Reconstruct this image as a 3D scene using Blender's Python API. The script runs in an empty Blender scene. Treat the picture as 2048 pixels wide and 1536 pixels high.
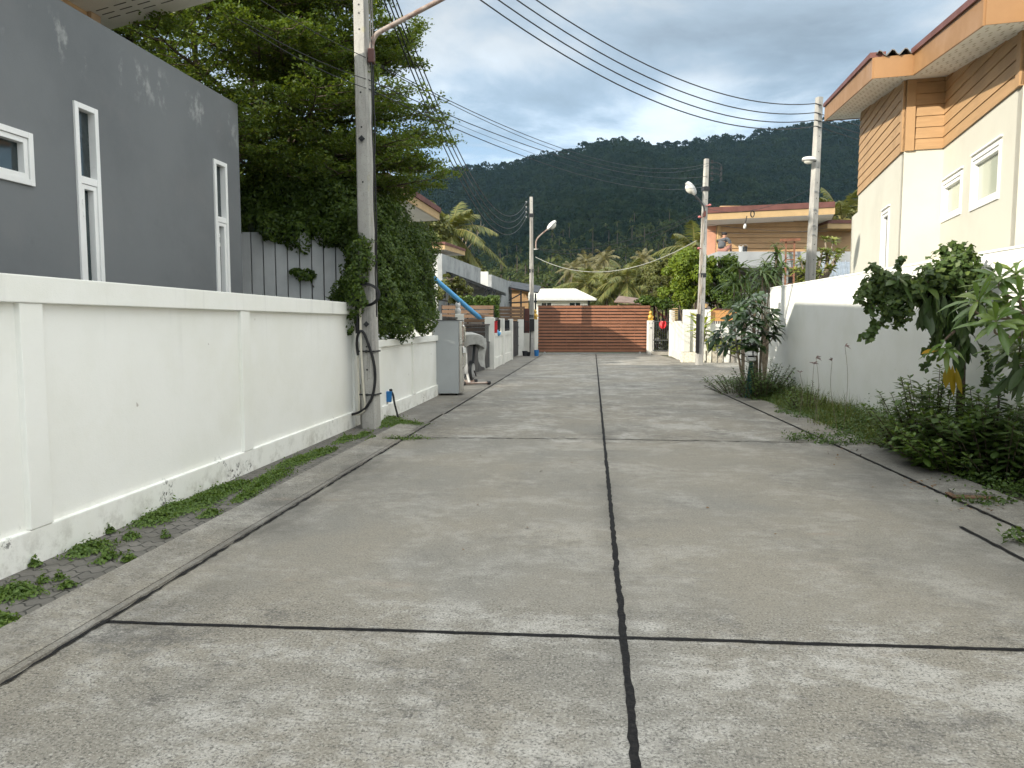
import bpy, math, random
import numpy as np
from mathutils import Vector, Matrix, noise as mnoise

S = bpy.context.scene
COL = S.collection
R = math.radians

# ------------------------------------------------------------------ camera
F_PX, HOR, CX, CY, CAM_H = 1480.0, 647.0, 1024.0, 768.0, 1.6
PITCH = math.atan((CY - HOR) / F_PX)
cam_d = bpy.data.cameras.new('camera')
cam = bpy.data.objects.new('camera', cam_d)
COL.objects.link(cam)
cam.location = (0, 0, CAM_H)
cam.rotation_euler = (R(90) - PITCH, 0, 0)
cam_d.sensor_width = 36.0
cam_d.lens = 36.0 * F_PX / 2048.0
cam_d.clip_start = 0.05
cam_d.clip_end = 9000.0
S.camera = cam

# ------------------------------------------------------------------ sun and sky
SUN_EL = R(23.0)
SUN_H = Vector((-0.84, -0.5426))                 # horizontal direction towards the sun
TO_SUN = Vector((SUN_H.x * math.cos(SUN_EL), SUN_H.y * math.cos(SUN_EL), math.sin(SUN_EL)))
sd = bpy.data.lights.new('sun', 'SUN')
sd.energy = 4.8
sd.angle = R(0.5)
sd.color = (1.0, 0.93, 0.80)
sun = bpy.data.objects.new('sun', sd)
COL.objects.link(sun)
sun.rotation_euler = (-TO_SUN).to_track_quat('-Z', 'Y').to_euler()

W = bpy.data.worlds.new('World')
S.world = W
W.use_nodes = True


def build_world():
    nt = W.node_tree
    nt.nodes.clear()
    N, L = nt.nodes.new, nt.links.new
    out = N('ShaderNodeOutputWorld')
    sky = N('ShaderNodeTexSky')
    sky.sky_type = 'NISHITA'
    sky.sun_disc = False
    sky.sun_elevation = SUN_EL
    sky.sun_rotation = math.atan2(SUN_H.x, SUN_H.y)
    bg = N('ShaderNodeBackground')
    bg.inputs['Strength'].default_value = 0.15
    L(sky.outputs[0], bg.inputs['Color'])
    tc = N('ShaderNodeTexCoord')
    sep = N('ShaderNodeSeparateXYZ')
    L(tc.outputs['Generated'], sep.inputs[0])

    def M(op, a, b=None, c=None, clamp=False):
        n = N('ShaderNodeMath')
        n.operation = op
        n.use_clamp = clamp
        for i, v in enumerate((a, b, c)):
            if v is None:
                continue
            if isinstance(v, (int, float)):
                n.inputs[i].default_value = v
            else:
                L(v, n.inputs[i])
        return n.outputs[0]

    def smooth(v, a, b):
        n = N('ShaderNodeMapRange')
        n.interpolation_type = 'SMOOTHSTEP'
        n.inputs['From Min'].default_value = a
        n.inputs['From Max'].default_value = b
        L(v, n.inputs['Value'])
        return n.outputs['Result']

    x, y, z = sep.outputs
    den = M('ADD', M('MAXIMUM', z, 0.0), 0.16)
    cu, cv = M('DIVIDE', x, den), M('DIVIDE', y, den)
    comb = N('ShaderNodeCombineXYZ')
    L(cu, comb.inputs[0]); L(cv, comb.inputs[1])
    comb.inputs[2].default_value = 3.7

    def nz(scale, detail, rough, off):
        mp = N('ShaderNodeMapping')
        mp.inputs['Location'].default_value = off
        L(comb.outputs[0], mp.inputs['Vector'])
        n = N('ShaderNodeTexNoise')
        n.inputs['Scale'].default_value = scale
        n.inputs['Detail'].default_value = detail
        n.inputs['Roughness'].default_value = rough
        n.inputs['Distortion'].default_value = 0.25
        L(mp.outputs[0], n.inputs['Vector'])
        return n.outputs['Fac']
    big = nz(0.55, 3, 0.5, (1.3, 0.2, 0))
    fine = nz(1.7, 8, 0.58, (4.1, 2.2, 0))
    soft = nz(0.9, 4, 0.5, (7.3, 5.1, 0))
    # cover: mostly cloud, thinner near the horizon ahead
    cov = M('ADD', M('MULTIPLY', fine, 0.62), M('MULTIPLY', big, 0.38))
    cov = M('ADD', cov, M('MULTIPLY', smooth(z, 0.16, 0.36), 0.26))
    cover = smooth(cov, 0.475, 0.580)
    # brightness of the cloud: grey bases, white lumps, and glow added high up, behind and sideways to fill shade
    lump = smooth(fine, 0.44, 0.62)
    low = M('SUBTRACT', 1.0, smooth(z, 0.2, 0.34))
    base = M('ADD', 0.34, M('MULTIPLY', soft, 0.30))
    val = M('ADD', base, M('MULTIPLY', M('MULTIPLY', lump, low), 0.27))
    val = M('ADD', val, M('MULTIPLY', M('SUBTRACT', fine, 0.5), 0.75))
    val = M('ADD', val, M('MULTIPLY', M('SUBTRACT', big, 0.5), 0.7))
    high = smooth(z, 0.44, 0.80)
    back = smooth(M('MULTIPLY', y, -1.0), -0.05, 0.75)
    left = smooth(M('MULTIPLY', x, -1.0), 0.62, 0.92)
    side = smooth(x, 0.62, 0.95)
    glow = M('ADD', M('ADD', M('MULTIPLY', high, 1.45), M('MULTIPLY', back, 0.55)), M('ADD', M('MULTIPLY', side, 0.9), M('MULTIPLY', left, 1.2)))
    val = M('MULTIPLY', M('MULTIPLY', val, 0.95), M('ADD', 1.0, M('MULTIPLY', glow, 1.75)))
    cr = N('ShaderNodeMix')
    cr.data_type = 'RGBA'
    cr.inputs['A'].default_value = (0.66, 0.90, 1.16, 1)
    cr.inputs['B'].default_value = (0.97, 1.0, 1.01, 1)
    L(M('ADD', M('MULTIPLY', lump, 0.45), M('MULTIPLY', smooth(z, 0.18, 0.5), 0.5), clamp=True), cr.inputs['Factor'])
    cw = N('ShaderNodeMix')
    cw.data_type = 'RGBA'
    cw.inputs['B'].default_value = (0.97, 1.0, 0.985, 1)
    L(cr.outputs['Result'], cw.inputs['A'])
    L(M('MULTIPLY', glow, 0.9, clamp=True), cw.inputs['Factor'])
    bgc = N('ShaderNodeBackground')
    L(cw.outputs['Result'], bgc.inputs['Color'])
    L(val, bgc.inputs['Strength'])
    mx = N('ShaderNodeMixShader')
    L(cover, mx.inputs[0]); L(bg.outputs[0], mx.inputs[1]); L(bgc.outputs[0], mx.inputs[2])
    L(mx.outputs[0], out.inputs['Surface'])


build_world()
vs = S.view_settings
S.display_settings.display_device = 'sRGB'
vs.view_transform = 'Standard'
vs.look = 'None'
vs.exposure = 0.60
vs.gamma = 1.0
vs.use_curve_mapping = False
S.cycles.max_bounces = 8
S.cycles.diffuse_bounces = 4
S.cycles.transparent_max_bounces = 8
S.cycles.volume_bounces = 1
S.cycles.use_denoising = True
S.cycles.caustics_reflective = False
S.cycles.caustics_refractive = False

# ------------------------------------------------------------------ helpers: measuring
cp, sp = math.cos(PITCH), math.sin(PITCH)


def P(px, py, Y):
    """Point seen at photograph pixel (px,py) at distance Y down the street."""
    a, v = (px - CX) / F_PX, (CY - py) / F_PX
    dy, dz = cp + v * sp, -sp + v * cp
    t = Y / dy
    return Vector((a * t, Y, CAM_H + dz * t))


def G(px, py, z=0.0):
    a, v = (px - CX) / F_PX, (CY - py) / F_PX
    dy, dz = cp + v * sp, -sp + v * cp
    t = (z - CAM_H) / dz
    return Vector((a * t, dy * t, z))


# ------------------------------------------------------------------ helpers: objects
ORG = {}


def tag(o, label=None, cat=None, group=None, kind=None):
    if label: o['label'] = label
    if cat: o['category'] = cat
    if group: o['group'] = group
    if kind: o['kind'] = kind
    return o


def thing(name, label, cat, loc=(0, 0, 0), group=None):
    o = bpy.data.objects.new(name, None)
    COL.objects.link(o)
    o.location = loc
    o.empty_display_size = 0.2
    ORG[o.name] = Vector(loc)
    return tag(o, label, cat, group)


def link_mesh(name, me, mat, parent=None):
    o = bpy.data.objects.new(name, me)
    COL.objects.link(o)
    if mat: me.materials.append(mat)
    org = Vector((0, 0, 0))
    if parent is not None:
        o.parent = parent
        org = ORG[parent.name]
    ORG[o.name] = org
    if org.length > 0:
        me.transform(Matrix.Translation(-org))
    return o


def np_mesh(name, V, F, mat, parent=None, smooth=False):
    V = np.asarray(V, dtype=np.float32); F = np.asarray(F, dtype=np.int32)
    me = bpy.data.meshes.new(name)
    k = F.shape[1]
    me.vertices.add(len(V)); me.vertices.foreach_set('co', V.ravel())
    me.loops.add(F.size); me.loops.foreach_set('vertex_index', F.ravel())
    me.polygons.add(len(F)); me.polygons.foreach_set('loop_start', np.arange(0, F.size, k, dtype=np.int32))
    if smooth:
        me.polygons.foreach_set('use_smooth', np.ones(len(F), dtype=bool))
    me.update(calc_edges=True)
    return link_mesh(name, me, mat, parent)


class MB:
    def __init__(s):
        s.v, s.f = [], []

    def add(s, vs, fs):
        b = len(s.v)
        s.v += [Vector(v) for v in vs]
        s.f += [[b + i for i in f] for f in fs]
        return s

    def quad(s, a, b, c, d): return s.add([a, b, c, d], [(0, 1, 2, 3)])

    def hexa(s, p):     # 8 points: bottom ring 0-3 (ccw from above), top ring 4-7
        return s.add(p, [(3, 2, 1, 0), (4, 5, 6, 7), (0, 1, 5, 4), (1, 2, 6, 5), (2, 3, 7, 6), (3, 0, 4, 7)])

    def box(s, c, size, ax=(1, 0)):
        """box centred on c; ax = horizontal unit direction of its local x."""
        ux = Vector((ax[0], ax[1], 0)).normalized(); uy = Vector((-ux.y, ux.x, 0)); uz = Vector((0, 0, 1))
        c = Vector(c); hx, hy, hz = size[0] / 2, size[1] / 2, size[2] / 2
        p = [c + ux * a * hx + uy * b * hy + uz * d * hz for d in (-1, 1) for a, b in ((-1, -1), (1, -1), (1, 1), (-1, 1))]
        return s.hexa(p)

    def bb(s, x0, x1, y0, y1, z0, z1):
        return s.box(((x0 + x1) / 2, (y0 + y1) / 2, (z0 + z1) / 2), (x1 - x0, y1 - y0, z1 - z0))

    def slab(s, a, b, w, z0, z1, side=0.0):
        """wall-like box along plan line a-b, thickness w (side: -1 left, 0 centred, 1 right)"""
        a, b = Vector((a[0], a[1], 0)), Vector((b[0], b[1], 0))
        d = (b - a).normalized(); n = Vector((d.y, -d.x, 0))
        o0, o1 = n * (w * (side - 1) / 2), n * (w * (side + 1) / 2)
        ring = [a + o0, a + o1, b + o1, b + o0]
        return s.hexa([Vector((q.x, q.y, z0)) for q in ring] + [Vector((q.x, q.y, z1)) for q in ring])

    def bar(s, a, b, w, h=None, up=(0, 0, 1)):
        h = h or w
        a, b = Vector(a), Vector(b)
        d = (b - a).normalized(); up = Vector(up)
        if abs(d.dot(up)) > 0.98: up = Vector((0, 1, 0))
        x = d.cross(up).normalized(); y = x.cross(d)
        ring = [(-1, -1), (1, -1), (1, 1), (-1, 1)]
        return s.hexa([a + x * i * w / 2 + y * j * h / 2 for i, j in ring] + [b + x * i * w / 2 + y * j * h / 2 for i, j in ring])

    def tube(s, pts, r, n=8, cap=True):
        pts = [Vector(p) for p in pts]
        rr = r if isinstance(r, (list, tuple)) else [r] * len(pts)
        b0 = len(s.v); prev = None
        for i, p in enumerate(pts):
            d = (pts[min(i + 1, len(pts) - 1)] - pts[max(i - 1, 0)]).normalized()
            if prev is None:
                x = d.orthogonal().normalized()
            else:
                x = (prev - d * prev.dot(d))
                x = x.normalized() if x.length > 1e-6 else d.orthogonal().normalized()
            prev = x; y = d.cross(x)
            for k in range(n):
                t = 2 * math.pi * k / n
                s.v.append(p + (x * math.cos(t) + y * math.sin(t)) * rr[i])
        for i in range(len(pts) - 1):
            for k in range(n):
                k2 = (k + 1) % n
                s.f.append([b0 + i * n + k, b0 + i * n + k2, b0 + (i + 1) * n + k2, b0 + (i + 1) * n + k])
        if cap:
            s.f.append([b0 + k for k in range(n)][::-1])
            s.f.append([b0 + (len(pts) - 1) * n + k for k in range(n)])
        return s

    def lathe(s, c, prof, n=14, axis=(0, 0, 1)):
        ax = Vector(axis).normalized()
        c = Vector(c)
        return s.tube([c + ax * z for _, z in prof], [max(r, 1e-4) for r, _ in prof], n) if False else s._lathe(c, prof, n, ax)

    def _lathe(s, c, prof, n, ax):
        x = ax.orthogonal().normalized(); y = ax.cross(x); b0 = len(s.v)
        for r, z in prof:
            for k in range(n):
                t = 2 * math.pi * k / n
                s.v.append(c + ax * z + (x * math.cos(t) + y * math.sin(t)) * max(r, 1e-4))
        for i in range(len(prof) - 1):
            for k in range(n):
                k2 = (k + 1) % n
                s.f.append([b0 + i * n + k, b0 + i * n + k2, b0 + (i + 1) * n + k2, b0 + (i + 1) * n + k])
        s.f.append([b0 + k for k in range(n)][::-1])
        s.f.append([b0 + (len(prof) - 1) * n + k for k in range(n)])
        return s

    def prism(s, poly, ext):
        """poly: 3-D points of a planar outline; ext: extrusion vector"""
        ext = Vector(ext); p = [Vector(q) for q in poly]; n = len(p)
        return s.add(p + [q + ext for q in p],
                     [tuple(range(n))[::-1], tuple(range(n, 2 * n))] + [(i, (i + 1) % n, n + (i + 1) % n, n + i) for i in range(n)])

    def build(s, name, mat, parent=None, smooth=False, bevel=0.0):
        me = bpy.data.meshes.new(name)
        me.from_pydata([tuple(v) for v in s.v], [], s.f)
        me.update()
        import bmesh
        bm = bmesh.new(); bm.from_mesh(me)
        bmesh.ops.recalc_face_normals(bm, faces=bm.faces)
        if bevel > 0:
            bmesh.ops.bevel(bm, geom=[e for e in bm.edges if e.calc_face_angle(0) > 0.6], offset=bevel, segments=2, affect='EDGES', profile=0.6)
        if smooth:
            for f in bm.faces: f.smooth = True
            for e in bm.edges:
                if e.calc_face_angle(0) > 0.7: e.smooth = False
        bm.to_mesh(me); bm.free()
        return link_mesh(name, me, mat, parent)


def wall_open(mb, A, B, z0, z1, th, openings, inward):
    """upright wall panel from plan point A to B with rectangular openings (u0,u1,z0,z1), reveals th deep towards 'inward'"""
    A, B = Vector((A[0], A[1], 0)), Vector((B[0], B[1], 0))
    Lw = (B - A).length; u = (B - A) / Lw; inn = Vector((inward[0], inward[1], 0)).normalized() * th

    def pt(a, z, d=0.0): return A + u * a + Vector((0, 0, z)) + inn * d
    us = sorted({0, Lw, *[o[0] for o in openings], *[o[1] for o in openings]})
    zs = sorted({z0, z1, *[o[2] for o in openings], *[o[3] for o in openings]})
    for i in range(len(us) - 1):
        for j in range(len(zs) - 1):
            um, zm = (us[i] + us[i + 1]) / 2, (zs[j] + zs[j + 1]) / 2
            if any(o[0] < um < o[1] and o[2] < zm < o[3] for o in openings): continue
            for d in (0, 1):
                mb.quad(pt(us[i], zs[j], d), pt(us[i + 1], zs[j], d), pt(us[i + 1], zs[j + 1], d), pt(us[i], zs[j + 1], d))
    for o in list(openings) + [(0, Lw, z0, z1)]:
        a, b, c, d = o
        for (p, q), (r_, s_) in (((a, c), (b, c)), ((b, c), (b, d)), ((b, d), (a, d)), ((a, d), (a, c))):
            mb.quad(pt(p, q), pt(r_, s_), pt(r_, s_, 1), pt(p, q, 1))
    return u, pt


def catenary(a, b, sag, n=24):
    a, b = Vector(a), Vector(b)
    return [a.lerp(b, t) - Vector((0, 0, sag * 4 * t * (1 - t))) for t in (i / n for i in range(n + 1))]


# ------------------------------------------------------------------ helpers: materials
def nodes(name):
    m = bpy.data.materials.new(name)
    m.use_nodes = True
    nt = m.node_tree
    b = nt.nodes['Principled BSDF']
    return m, nt, b


class NT:
    def __init__(s, nt):
        s.nt = nt

    def n(s, t, **kw):
        o = s.nt.nodes.new(t)
        for k, v in kw.items(): setattr(o, k, v)
        return o

    def l(s, a, b): s.nt.links.new(a, b)

    def math(s, op, a, b=None, clamp=False):
        n = s.n('ShaderNodeMath', operation=op, use_clamp=clamp)
        for i, v in enumerate((a, b)):
            if v is None: continue
            if isinstance(v, (int, float)): n.inputs[i].default_value = v
            else: s.l(v, n.inputs[i])
        return n.outputs[0]

    def noise(s, vec, scale, detail=4, rough=0.55, sc=(1, 1, 1), loc=(0, 0, 0), rot=(0, 0, 0), dist=0.0):
        mp = s.n('ShaderNodeMapping')
        mp.inputs['Scale'].default_value = sc; mp.inputs['Location'].default_value = loc; mp.inputs['Rotation'].default_value = rot
        s.l(vec, mp.inputs['Vector'])
        t = s.n('ShaderNodeTexNoise')
        t.inputs['Scale'].default_value = scale; t.inputs['Detail'].default_value = detail
        t.inputs['Roughness'].default_value = rough; t.inputs['Distortion'].default_value = dist
        s.l(mp.outputs[0], t.inputs['Vector'])
        return t.outputs['Fac']

    def ramp(s, v, a, b, lo=0.0, hi=1.0):
        n = s.n('ShaderNodeMapRange', interpolation_type='SMOOTHSTEP')
        n.inputs['From Min'].default_value = a; n.inputs['From Max'].default_value = b
        n.inputs['To Min'].default_value = lo; n.inputs['To Max'].default_value = hi
        s.l(v, n.inputs['Value'])
        return n.outputs['Result']

    def mix(s, f, a, b, blend='MIX'):
        n = s.n('ShaderNodeMix', data_type='RGBA', blend_type=blend)
        for k, v in (('Factor', f), ('A', a), ('B', b)):
            if isinstance(v, (int, float)): n.inputs[k].default_value = v
            elif isinstance(v, tuple): n.inputs[k].default_value = (*v[:3], 1)
            else: s.l(v, n.inputs[k])
        return n.outputs['Result']

    def bump(s, h, strength, dist=0.02):
        n = s.n('ShaderNodeBump')
        n.inputs['Strength'].default_value = strength; n.inputs['Distance'].default_value = dist
        s.l(h, n.inputs['Height'])
        return n.outputs['Normal']

    def pos(s): return s.n('ShaderNodeNewGeometry').outputs['Position']


def pmat(name, c, rough=0.6, var=0.18, scale=2.0, c2=None, bump=0.0, bscale=40, metal=0.0, spec=0.4, streak=0.0):
    """paint, plaster, metal, plastic: a base colour that varies in soft patches, fine grain, optional vertical streaks"""
    m, nt, b = nodes(name); T = NT(nt); p = T.pos()
    f = T.noise(p, scale, 6, 0.6)
    c2 = c2 or tuple(x * (1 - var * 1.6) for x in c)
    col = T.mix(T.ramp(f, 0.38, 0.72), c, c2)
    g = T.noise(p, 60, 2, 0.5)
    col = T.mix(T.ramp(g, 0.3, 0.7, 0.0, var * 0.6), col, tuple(x * 0.75 for x in c))
    if streak:
        st = T.noise(p, 1.6, 5, 0.6, sc=(3, 3, 0.22))
        col = T.mix(T.ramp(st, 0.55, 0.8, 0, streak), col, tuple(x * 0.45 for x in c))
    T.l(col, b.inputs['Base Color'])
    T.l(T.ramp(f, 0.3, 0.7, max(rough - 0.08, 0.05), min(rough + 0.08, 1)), b.inputs['Roughness'])
    b.inputs['Metallic'].default_value = metal
    b.inputs['Specular IOR Level'].default_value = spec
    if bump:
        T.l(T.bump(T.noise(p, bscale, 4, 0.6), bump, 0.01), b.inputs['Normal'])
    return m


def leafmat(name, c1, c2, c3, trans=0.35, rough=0.5, spec=0.35, patch=1.1):
    """leaves: each leaf its own tint between c1, c2 and now and then c3; some light comes through"""
    m, nt, b = nodes(name); T = NT(nt)
    g = T.n('ShaderNodeNewGeometry')
    r = T.n('ShaderNodeValToRGB')
    e = r.color_ramp.elements
    e[0].color = (*c1, 1); e[1].color = (*c3, 1); e[1].position = 1.0
    k = e.new(0.55); k.color = (*c2, 1)
    k2 = e.new(0.9); k2.color = tuple(0.5 * (a + b_) for a, b_ in zip(c2, c3)) + (1,)
    T.l(g.outputs['Random Per Island'], r.inputs[0])
    cl = T.noise(g.outputs['Position'], patch, 3)
    col = T.mix(T.ramp(cl, 0.35, 0.7), r.outputs[0], T.mix(0.5, r.outputs[0], c2))
    if patch < 0.5:     # whole crowns differ
        col = T.mix(T.ramp(cl, 0.46, 0.60), T.mix(1.0, col, (0.75, 0.80, 0.85), 'MULTIPLY'), T.mix(0.5, col, c3))
    T.l(col, b.inputs['Base Color'])
    b.inputs['Roughness'].default_value = rough
    b.inputs['Specular IOR Level'].default_value = spec
    tr = T.n('ShaderNodeBsdfTranslucent')
    tc = T.mix(1.0, col, (1.35, 1.25, 0.55), 'MULTIPLY')
    T.l(tc, tr.inputs['Color'])
    mx = T.n('ShaderNodeMixShader'); mx.inputs[0].default_value = trans
    out = nt.nodes['Material Output']
    T.l(b.outputs[0], mx.inputs[1]); T.l(tr.outputs[0], mx.inputs[2]); T.l(mx.outputs[0], out.inputs['Surface'])
    return m


# ------------------------------------------------------------------ helpers: leaves
rng = np.random.default_rng(7)


def unit(v):
    return v / np.maximum(np.linalg.norm(v, axis=-1, keepdims=True), 1e-9)


def rhombs(pos, nrm, size, aspect=0.5, jitter=0.6):
    """one small pointed leaf (4 corners) at every position, facing roughly along nrm"""
    n = len(pos)
    nn = unit(nrm + rng.normal(0, jitter, (n, 3)))
    t = unit(np.cross(nn, rng.normal(0, 1, (n, 3))))
    b = np.cross(nn, t)
    s = (size if np.ndim(size) else np.full(n, size)) * rng.uniform(0.7, 1.3, n)
    s = s[:, None]
    V = np.stack([pos - t * s * 0.5, pos + b * s * aspect * 0.5 + nn * s * 0.08, pos + t * s * 0.5, pos - b * s * aspect * 0.5 + nn * s * 0.08], 1)
    return V.reshape(-1, 3), np.arange(n * 4).reshape(n, 4)


def blades(base, dirs, side, L, Wd, droop, fold=0.25, shape=(0.0, 0.75, 1.0, 0.8, 0.0), fshift=0.0):
    """long leaves: midrib of 5 stations curving down, two halves folded along it. All arrays (n,3)/(n,)"""
    n = len(base); k = len(shape)
    dirs = unit(dirs); side = unit(side - dirs * np.sum(side * dirs, 1, keepdims=True))
    up = np.cross(side, dirs)
    L = np.broadcast_to(L, (n,)); Wd = np.broadcast_to(Wd, (n,)); droop = np.broadcast_to(droop, (n,))
    rows = []
    for i, w in enumerate(shape):
        t = i / (k - 1)
        mid = base + dirs * (L * t)[:, None] - np.array([0, 0, 1.0]) * (droop * L * t * t)[:, None]
        hw = (Wd * w * 0.5)[:, None]
        lift = up * (hw * fold)
        rows.append(np.stack([mid - side * hw + lift, mid, mid + side * hw + lift], 1))
    V = np.stack(rows, 1).reshape(n, k * 3, 3)
    fs = []
    for i in range(k - 1):
        a = i * 3
        fs += [(a, a + 1, a + 4, a + 3), (a + 1, a + 2, a + 5, a + 4)]
    F = (np.array(fs)[None] + (np.arange(n) * k * 3)[:, None, None]).reshape(-1, 4)
    return V.reshape(-1, 3), F


def whorls(centers, axes, per, L, Wd, droop, spread=1.1, **kw):
    """rosettes of long leaves at branch tips"""
    B, D, Sd = [], [], []
    for c, a in zip(centers, axes):
        a = Vector(a).normalized(); x = a.orthogonal().normalized(); y = a.cross(x)
        m = per + random.randint(-2, 2)
        for i in range(m):
            t = i * 2.39996 + random.uniform(-0.2, 0.2)
            el = spread * (0.45 + 0.65 * (i / m)) + random.uniform(-0.12, 0.12)
            r = x * math.cos(t) + y * math.sin(t)
            d = a * math.cos(el) + r * math.sin(el)
            B.append(Vector(c) - a * (0.05 * i / m)); D.append(d); Sd.append(a.cross(d) if a.cross(d).length > 1e-4 else x)
    n = len(B)
    return blades(np.array(B), np.array(D), np.array(Sd), L * rng.uniform(0.7, 1.15, n), Wd * rng.uniform(0.8, 1.15, n), droop * rng.uniform(0.5, 1.5, n), **kw)


def cat(*parts):
    V, F, o = [], [], 0
    for v, f in parts:
        V.append(v); F.append(f + o); o += len(v)
    return np.concatenate(V), np.concatenate(F)


def shell_points(n, f, lo=0.0, rough=None):
    """points in/near the surface of lumpy ellipsoids: f = list of (center, radii); returns positions and outward normals"""
    w = np.array([r[0] * r[1] + r[1] * r[2] + r[0] * r[2] for _, r in f]); w = w / w.sum()
    idx = rng.choice(len(f), n, p=w)
    C = np.array([c for c, _ in f])[idx]; Rr = np.array([r for _, r in f])[idx]
    d = unit(rng.normal(0, 1, (n, 3)))
    rad = 1 - np.abs(rng.normal(0, 0.16, n)) + rng.normal(0, 0.05, n)
    rad = np.where(rng.random(n) < 0.05, rad + rng.uniform(0.05, 0.28, n), rad)
    rad = np.clip(rad, lo, 1.35)[:, None]
    pos, nn = C + d * Rr * rad, unit(d / Rr)
    if rough:      # ragged surface: clumps stand out, hollows fall in
        k = np.array([mnoise.noise(Vector(p) * rough[0]) + 0.6 * mnoise.noise(Vector(p) * rough[0] * 2.7) for p in pos])
        pos = pos + nn * (k * rough[1])[:, None]
        keep = (k > -0.42) | (rng.random(n) < 0.45)
        pos, nn = pos[keep], nn[keep]
    return pos, nn

# ================================================================== materials
WHITE = (0.82, 0.82, 0.785)


def wall_paint(name, c, dirt=0.6, ztop=1.9, foot=0.35):
    """white masonry paint: grime and mould at the foot, faint runs below the coping, a few chips"""
    m, nt, b = nodes(name); T = NT(nt); p = T.pos()
    sep = T.n('ShaderNodeSeparateXYZ'); T.l(p, sep.inputs[0]); z = sep.outputs[2]
    f = T.noise(p, 1.2, 5, 0.6)
    col = T.mix(T.ramp(f, 0.35, 0.75), c, tuple(x * k for x, k in zip(c, (0.93, 0.93, 0.9))))
    runs = T.noise(p, 2.0, 6, 0.65, sc=(2.5, 2.5, 0.16))
    col = T.mix(T.math('MULTIPLY', T.ramp(runs, 0.52, 0.8), T.ramp(z, ztop - 1.3, ztop, 0.0, 0.34)), col, tuple(x * 0.5 for x in c))
    mould = T.noise(p, 5.5, 8, 0.7)
    low = T.ramp(z, foot, 0.0)
    col = T.mix(T.math('MULTIPLY', T.ramp(mould, 0.45, 0.66, 0, dirt), low), col, (0.20, 0.18, 0.13))
    spots = T.noise(p, 2.3, 3, 0.6)
    fleck = T.noise(p, 26, 4, 0.7)
    col = T.mix(T.math('MULTIPLY', T.math('MULTIPLY', T.ramp(spots, 0.60, 0.66), T.ramp(fleck, 0.52, 0.60)), T.ramp(z, foot * 0.95, foot * 0.45, 0.0, 0.9)), col, (0.06, 0.055, 0.05))
    chips = T.noise(p, 9, 2, 0.5)
    col = T.mix(T.ramp(chips, 0.765, 0.785, 0, 0.55), col, (0.25, 0.2, 0.16))
    T.l(col, b.inputs['Base Color'])
    b.inputs['Roughness'].default_value = 0.65
    b.inputs['Specular IOR Level'].default_value = 0.3
    h = T.math('ADD', T.noise(p, 7, 5, 0.6), T.math('MULTIPLY', T.noise(p, 120, 2), 0.25))
    T.l(T.bump(h, 0.25, 0.012), b.inputs['Normal'])
    return m


ROAD_ANG = math.atan(0.109)


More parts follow.
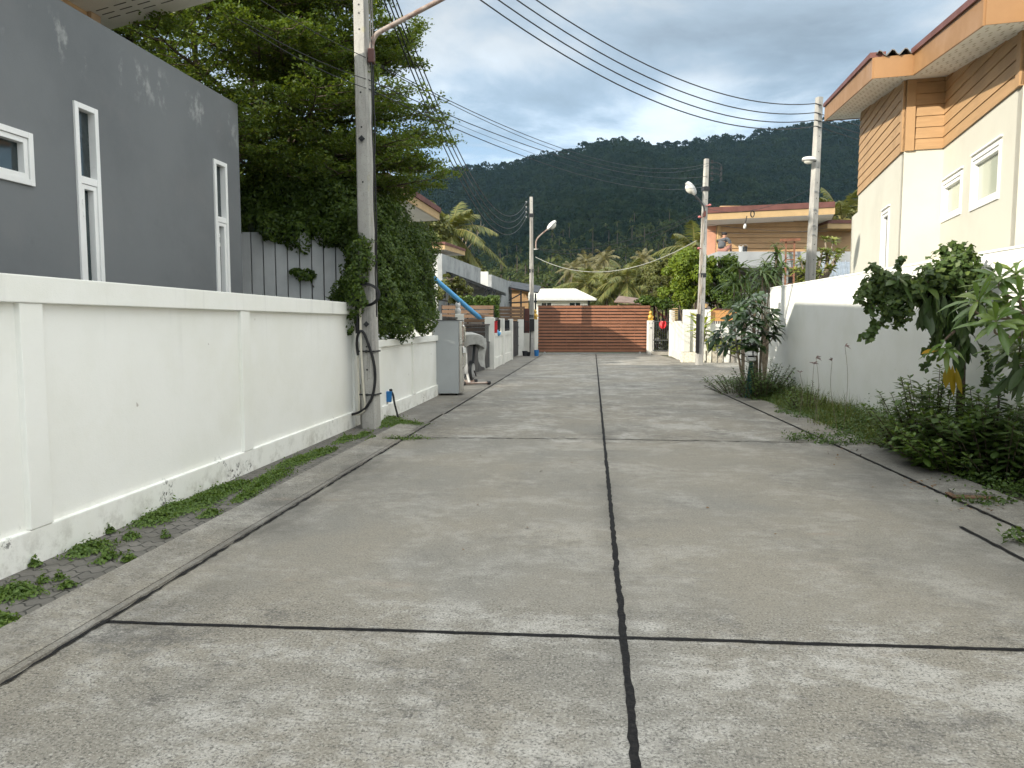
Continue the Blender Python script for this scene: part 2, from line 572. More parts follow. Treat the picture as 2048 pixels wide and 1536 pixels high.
def concrete(name, slabs=True, tint=(1, 1, 1), dark=0.0):
    """weathered, brushed street concrete: tan newer slab, whitened and blackened older ones, fine aggregate speckle"""
    m, nt, b = nodes(name); T = NT(nt)
    p0 = T.pos()
    mp = T.n('ShaderNodeMapping'); mp.inputs['Rotation'].default_value = (0, 0, ROAD_ANG)
    T.l(p0, mp.inputs['Vector']); p = mp.outputs[0]
    sep = T.n('ShaderNodeSeparateXYZ'); T.l(p, sep.inputs[0]); yy = sep.outputs[1]
    big = T.noise(p, 0.42, 5, 0.55, dist=0.4)
    pat = T.noise(p, 1.1, 10, 0.70, sc=(0.9, 1.0, 1), loc=(3.1, 1.7, 0), dist=0.5)
    pat2 = T.noise(p, 1.0, 10, 0.70, sc=(0.9, 1.0, 1), loc=(9.4, 6.1, 0), dist=0.5)
    mid = T.noise(p, 6.5, 9, 0.78, sc=(0.85, 1.1, 1), loc=(0.3, 4.4, 0))
    mid2 = T.noise(p, 8.0, 9, 0.78, sc=(0.85, 1.1, 1), loc=(5.3, 8.8, 0))
    speck = T.noise(p, 75, 3, 0.85)
    speck2 = T.noise(p, 26, 6, 0.85, sc=(0.8, 1.1, 1))
    brush = T.noise(p, 34, 3, 0.7, sc=(0.06, 2.6, 1))
    tan, grey = (0.232, 0.213, 0.178), (0.200, 0.192, 0.172)
    col = T.mix(T.ramp(big, 0.38, 0.66), tan, grey)
    if slabs:     # the newest pour lies between the two cross joints
        new = T.math('MULTIPLY', T.ramp(yy, 3.85, 4.25), T.ramp(yy, 9.9, 9.97, 1, 0))
        old = T.math('SUBTRACT', 1.0, T.math('MULTIPLY', new, 0.55))
        oldb = T.math('SUBTRACT', 1.0, T.math('MULTIPLY', new, 0.40))
    else:
        old = 0.6; oldb = 0.8
    amt = T.math('ADD', T.math('ADD', T.math('MULTIPLY', mid, 0.42), T.math('MULTIPLY', pat, 0.52)), T.math('MULTIPLY', speck2, 0.14))
    wht = T.ramp(amt, 0.51, 0.63)
    col = T.mix(T.math('MULTIPLY', T.math('MULTIPLY', wht, old), 0.72), col, (0.415, 0.403, 0.375))
    amt2 = T.math('ADD', T.math('ADD', T.math('MULTIPLY', mid2, 0.42), T.math('MULTIPLY', pat2, 0.52)), T.math('MULTIPLY', speck2, 0.14))
    dk = T.ramp(amt2, 0.545, 0.66)
    col = T.mix(T.math('MULTIPLY', T.math('MULTIPLY', dk, old), 0.72), col, (0.098, 0.094, 0.088))
    rust = T.noise(p, 0.8, 7, 0.65, sc=(0.7, 1.4, 1), loc=(2.2, 0.9, 0))
    col = T.mix(T.ramp(rust, 0.60, 0.72, 0, 0.30), col, (0.28, 0.205, 0.145))
    sp_d = T.math('MULTIPLY', T.ramp(speck, 0.49, 0.58), T.ramp(speck2, 0.38, 0.56))
    col = T.mix(T.math('MULTIPLY', T.math('MULTIPLY', sp_d, oldb), 0.85), col, (0.062, 0.060, 0.056))
    col = T.mix(T.math('MULTIPLY', T.ramp(speck, 0.44, 0.34, 0, 0.6), oldb), col, (0.47, 0.455, 0.42))
    col = T.mix(T.ramp(speck2, 0.55, 0.68, 0, 0.35), col, (0.11, 0.106, 0.10))
    col = T.mix(T.ramp(brush, 0.54, 0.70, 0, 0.30), col, (0.10, 0.096, 0.09))
    # black grime washed along the left gutter, beside the centre joint and in the right channel
    xx = sep.outputs[0]
    gn = T.noise(p, 1.6, 8, 0.7, sc=(1.0, 0.5, 1), loc=(6.6, 2.1, 0))
    for x0, wd, am in ((-2.60, 0.62, 0.62), (0.17, 0.20, 0.40), (3.15, 1.0, 0.45)):
        near = T.ramp(T.math('ABSOLUTE', T.math('SUBTRACT', xx, x0)), wd, 0.0)
        col = T.mix(T.math('MULTIPLY', T.math('MULTIPLY', near, T.ramp(gn, 0.40, 0.62)), am), col, (0.075, 0.072, 0.067))
    tyre = T.noise(p, 0.9, 6, 0.6, sc=(1.6, 0.07, 1), loc=(5, 3, 0))
    col = T.mix(T.ramp(tyre, 0.55, 0.72, 0, 0.10), col, (0.10, 0.098, 0.093))
    cr_ = T.noise(p, 0.9, 6, 0.6, loc=(1, 7, 0), dist=0.4)
    crk = T.math('MULTIPLY', T.ramp(T.math('ABSOLUTE', T.math('SUBTRACT', cr_, 0.47)), 0.0018, 0.0), T.ramp(big, 0.52, 0.62))
    col = T.mix(T.math('MULTIPLY', crk, 0.6), col, (0.06, 0.058, 0.055))
    if dark: col = T.mix(dark, col, (0.09, 0.085, 0.08))
    if tint != (1, 1, 1): col = T.mix(1.0, col, tint, 'MULTIPLY')
    T.l(col, b.inputs['Base Color'])
    b.inputs['Roughness'].default_value = 0.85
    b.inputs['Specular IOR Level'].default_value = 0.12
    h = T.math('ADD', T.math('MULTIPLY', speck, 0.6), T.math('MULTIPLY', brush, 0.7))
    T.l(T.bump(h, 0.22, 0.004), b.inputs['Normal'])
    return m


def earth_mat():
    m, nt, b = nodes('earth'); T = NT(nt); p = T.pos()
    f = T.noise(p, 0.6, 6, 0.6)
    col = T.mix(T.ramp(f, 0.4, 0.6), (0.10, 0.085, 0.06), (0.05, 0.07, 0.03))
    col = T.mix(T.ramp(T.noise(p, 14, 5, 0.7), 0.45, 0.65, 0, 0.6), col, (0.16, 0.145, 0.12))
    T.l(col, b.inputs['Base Color']); b.inputs['Roughness'].default_value = 0.95
    T.l(T.bump(T.noise(p, 12, 6, 0.7), 0.6, 0.05), b.inputs['Normal'])
    return m


def paver_mat():
    m, nt, b = nodes('pavers'); T = NT(nt)
    p0 = T.pos()
    mp = T.n('ShaderNodeMapping'); mp.inputs['Rotation'].default_value = (0, 0, ROAD_ANG); T.l(p0, mp.inputs['Vector'])
    wob = T.n('ShaderNodeTexWave', bands_direction='X'); wob.inputs['Scale'].default_value = 3.1; wob.inputs['Distortion'].default_value = 0.6
    T.l(mp.outputs[0], wob.inputs['Vector'])
    cmb = T.n('ShaderNodeCombineXYZ'); T.l(T.math('MULTIPLY', wob.outputs['Fac'], 0.035), cmb.inputs[1])
    va = T.n('ShaderNodeVectorMath', operation='ADD'); T.l(mp.outputs[0], va.inputs[0]); T.l(cmb.outputs[0], va.inputs[1])
    br = T.n('ShaderNodeTexBrick')
    br.inputs['Scale'].default_value = 1.0; br.inputs['Brick Width'].default_value = 0.225; br.inputs['Row Height'].default_value = 0.112
    br.inputs['Mortar Size'].default_value = 0.007; br.inputs['Mortar Smooth'].default_value = 0.3
    br.inputs['Color1'].default_value = (0.105, 0.098, 0.088, 1); br.inputs['Color2'].default_value = (0.145, 0.135, 0.12, 1)
    br.inputs['Mortar'].default_value = (0.03, 0.03, 0.024, 1)
    T.l(va.outputs[0], br.inputs['Vector'])
    f = T.noise(p0, 3, 6, 0.65)
    col = T.mix(T.ramp(f, 0.42, 0.66, 0, 0.65), br.outputs['Color'], (0.08, 0.075, 0.062))
    col = T.mix(T.ramp(T.noise(p0, 45, 3, 0.7), 0.5, 0.7, 0, 0.5), col, (0.07, 0.065, 0.06))
    T.l(col, b.inputs['Base Color']); b.inputs['Roughness'].default_value = 0.9
    hh = T.math('SUBTRACT', T.math('MULTIPLY', T.noise(p0, 30, 3), 0.3), br.outputs['Fac'])
    T.l(T.bump(hh, 0.8, 0.015), b.inputs['Normal'])
    return m


def pole_mat():
    """cast concrete post: cold grey, rust and rain runs, pitted"""
    m, nt, b = nodes('pole_concrete'); T = NT(nt); p = T.pos()
    f = T.noise(p, 1.6, 6, 0.65, sc=(1, 1, 0.5))
    col = T.mix(T.ramp(f, 0.35, 0.65), (0.40, 0.39, 0.36), (0.27, 0.26, 0.245))
    col = T.mix(T.ramp(T.noise(p, 4, 6, 0.7, sc=(4, 4, 0.3)), 0.5, 0.72, 0, 0.6), col, (0.12, 0.115, 0.105))
    col = T.mix(T.ramp(T.noise(p, 50, 3, 0.7), 0.52, 0.7, 0, 0.5), col, (0.15, 0.145, 0.13))
    col = T.mix(T.ramp(T.noise(p, 2.6, 4, 0.6, loc=(4, 4, 1)), 0.6, 0.74, 0, 0.5), col, (0.33, 0.31, 0.17))
    T.l(col, b.inputs['Base Color']); b.inputs['Roughness'].default_value = 0.85
    T.l(T.bump(T.noise(p, 45, 5, 0.7), 0.4, 0.008), b.inputs['Normal'])
    return m


def wood_mat(name, c1, c2, along=(1, 0, 0), grain=7.0, rough=0.6):
    m, nt, b = nodes(name); T = NT(nt); p = T.pos()
    sc = tuple(0.35 if a else 5.0 for a in along)
    g = T.noise(p, grain, 6, 0.65, sc=sc, dist=0.3)
    col = T.mix(T.ramp(g, 0.35, 0.68), c1, c2)
    sep = T.n('ShaderNodeSeparateXYZ'); T.l(p, sep.inputs[0])
    col = T.mix(T.ramp(T.noise(p, 1.4, 4, 0.6), 0.45, 0.7, 0, 0.4), col, tuple(x * 0.6 for x in c2))
    T.l(col, b.inputs['Base Color']); b.inputs['Roughness'].default_value = rough
    T.l(T.bump(g, 0.15, 0.004), b.inputs['Normal'])
    return m


def grey_plaster():
    m, nt, b = nodes('grey_plaster'); T = NT(nt); p = T.pos()
    sep = T.n('ShaderNodeSeparateXYZ'); T.l(p, sep.inputs[0])
    c = (0.150, 0.160, 0.168)
    f = T.noise(p, 0.55, 6, 0.62)
    col = T.mix(T.ramp(f, 0.35, 0.7), c, (0.118, 0.127, 0.135))
    col = T.mix(T.ramp(T.noise(p, 1.7, 4, 0.6, loc=(2, 5, 3)), 0.5, 0.75, 0, 0.5), col, (0.165, 0.168, 0.172))
    run = T.noise(p, 1.5, 6, 0.65, sc=(1.0, 1.0, 0.14), loc=(0, 0.7, 0))
    band = T.noise(p, 2.2, 6, 0.7, sc=(1, 1, 0.8), loc=(1.2, 0.4, 2.2))
    zz = T.math('MULTIPLY', T.ramp(sep.outputs[2], 3.9, 4.25), T.ramp(sep.outputs[2], 4.55, 4.35))
    lime = T.math('MULTIPLY', T.ramp(T.math('ADD', T.math('MULTIPLY', run, 0.5), T.math('MULTIPLY', band, 0.55)), 0.55, 0.62), zz)
    col = T.mix(T.math('MULTIPLY', lime, 0.55), col, (0.40, 0.41, 0.40))
    col = T.mix(T.ramp(T.noise(p, 3.1, 6, 0.7, loc=(8, 1, 1)), 0.62, 0.8, 0, 0.35), col, (0.075, 0.085, 0.09))
    T.l(col, b.inputs['Base Color']); b.inputs['Roughness'].default_value = 0.72
    T.l(T.bump(T.math('ADD', T.noise(p, 3, 5, 0.6), T.math('MULTIPLY', T.noise(p, 90, 3), 0.2)), 0.22, 0.015), b.inputs['Normal'])
    return m


def glass_mat(name, c=(0.02, 0.03, 0.032), rough=0.04):
    m, nt, b = nodes(name); T = NT(nt); p = T.pos()
    T.l(T.mix(T.ramp(T.noise(p, 1.3, 3), 0.4, 0.7), c, tuple(x * 1.7 for x in c)), b.inputs['Base Color'])
    b.inputs['Roughness'].default_value = rough
    b.inputs['Specular IOR Level'].default_value = 0.6
    T.l(T.bump(T.noise(p, 1.1, 2), 0.05, 0.02), b.inputs['Normal'])
    return m


M = {}
M['white'] = wall_paint('white_wall_paint', WHITE, 0.42, 1.9, 0.34)
M['white2'] = wall_paint('white_wall_paint_right', (0.80, 0.80, 0.77), 0.5, 2.4, 0.3)
M['cream'] = pmat('cream_plaster', (0.56, 0.545, 0.475), 0.7, 0.06, 0.7, bump=0.1, bscale=30)
M['whitep'] = pmat('white_plaster', (0.66, 0.65, 0.60), 0.65, 0.08, 1.5, streak=0.15)
M['soffit'] = pmat('soffit_board', (0.74, 0.72, 0.68), 0.6, 0.06)
M['upvc'] = pmat('white_window_frame', (0.80, 0.80, 0.79), 0.35, 0.06)
M['glass'] = glass_mat('dark_glass')
M['glass_frost'] = pmat('frosted_glass', (0.42, 0.45, 0.37), 0.12, 0.12, 1.0, spec=0.6)
M['grey'] = grey_plaster()
M['concrete'] = concrete('street_concrete')
M['kerbc'] = concrete('kerb_concrete', False)
M['joint'] = pmat('joint_bitumen', (0.012, 0.012, 0.013), 0.8, 0.3, 40, c2=(0.026, 0.025, 0.025), bump=0.8, spec=0.08)
M['pavers'] = paver_mat()
M['earth'] = earth_mat()
M['pole'] = pole_mat()
M['dark'] = pmat('dark_metal', (0.025, 0.027, 0.03), 0.5, 0.2, 3)
M['black'] = pmat('black_plastic', (0.012, 0.012, 0.013), 0.45, 0.2, 3)
M['cable'] = pmat('cable_black', (0.010, 0.010, 0.012), 0.5, 0.1, 3)
M['steel'] = pmat('galvanised_steel', (0.42, 0.43, 0.44), 0.4, 0.2, 5, metal=0.7)
M['rust'] = pmat('rusty_pipe', (0.30, 0.25, 0.22), 0.6, 0.3, 8, c2=(0.15, 0.075, 0.05))
M['maroon'] = pmat('maroon_paint', (0.10, 0.035, 0.028), 0.5, 0.2, 3)
M['pvc'] = pmat('cream_pipe', (0.55, 0.52, 0.44), 0.4, 0.12, 4)
M['blue'] = pmat('blue_plastic', (0.02, 0.16, 0.42), 0.4, 0.15, 6)
M['bluepipe'] = pmat('blue_pipe', (0.10, 0.36, 0.66), 0.38, 0.14, 2)
M['siding'] = wood_mat('tan_siding', (0.43, 0.27, 0.137), (0.37, 0.228, 0.112), (1, 1, 0), 5)
M['fascia'] = pmat('orange_fascia', (0.30, 0.165, 0.072), 0.5, 0.1, 1.5)
M['fascia2'] = pmat('tan_fascia', (0.44, 0.30, 0.15), 0.55, 0.1, 2)
M['roofred'] = pmat('red_brown_roof', (0.14, 0.055, 0.045), 0.6, 0.2, 2)
M['tile'] = pmat('corrugated_grey', (0.17, 0.16, 0.15), 0.7, 0.35, 6)
M['slot'] = pmat('vent_slot_dark', (0.05, 0.048, 0.045), 0.8, 0.1)
M['slot2'] = pmat('vent_slot_tan', (0.52, 0.47, 0.40), 0.8, 0.1)
M['fence_l'] = pmat('pale_grey_board', (0.54, 0.55, 0.555), 0.6, 0.1, 2, streak=0.15)
M['gatewood'] = wood_mat('brown_gate_slat', (0.27, 0.115, 0.062), (0.20, 0.083, 0.043), (1, 1, 0), 6)
M['slatwood'] = wood_mat('brown_fence_slat', (0.19, 0.115, 0.068), (0.14, 0.082, 0.048), (1, 1, 0), 6)
M['gold'] = pmat('ochre_gold', (0.55, 0.33, 0.06), 0.35, 0.2, 8, metal=0.2)
M['fridge'] = pmat('fridge_side', (0.36, 0.38, 0.39), 0.38, 0.05, 1.5)
M['fridgedoor'] = pmat('fridge_door', (0.50, 0.48, 0.44), 0.22, 0.06, 2, metal=0.6)
M['cloth'] = pmat('grey_cloth', (0.36, 0.36, 0.34), 0.85, 0.2, 5, streak=0.25)
M['red'] = pmat('red_paint', (0.50, 0.018, 0.025), 0.45, 0.15, 6)
M['stone'] = pmat('planter_stone', (0.74, 0.70, 0.58), 0.8, 0.25, 12, c2=(0.42, 0.40, 0.33), bump=0.5, bscale=25)
M['potgrey'] = pmat('grey_pot', (0.30, 0.28, 0.25), 0.8, 0.3, 9, bump=0.3)
M['potconc'] = pmat('concrete_pot', (0.46, 0.42, 0.34), 0.85, 0.3, 9, bump=0.4)
M['bark'] = pmat('bark', (0.10, 0.075, 0.055), 0.9, 0.35, 8, bump=0.7)
M['barklight'] = pmat('pale_bark', (0.26, 0.21, 0.155), 0.9, 0.3, 8, bump=0.6)
M['greystain'] = pmat('stained_grey_render', (0.33, 0.345, 0.35), 0.75, 0.25, 1.5, streak=0.5)
M['greylight'] = pmat('pale_grey_render', (0.52, 0.53, 0.51), 0.75, 0.12, 1.5, streak=0.3)
M['paleroof'] = pmat('pale_roof_sheet', (0.56, 0.55, 0.47), 0.7, 0.15, 1.2, streak=0.15)
M['metalroof'] = pmat('metal_roof', (0.30, 0.34, 0.38), 0.35, 0.2, 3, metal=0.4)
M['pink'] = pmat('salmon_render', (0.56, 0.30, 0.21), 0.7, 0.1, 1.5)
M['ochre'] = pmat('ochre_panel', (0.50, 0.25, 0.09), 0.6, 0.15, 3)
M['orange'] = pmat('orange_ladder', (0.20, 0.085, 0.045), 0.55, 0.3, 9)
M['lamp'] = pmat('lamp_grey', (0.50, 0.50, 0.49), 0.35, 0.1, 4)
M['lens'] = pmat('lamp_lens', (0.62, 0.61, 0.55), 0.15, 0.1, 4, spec=0.6)

# ================================================================== ground, road
def ground_sheet():
    xs = np.concatenate([np.linspace(-2600, -60, 24), np.linspace(-50, 60, 45), np.linspace(80, 2600, 24)])
    ys = np.concatenate([np.linspace(-900, -30, 12), np.linspace(-20, 80, 41), np.linspace(100, 2600, 30)])
    X, Y = np.meshgrid(xs, ys)
    Z = np.full_like(X, -0.03)
    V = np.stack([X, Y, Z], -1).reshape(-1, 3)
    nx = len(xs); i = np.arange((len(ys) - 1) * nx).reshape(len(ys) - 1, nx)[:, :-1].ravel()
    F = np.stack([i, i + 1, i + nx + 1, i + nx], 1)
    tag(np_mesh('ground', V, F, M['earth']), kind='structure')


ground_sheet()


def lg(Y): return -2.64 + 0.110 * Y           # left gutter line of the street
def rg(Y): return 3.52 + 0.076 * Y            # right gutter line
def cj(Y): return 0.17 + 0.109 * Y            # centre joint
def lw(Y): return -3.75 + 0.111 * Y           # face of the left boundary wall
def rw(Y): return 5.52 + 0.0634 * (Y - 7.98)  # face of the right boundary wall


road_poly = [(lg(-7), -7)] + [(lg(y), y) for y in (0, 8, 16, 24, 32, 38.8)] + [(7.6, 38.8), (7.3, 33.2), (18, 34), (18, 19.2), (rg(19), 19.2), (rg(12), 12), (rg(6), 6), (rg(-7), -7)]
rb = MB().add([(x, y, 0.0) for x, y in road_poly], [tuple(range(len(road_poly)))[::-1]])
road = tag(rb.build('road', M['concrete']), kind='structure')


JZ = [0.003]


def joint_strip(a, b, w, wob=0.006):
    """a poured black joint with slightly ragged edges"""
    JZ[0] += 0.0008
    a, b = Vector((*a, JZ[0])), Vector((*b, JZ[0])); d = b - a; n = Vector((d.y, -d.x, 0)).normalized()
    k = max(int(d.length / 0.055), 2); L_, R_ = [], []
    for i in range(k + 1):
        p = a.lerp(b, i / k) + n * (mnoise.noise(a * 3 + Vector((i * 0.11, 0, 0))) * 0.006)
        L_.append(p - n * (w / 2 + random.uniform(-wob, wob))); R_.append(p + n * (w / 2 + random.uniform(-wob, wob)))
    mb = MB()
    for i in range(k): mb.quad(L_[i], R_[i], R_[i + 1], L_[i + 1])
    return mb


random.seed(3)
joint_strip((cj(-7), -7), (cj(38.7), 38.7), 0.036, 0.006).build('joint_strip', M['joint'], road)
a_, b_ = G(160, 1243), G(2048, 1301)
d_ = (b_ - a_) / (b_ - a_).length
joint_strip(a_[:2], (a_ + d_ * 6.4)[:2], 0.030, 0.004).build('joint_strip', M['joint'], road)
joint_strip((lg(10.3) - 0.36, 10.33), (cj(10.1), 10.16), 0.022, 0.012).build('joint_strip', M['joint'], road)
joint_strip((cj(10.1), 10.16), (rg(10), 9.82), 0.022, 0.012).build('joint_strip', M['joint'], road)
joint_strip((cj(14), 14.1), (rg(14) , 13.5), 0.012, 0.006).build('joint_strip', M['joint'], road)
joint_strip((3.33, 3.2), (3.53, 5.72), 0.034).build('joint_strip', M['joint'], road)

# kerb aprons (cast concrete margins with the drain groove)
kb = MB()
ys_ = [-7, -3, 0, 2, 4, 6, 8, 10, 11.6]
for y0, y1 in zip(ys_[:-1], ys_[1:]):
    kb.hexa([(lg(y0) - 0.42, y0, -0.05), (lg(y0) - 0.05, y0, -0.05), (lg(y1) - 0.05, y1, -0.05), (lg(y1) - 0.42, y1, -0.05),
             (lg(y0) - 0.42, y0, 0.028), (lg(y0) - 0.05, y0, 0.012), (lg(y1) - 0.05, y1, 0.012), (lg(y1) - 0.42, y1, 0.028)])
kerb = tag(kb.build('kerb', M['kerbc']), kind='structure')
gr = MB()
for y0, y1 in ((-7, 11.9), (13.0, 38)):
    gr.hexa([(lg(y0) - 0.045, y0, -0.05), (lg(y0) + 0.015, y0, -0.05), (lg(y1) + 0.015, y1, -0.05), (lg(y1) - 0.045, y1, -0.05),
             (lg(y0) - 0.035, y0, 0.016), (lg(y0) + 0.005, y0, 0.012), (lg(y1) + 0.005, y1, 0.012), (lg(y1) - 0.035, y1, 0.016)])
gr.build('kerb_ridge', concrete('ridge_concrete', False, dark=0.3), kerb)
jl = joint_strip((lg(-7) + 0.03, -7), (lg(11.8) + 0.03, 11.8), 0.02, 0.01); jl.build('joint_strip', M['joint'], kerb)
jl = joint_strip((lg(13) + 0.01, 13.0), (lg(38) + 0.01, 38), 0.05, 0.015); jl.build('joint_strip', M['joint'], kerb)
# far part of the left pavement (dark, stained concrete drive in front of the gates)
pv = MB().add([(lg(11.6) - 0.045, 11.6, -0.002), (lg(38.5) - 0.045, 38.5, -0.002), (-3.0, 38.5, -0.002), (-3.6, 11.6, -0.002)], [(0, 1, 2, 3)])
tag(pv.build('pavement', concrete('drive_concrete', False, dark=0.32)), kind='structure')
pv = MB().add([(lw(-7) - 0.1, -7, -0.004), (lg(-7) - 0.41, -7, -0.004), (lg(12) - 0.41, 12, -0.004), (lw(12) - 0.1, 12, -0.004)], [(0, 1, 2, 3)])
tag(pv.build('paving_strip', M['pavers']), kind='structure')
rk = MB()
for y0, y1 in ((-7, 0), (0, 5), (5, 9), (9, 12), (12, 19)):
    w0, w1 = 0.5, 0.5
    rk.hexa([(rg(y0) + 0.02, y0, -0.05), (rg(y0) + w0, y0, -0.05), (rg(y1) + w1, y1, -0.05), (rg(y1) + 0.02, y1, -0.05),
             (rg(y0) + 0.02, y0, 0.012), (rg(y0) + w0, y0, 0.035), (rg(y1) + w1, y1, 0.035), (rg(y1) + 0.02, y1, 0.012)])
rk_o = tag(rk.build('kerb', concrete('kerb_concrete_right', False, dark=0.12)), kind='structure')
joint_strip((rg(-7) + 0.01, -7), (rg(18.5) + 0.01, 18.5), 0.03, 0.014).build('joint_strip', M['joint'], rk_o)

# ================================================================== left boundary wall
wallL = thing('boundary_wall', 'long white panelled wall with a coping in front of the grey house', 'wall', (lw(6), 6, 0))
pts = [-7.5, -3.9, -0.35, 4.86, 7.62, 11.35]
Yend = 11.72
wb = MB(); wb.slab((lw(-8), -8), (lw(Yend), Yend), 0.10, -0.05, 1.905, -1); wb.build('panel', M['white'], wallL)
cb = MB(); cb.slab((lw(-8) + 0.05, -8), (lw(Yend) + 0.05, Yend + 0.002), 0.19, 1.735, 1.915, -1); cb.build('coping', M['white'], wallL, bevel=0.008)
pb = MB(); pb.slab((lw(-8) + 0.035, -8), (lw(Yend) + 0.035, Yend + 0.001), 0.13, -0.05, 0.235, -1)
pb.build('plinth', M['white'], wallL, bevel=0.01)
for y in (1.9, 4.80, 7.80, 11.45):
    qb = MB(); qb.slab((lw(y) + 0.04, y), (lw(y + 0.2) + 0.04, y + 0.2), 0.12, 0.236, 1.734, -1); qb.build('pilaster', M['white'], wallL, bevel=0.006)

# lower boundary wall beyond the pole
def lw2(Y): return -3.44 + 0.107 * Y


wallM = thing('boundary_wall', 'low white wall under the hedge, ending at the fridge', 'wall', (lw2(14), 14, 0))
wb = MB(); wb.slab((lw2(11.75), 11.75), (lw2(16.7), 16.7), 0.10, -0.05, 1.32, -1); wb.build('panel', M['white'], wallM)
cb = MB(); cb.slab((lw2(11.75) + 0.045, 11.75), (lw2(16.7) + 0.045, 16.702), 0.19, 1.22, 1.335, -1); cb.build('coping', M['white'], wallM, bevel=0.008)
pb = MB(); pb.slab((lw2(11.75) + 0.035, 11.75), (lw2(16.7) + 0.035, 16.701), 0.13, -0.05, 0.24, -1); pb.build('plinth', M['white'], wallM, bevel=0.01)
for y in (11.8, 14.15):
    qb = MB(); qb.slab((lw2(y) + 0.04, y), (lw2(y + 0.2) + 0.04, y + 0.2), 0.12, 0.241, 1.219, -1); qb.build('pilaster', M['white'], wallM, bevel=0.006)

# ================================================================== grey house (left)
HA = Vector((0.130, 0.9915, 0)); HB = Vector((0.9915, -0.130, 0))     # along the facade, towards the street
H0 = P(475, 209, 10.5)                                                  # far street corner
TOPZ = H0.z; H0.z = 0.0


def HP(a, b, z): return H0 + HA * a + HB * b + Vector((0, 0, z))


house = thing('grey_house', 'plain grey rendered house with a flat parapet and narrow white windows', 'house', tuple(HP(-6, -3, 0)))


def along(px, z):   # facade coordinate (metres from the far corner, negative towards us) seen at column px at height z
    lo, hi = -9.0, 0.5
    for _ in range(40):
        m = (lo + hi) / 2; q = HP(m, 0, z)
        dep = q.y * cp - (q.z - CAM_H) * sp
        if CX + F_PX * q.x / dep < px: lo = m
        else: hi = m
    return (lo + hi) / 2


W1 = (along(146, 3.78), along(190, 3.78)); W2 = (along(426, 3.78), along(450, 3.78)); W0 = (-5.35, along(60, 3.25))
Lh = 18.0
ops = [(Lh + W0[0], Lh + W0[1], 2.82, 3.27), (Lh + W1[0], Lh + W1[1], 1.30, 3.72), (Lh + W2[0], Lh + W2[1], 1.30, 3.72)]
wm = MB()
A, B = HP(-Lh, 0, 0), HP(0, 0, 0)
u_, pt_ = wall_open(wm, A, B, -0.05, TOPZ, 0.16, ops, -HB)
# far, back and near sides
for p0, p1 in ((HP(0, -0.161, 0), HP(0, -9, 0)), (HP(0, -9, 0), HP(-Lh, -9, 0)), (HP(-Lh, -9, 0), HP(-Lh, -0.161, 0))):
    wm.slab(p0, p1, 0.16, -0.05, TOPZ - 0.001, -1)
wm.build('wall', M['grey'], house)
rf = MB(); rf.prism([HP(-Lh + 0.2, -0.2, TOPZ - 0.35), HP(-0.2, -0.2, TOPZ - 0.35), HP(-0.2, -8.8, TOPZ - 0.35), HP(-Lh + 0.2, -8.8, TOPZ - 0.35)], (0, 0, 0.12))
rf.build('flat_roof', M['greystain'], house)


def house_window(u0, u1, z0, z1, mull=None, opening=None):
    fr = MB()
    t = 0.052

    def ring(a0, a1, c0, c1, w, d0, d1, mb):
        for (x0, x1, y0, y1) in ((a0, a0 + w, c0, c1), (a1 - w, a1, c0, c1), (a0 + w, a1 - w, c1 - w, c1), (a0 + w, a1 - w, c0, c0 + w)):
            P8 = [HP(x, b, z) for z in (y0, y1) for x, b in ((x0, d0), (x1, d0), (x1, d1), (x0, d1))]
            mb.hexa(P8)
    ring(u0 - 0.012, u1 + 0.012, z0, z1 + 0.012, t, -0.09, 0.022, fr)
    f = None
    zs = [z0] + ([mull] if mull else []) + [z1]
    if mull:
        fr.hexa([HP(x, b, z) for z in (mull - 0.035, mull + 0.035) for x, b in ((u0 + 0.04, -0.088), (u1 - 0.04, -0.088), (u1 - 0.04, 0.016), (u0 + 0.04, 0.016))])
    f = fr.build('window', M['upvc'], house, bevel=0.003)
    cells = [(zs[i] + (0.05 if i == 0 else 0.035), zs[i + 1] - (0.04 if i == len(zs) - 2 else 0.035)) for i in range(len(zs) - 1)]
    for i, (c0, c1) in enumerate(cells):
        a0, a1 = u0 + 0.04, u1 - 0.04
        if opening == i:
            sash = MB(); ring(a0 + 0.004, a1 - 0.004, c0 + 0.004, c1 - 0.004, 0.045, -0.07, 0.008, sash)
            sash.build('sash', M['upvc'], f, bevel=0.003)
            a0 += 0.045; a1 -= 0.045; c0 += 0.045; c1 -= 0.045
            zc = c1 - 0.28
            for dz in (0, 0.12):
                hb = MB(); hb.hexa([HP(x, b, z) for z in (zc + dz, zc + dz + 0.05) for x, b in ((u0 + 0.03, 0.01), (u0 + 0.055, 0.01), (u0 + 0.055, 0.03), (u0 + 0.03, 0.03))])
                if mull: hb.build('hinge', M['upvc'], f)
        g = MB(); g.quad(HP(a0, -0.055, c0), HP(a1, -0.055, c0), HP(a1, -0.055, c1), HP(a0, -0.055, c1))
        g.build('pane', M['glass'], f)


house_window(W0[0], W0[1], 2.82, 3.27, None, 0)
house_window(W1[0], W1[1], 1.30, 3.72, 3.00, 0)
house_window(W2[0], W2[1], 1.30, 3.72, 2.97, 0)
# dark sheet put in for the dimness of the rooms behind the glass
room = MB(); room.slab(HP(-Lh + 0.3, -0.45, 0), HP(-0.3, -0.45, 0), 0.02, 0.0, 4.2); room.build('room_dark_sheet', pmat('room_dark', (0.06, 0.06, 0.06), 0.9, 0.1), house)

# upper volume: brown boarded wall set back, with the big tilted roof that overhangs the street side
def roof_z(b): return 5.55 + 0.20 * (b + 1.7)


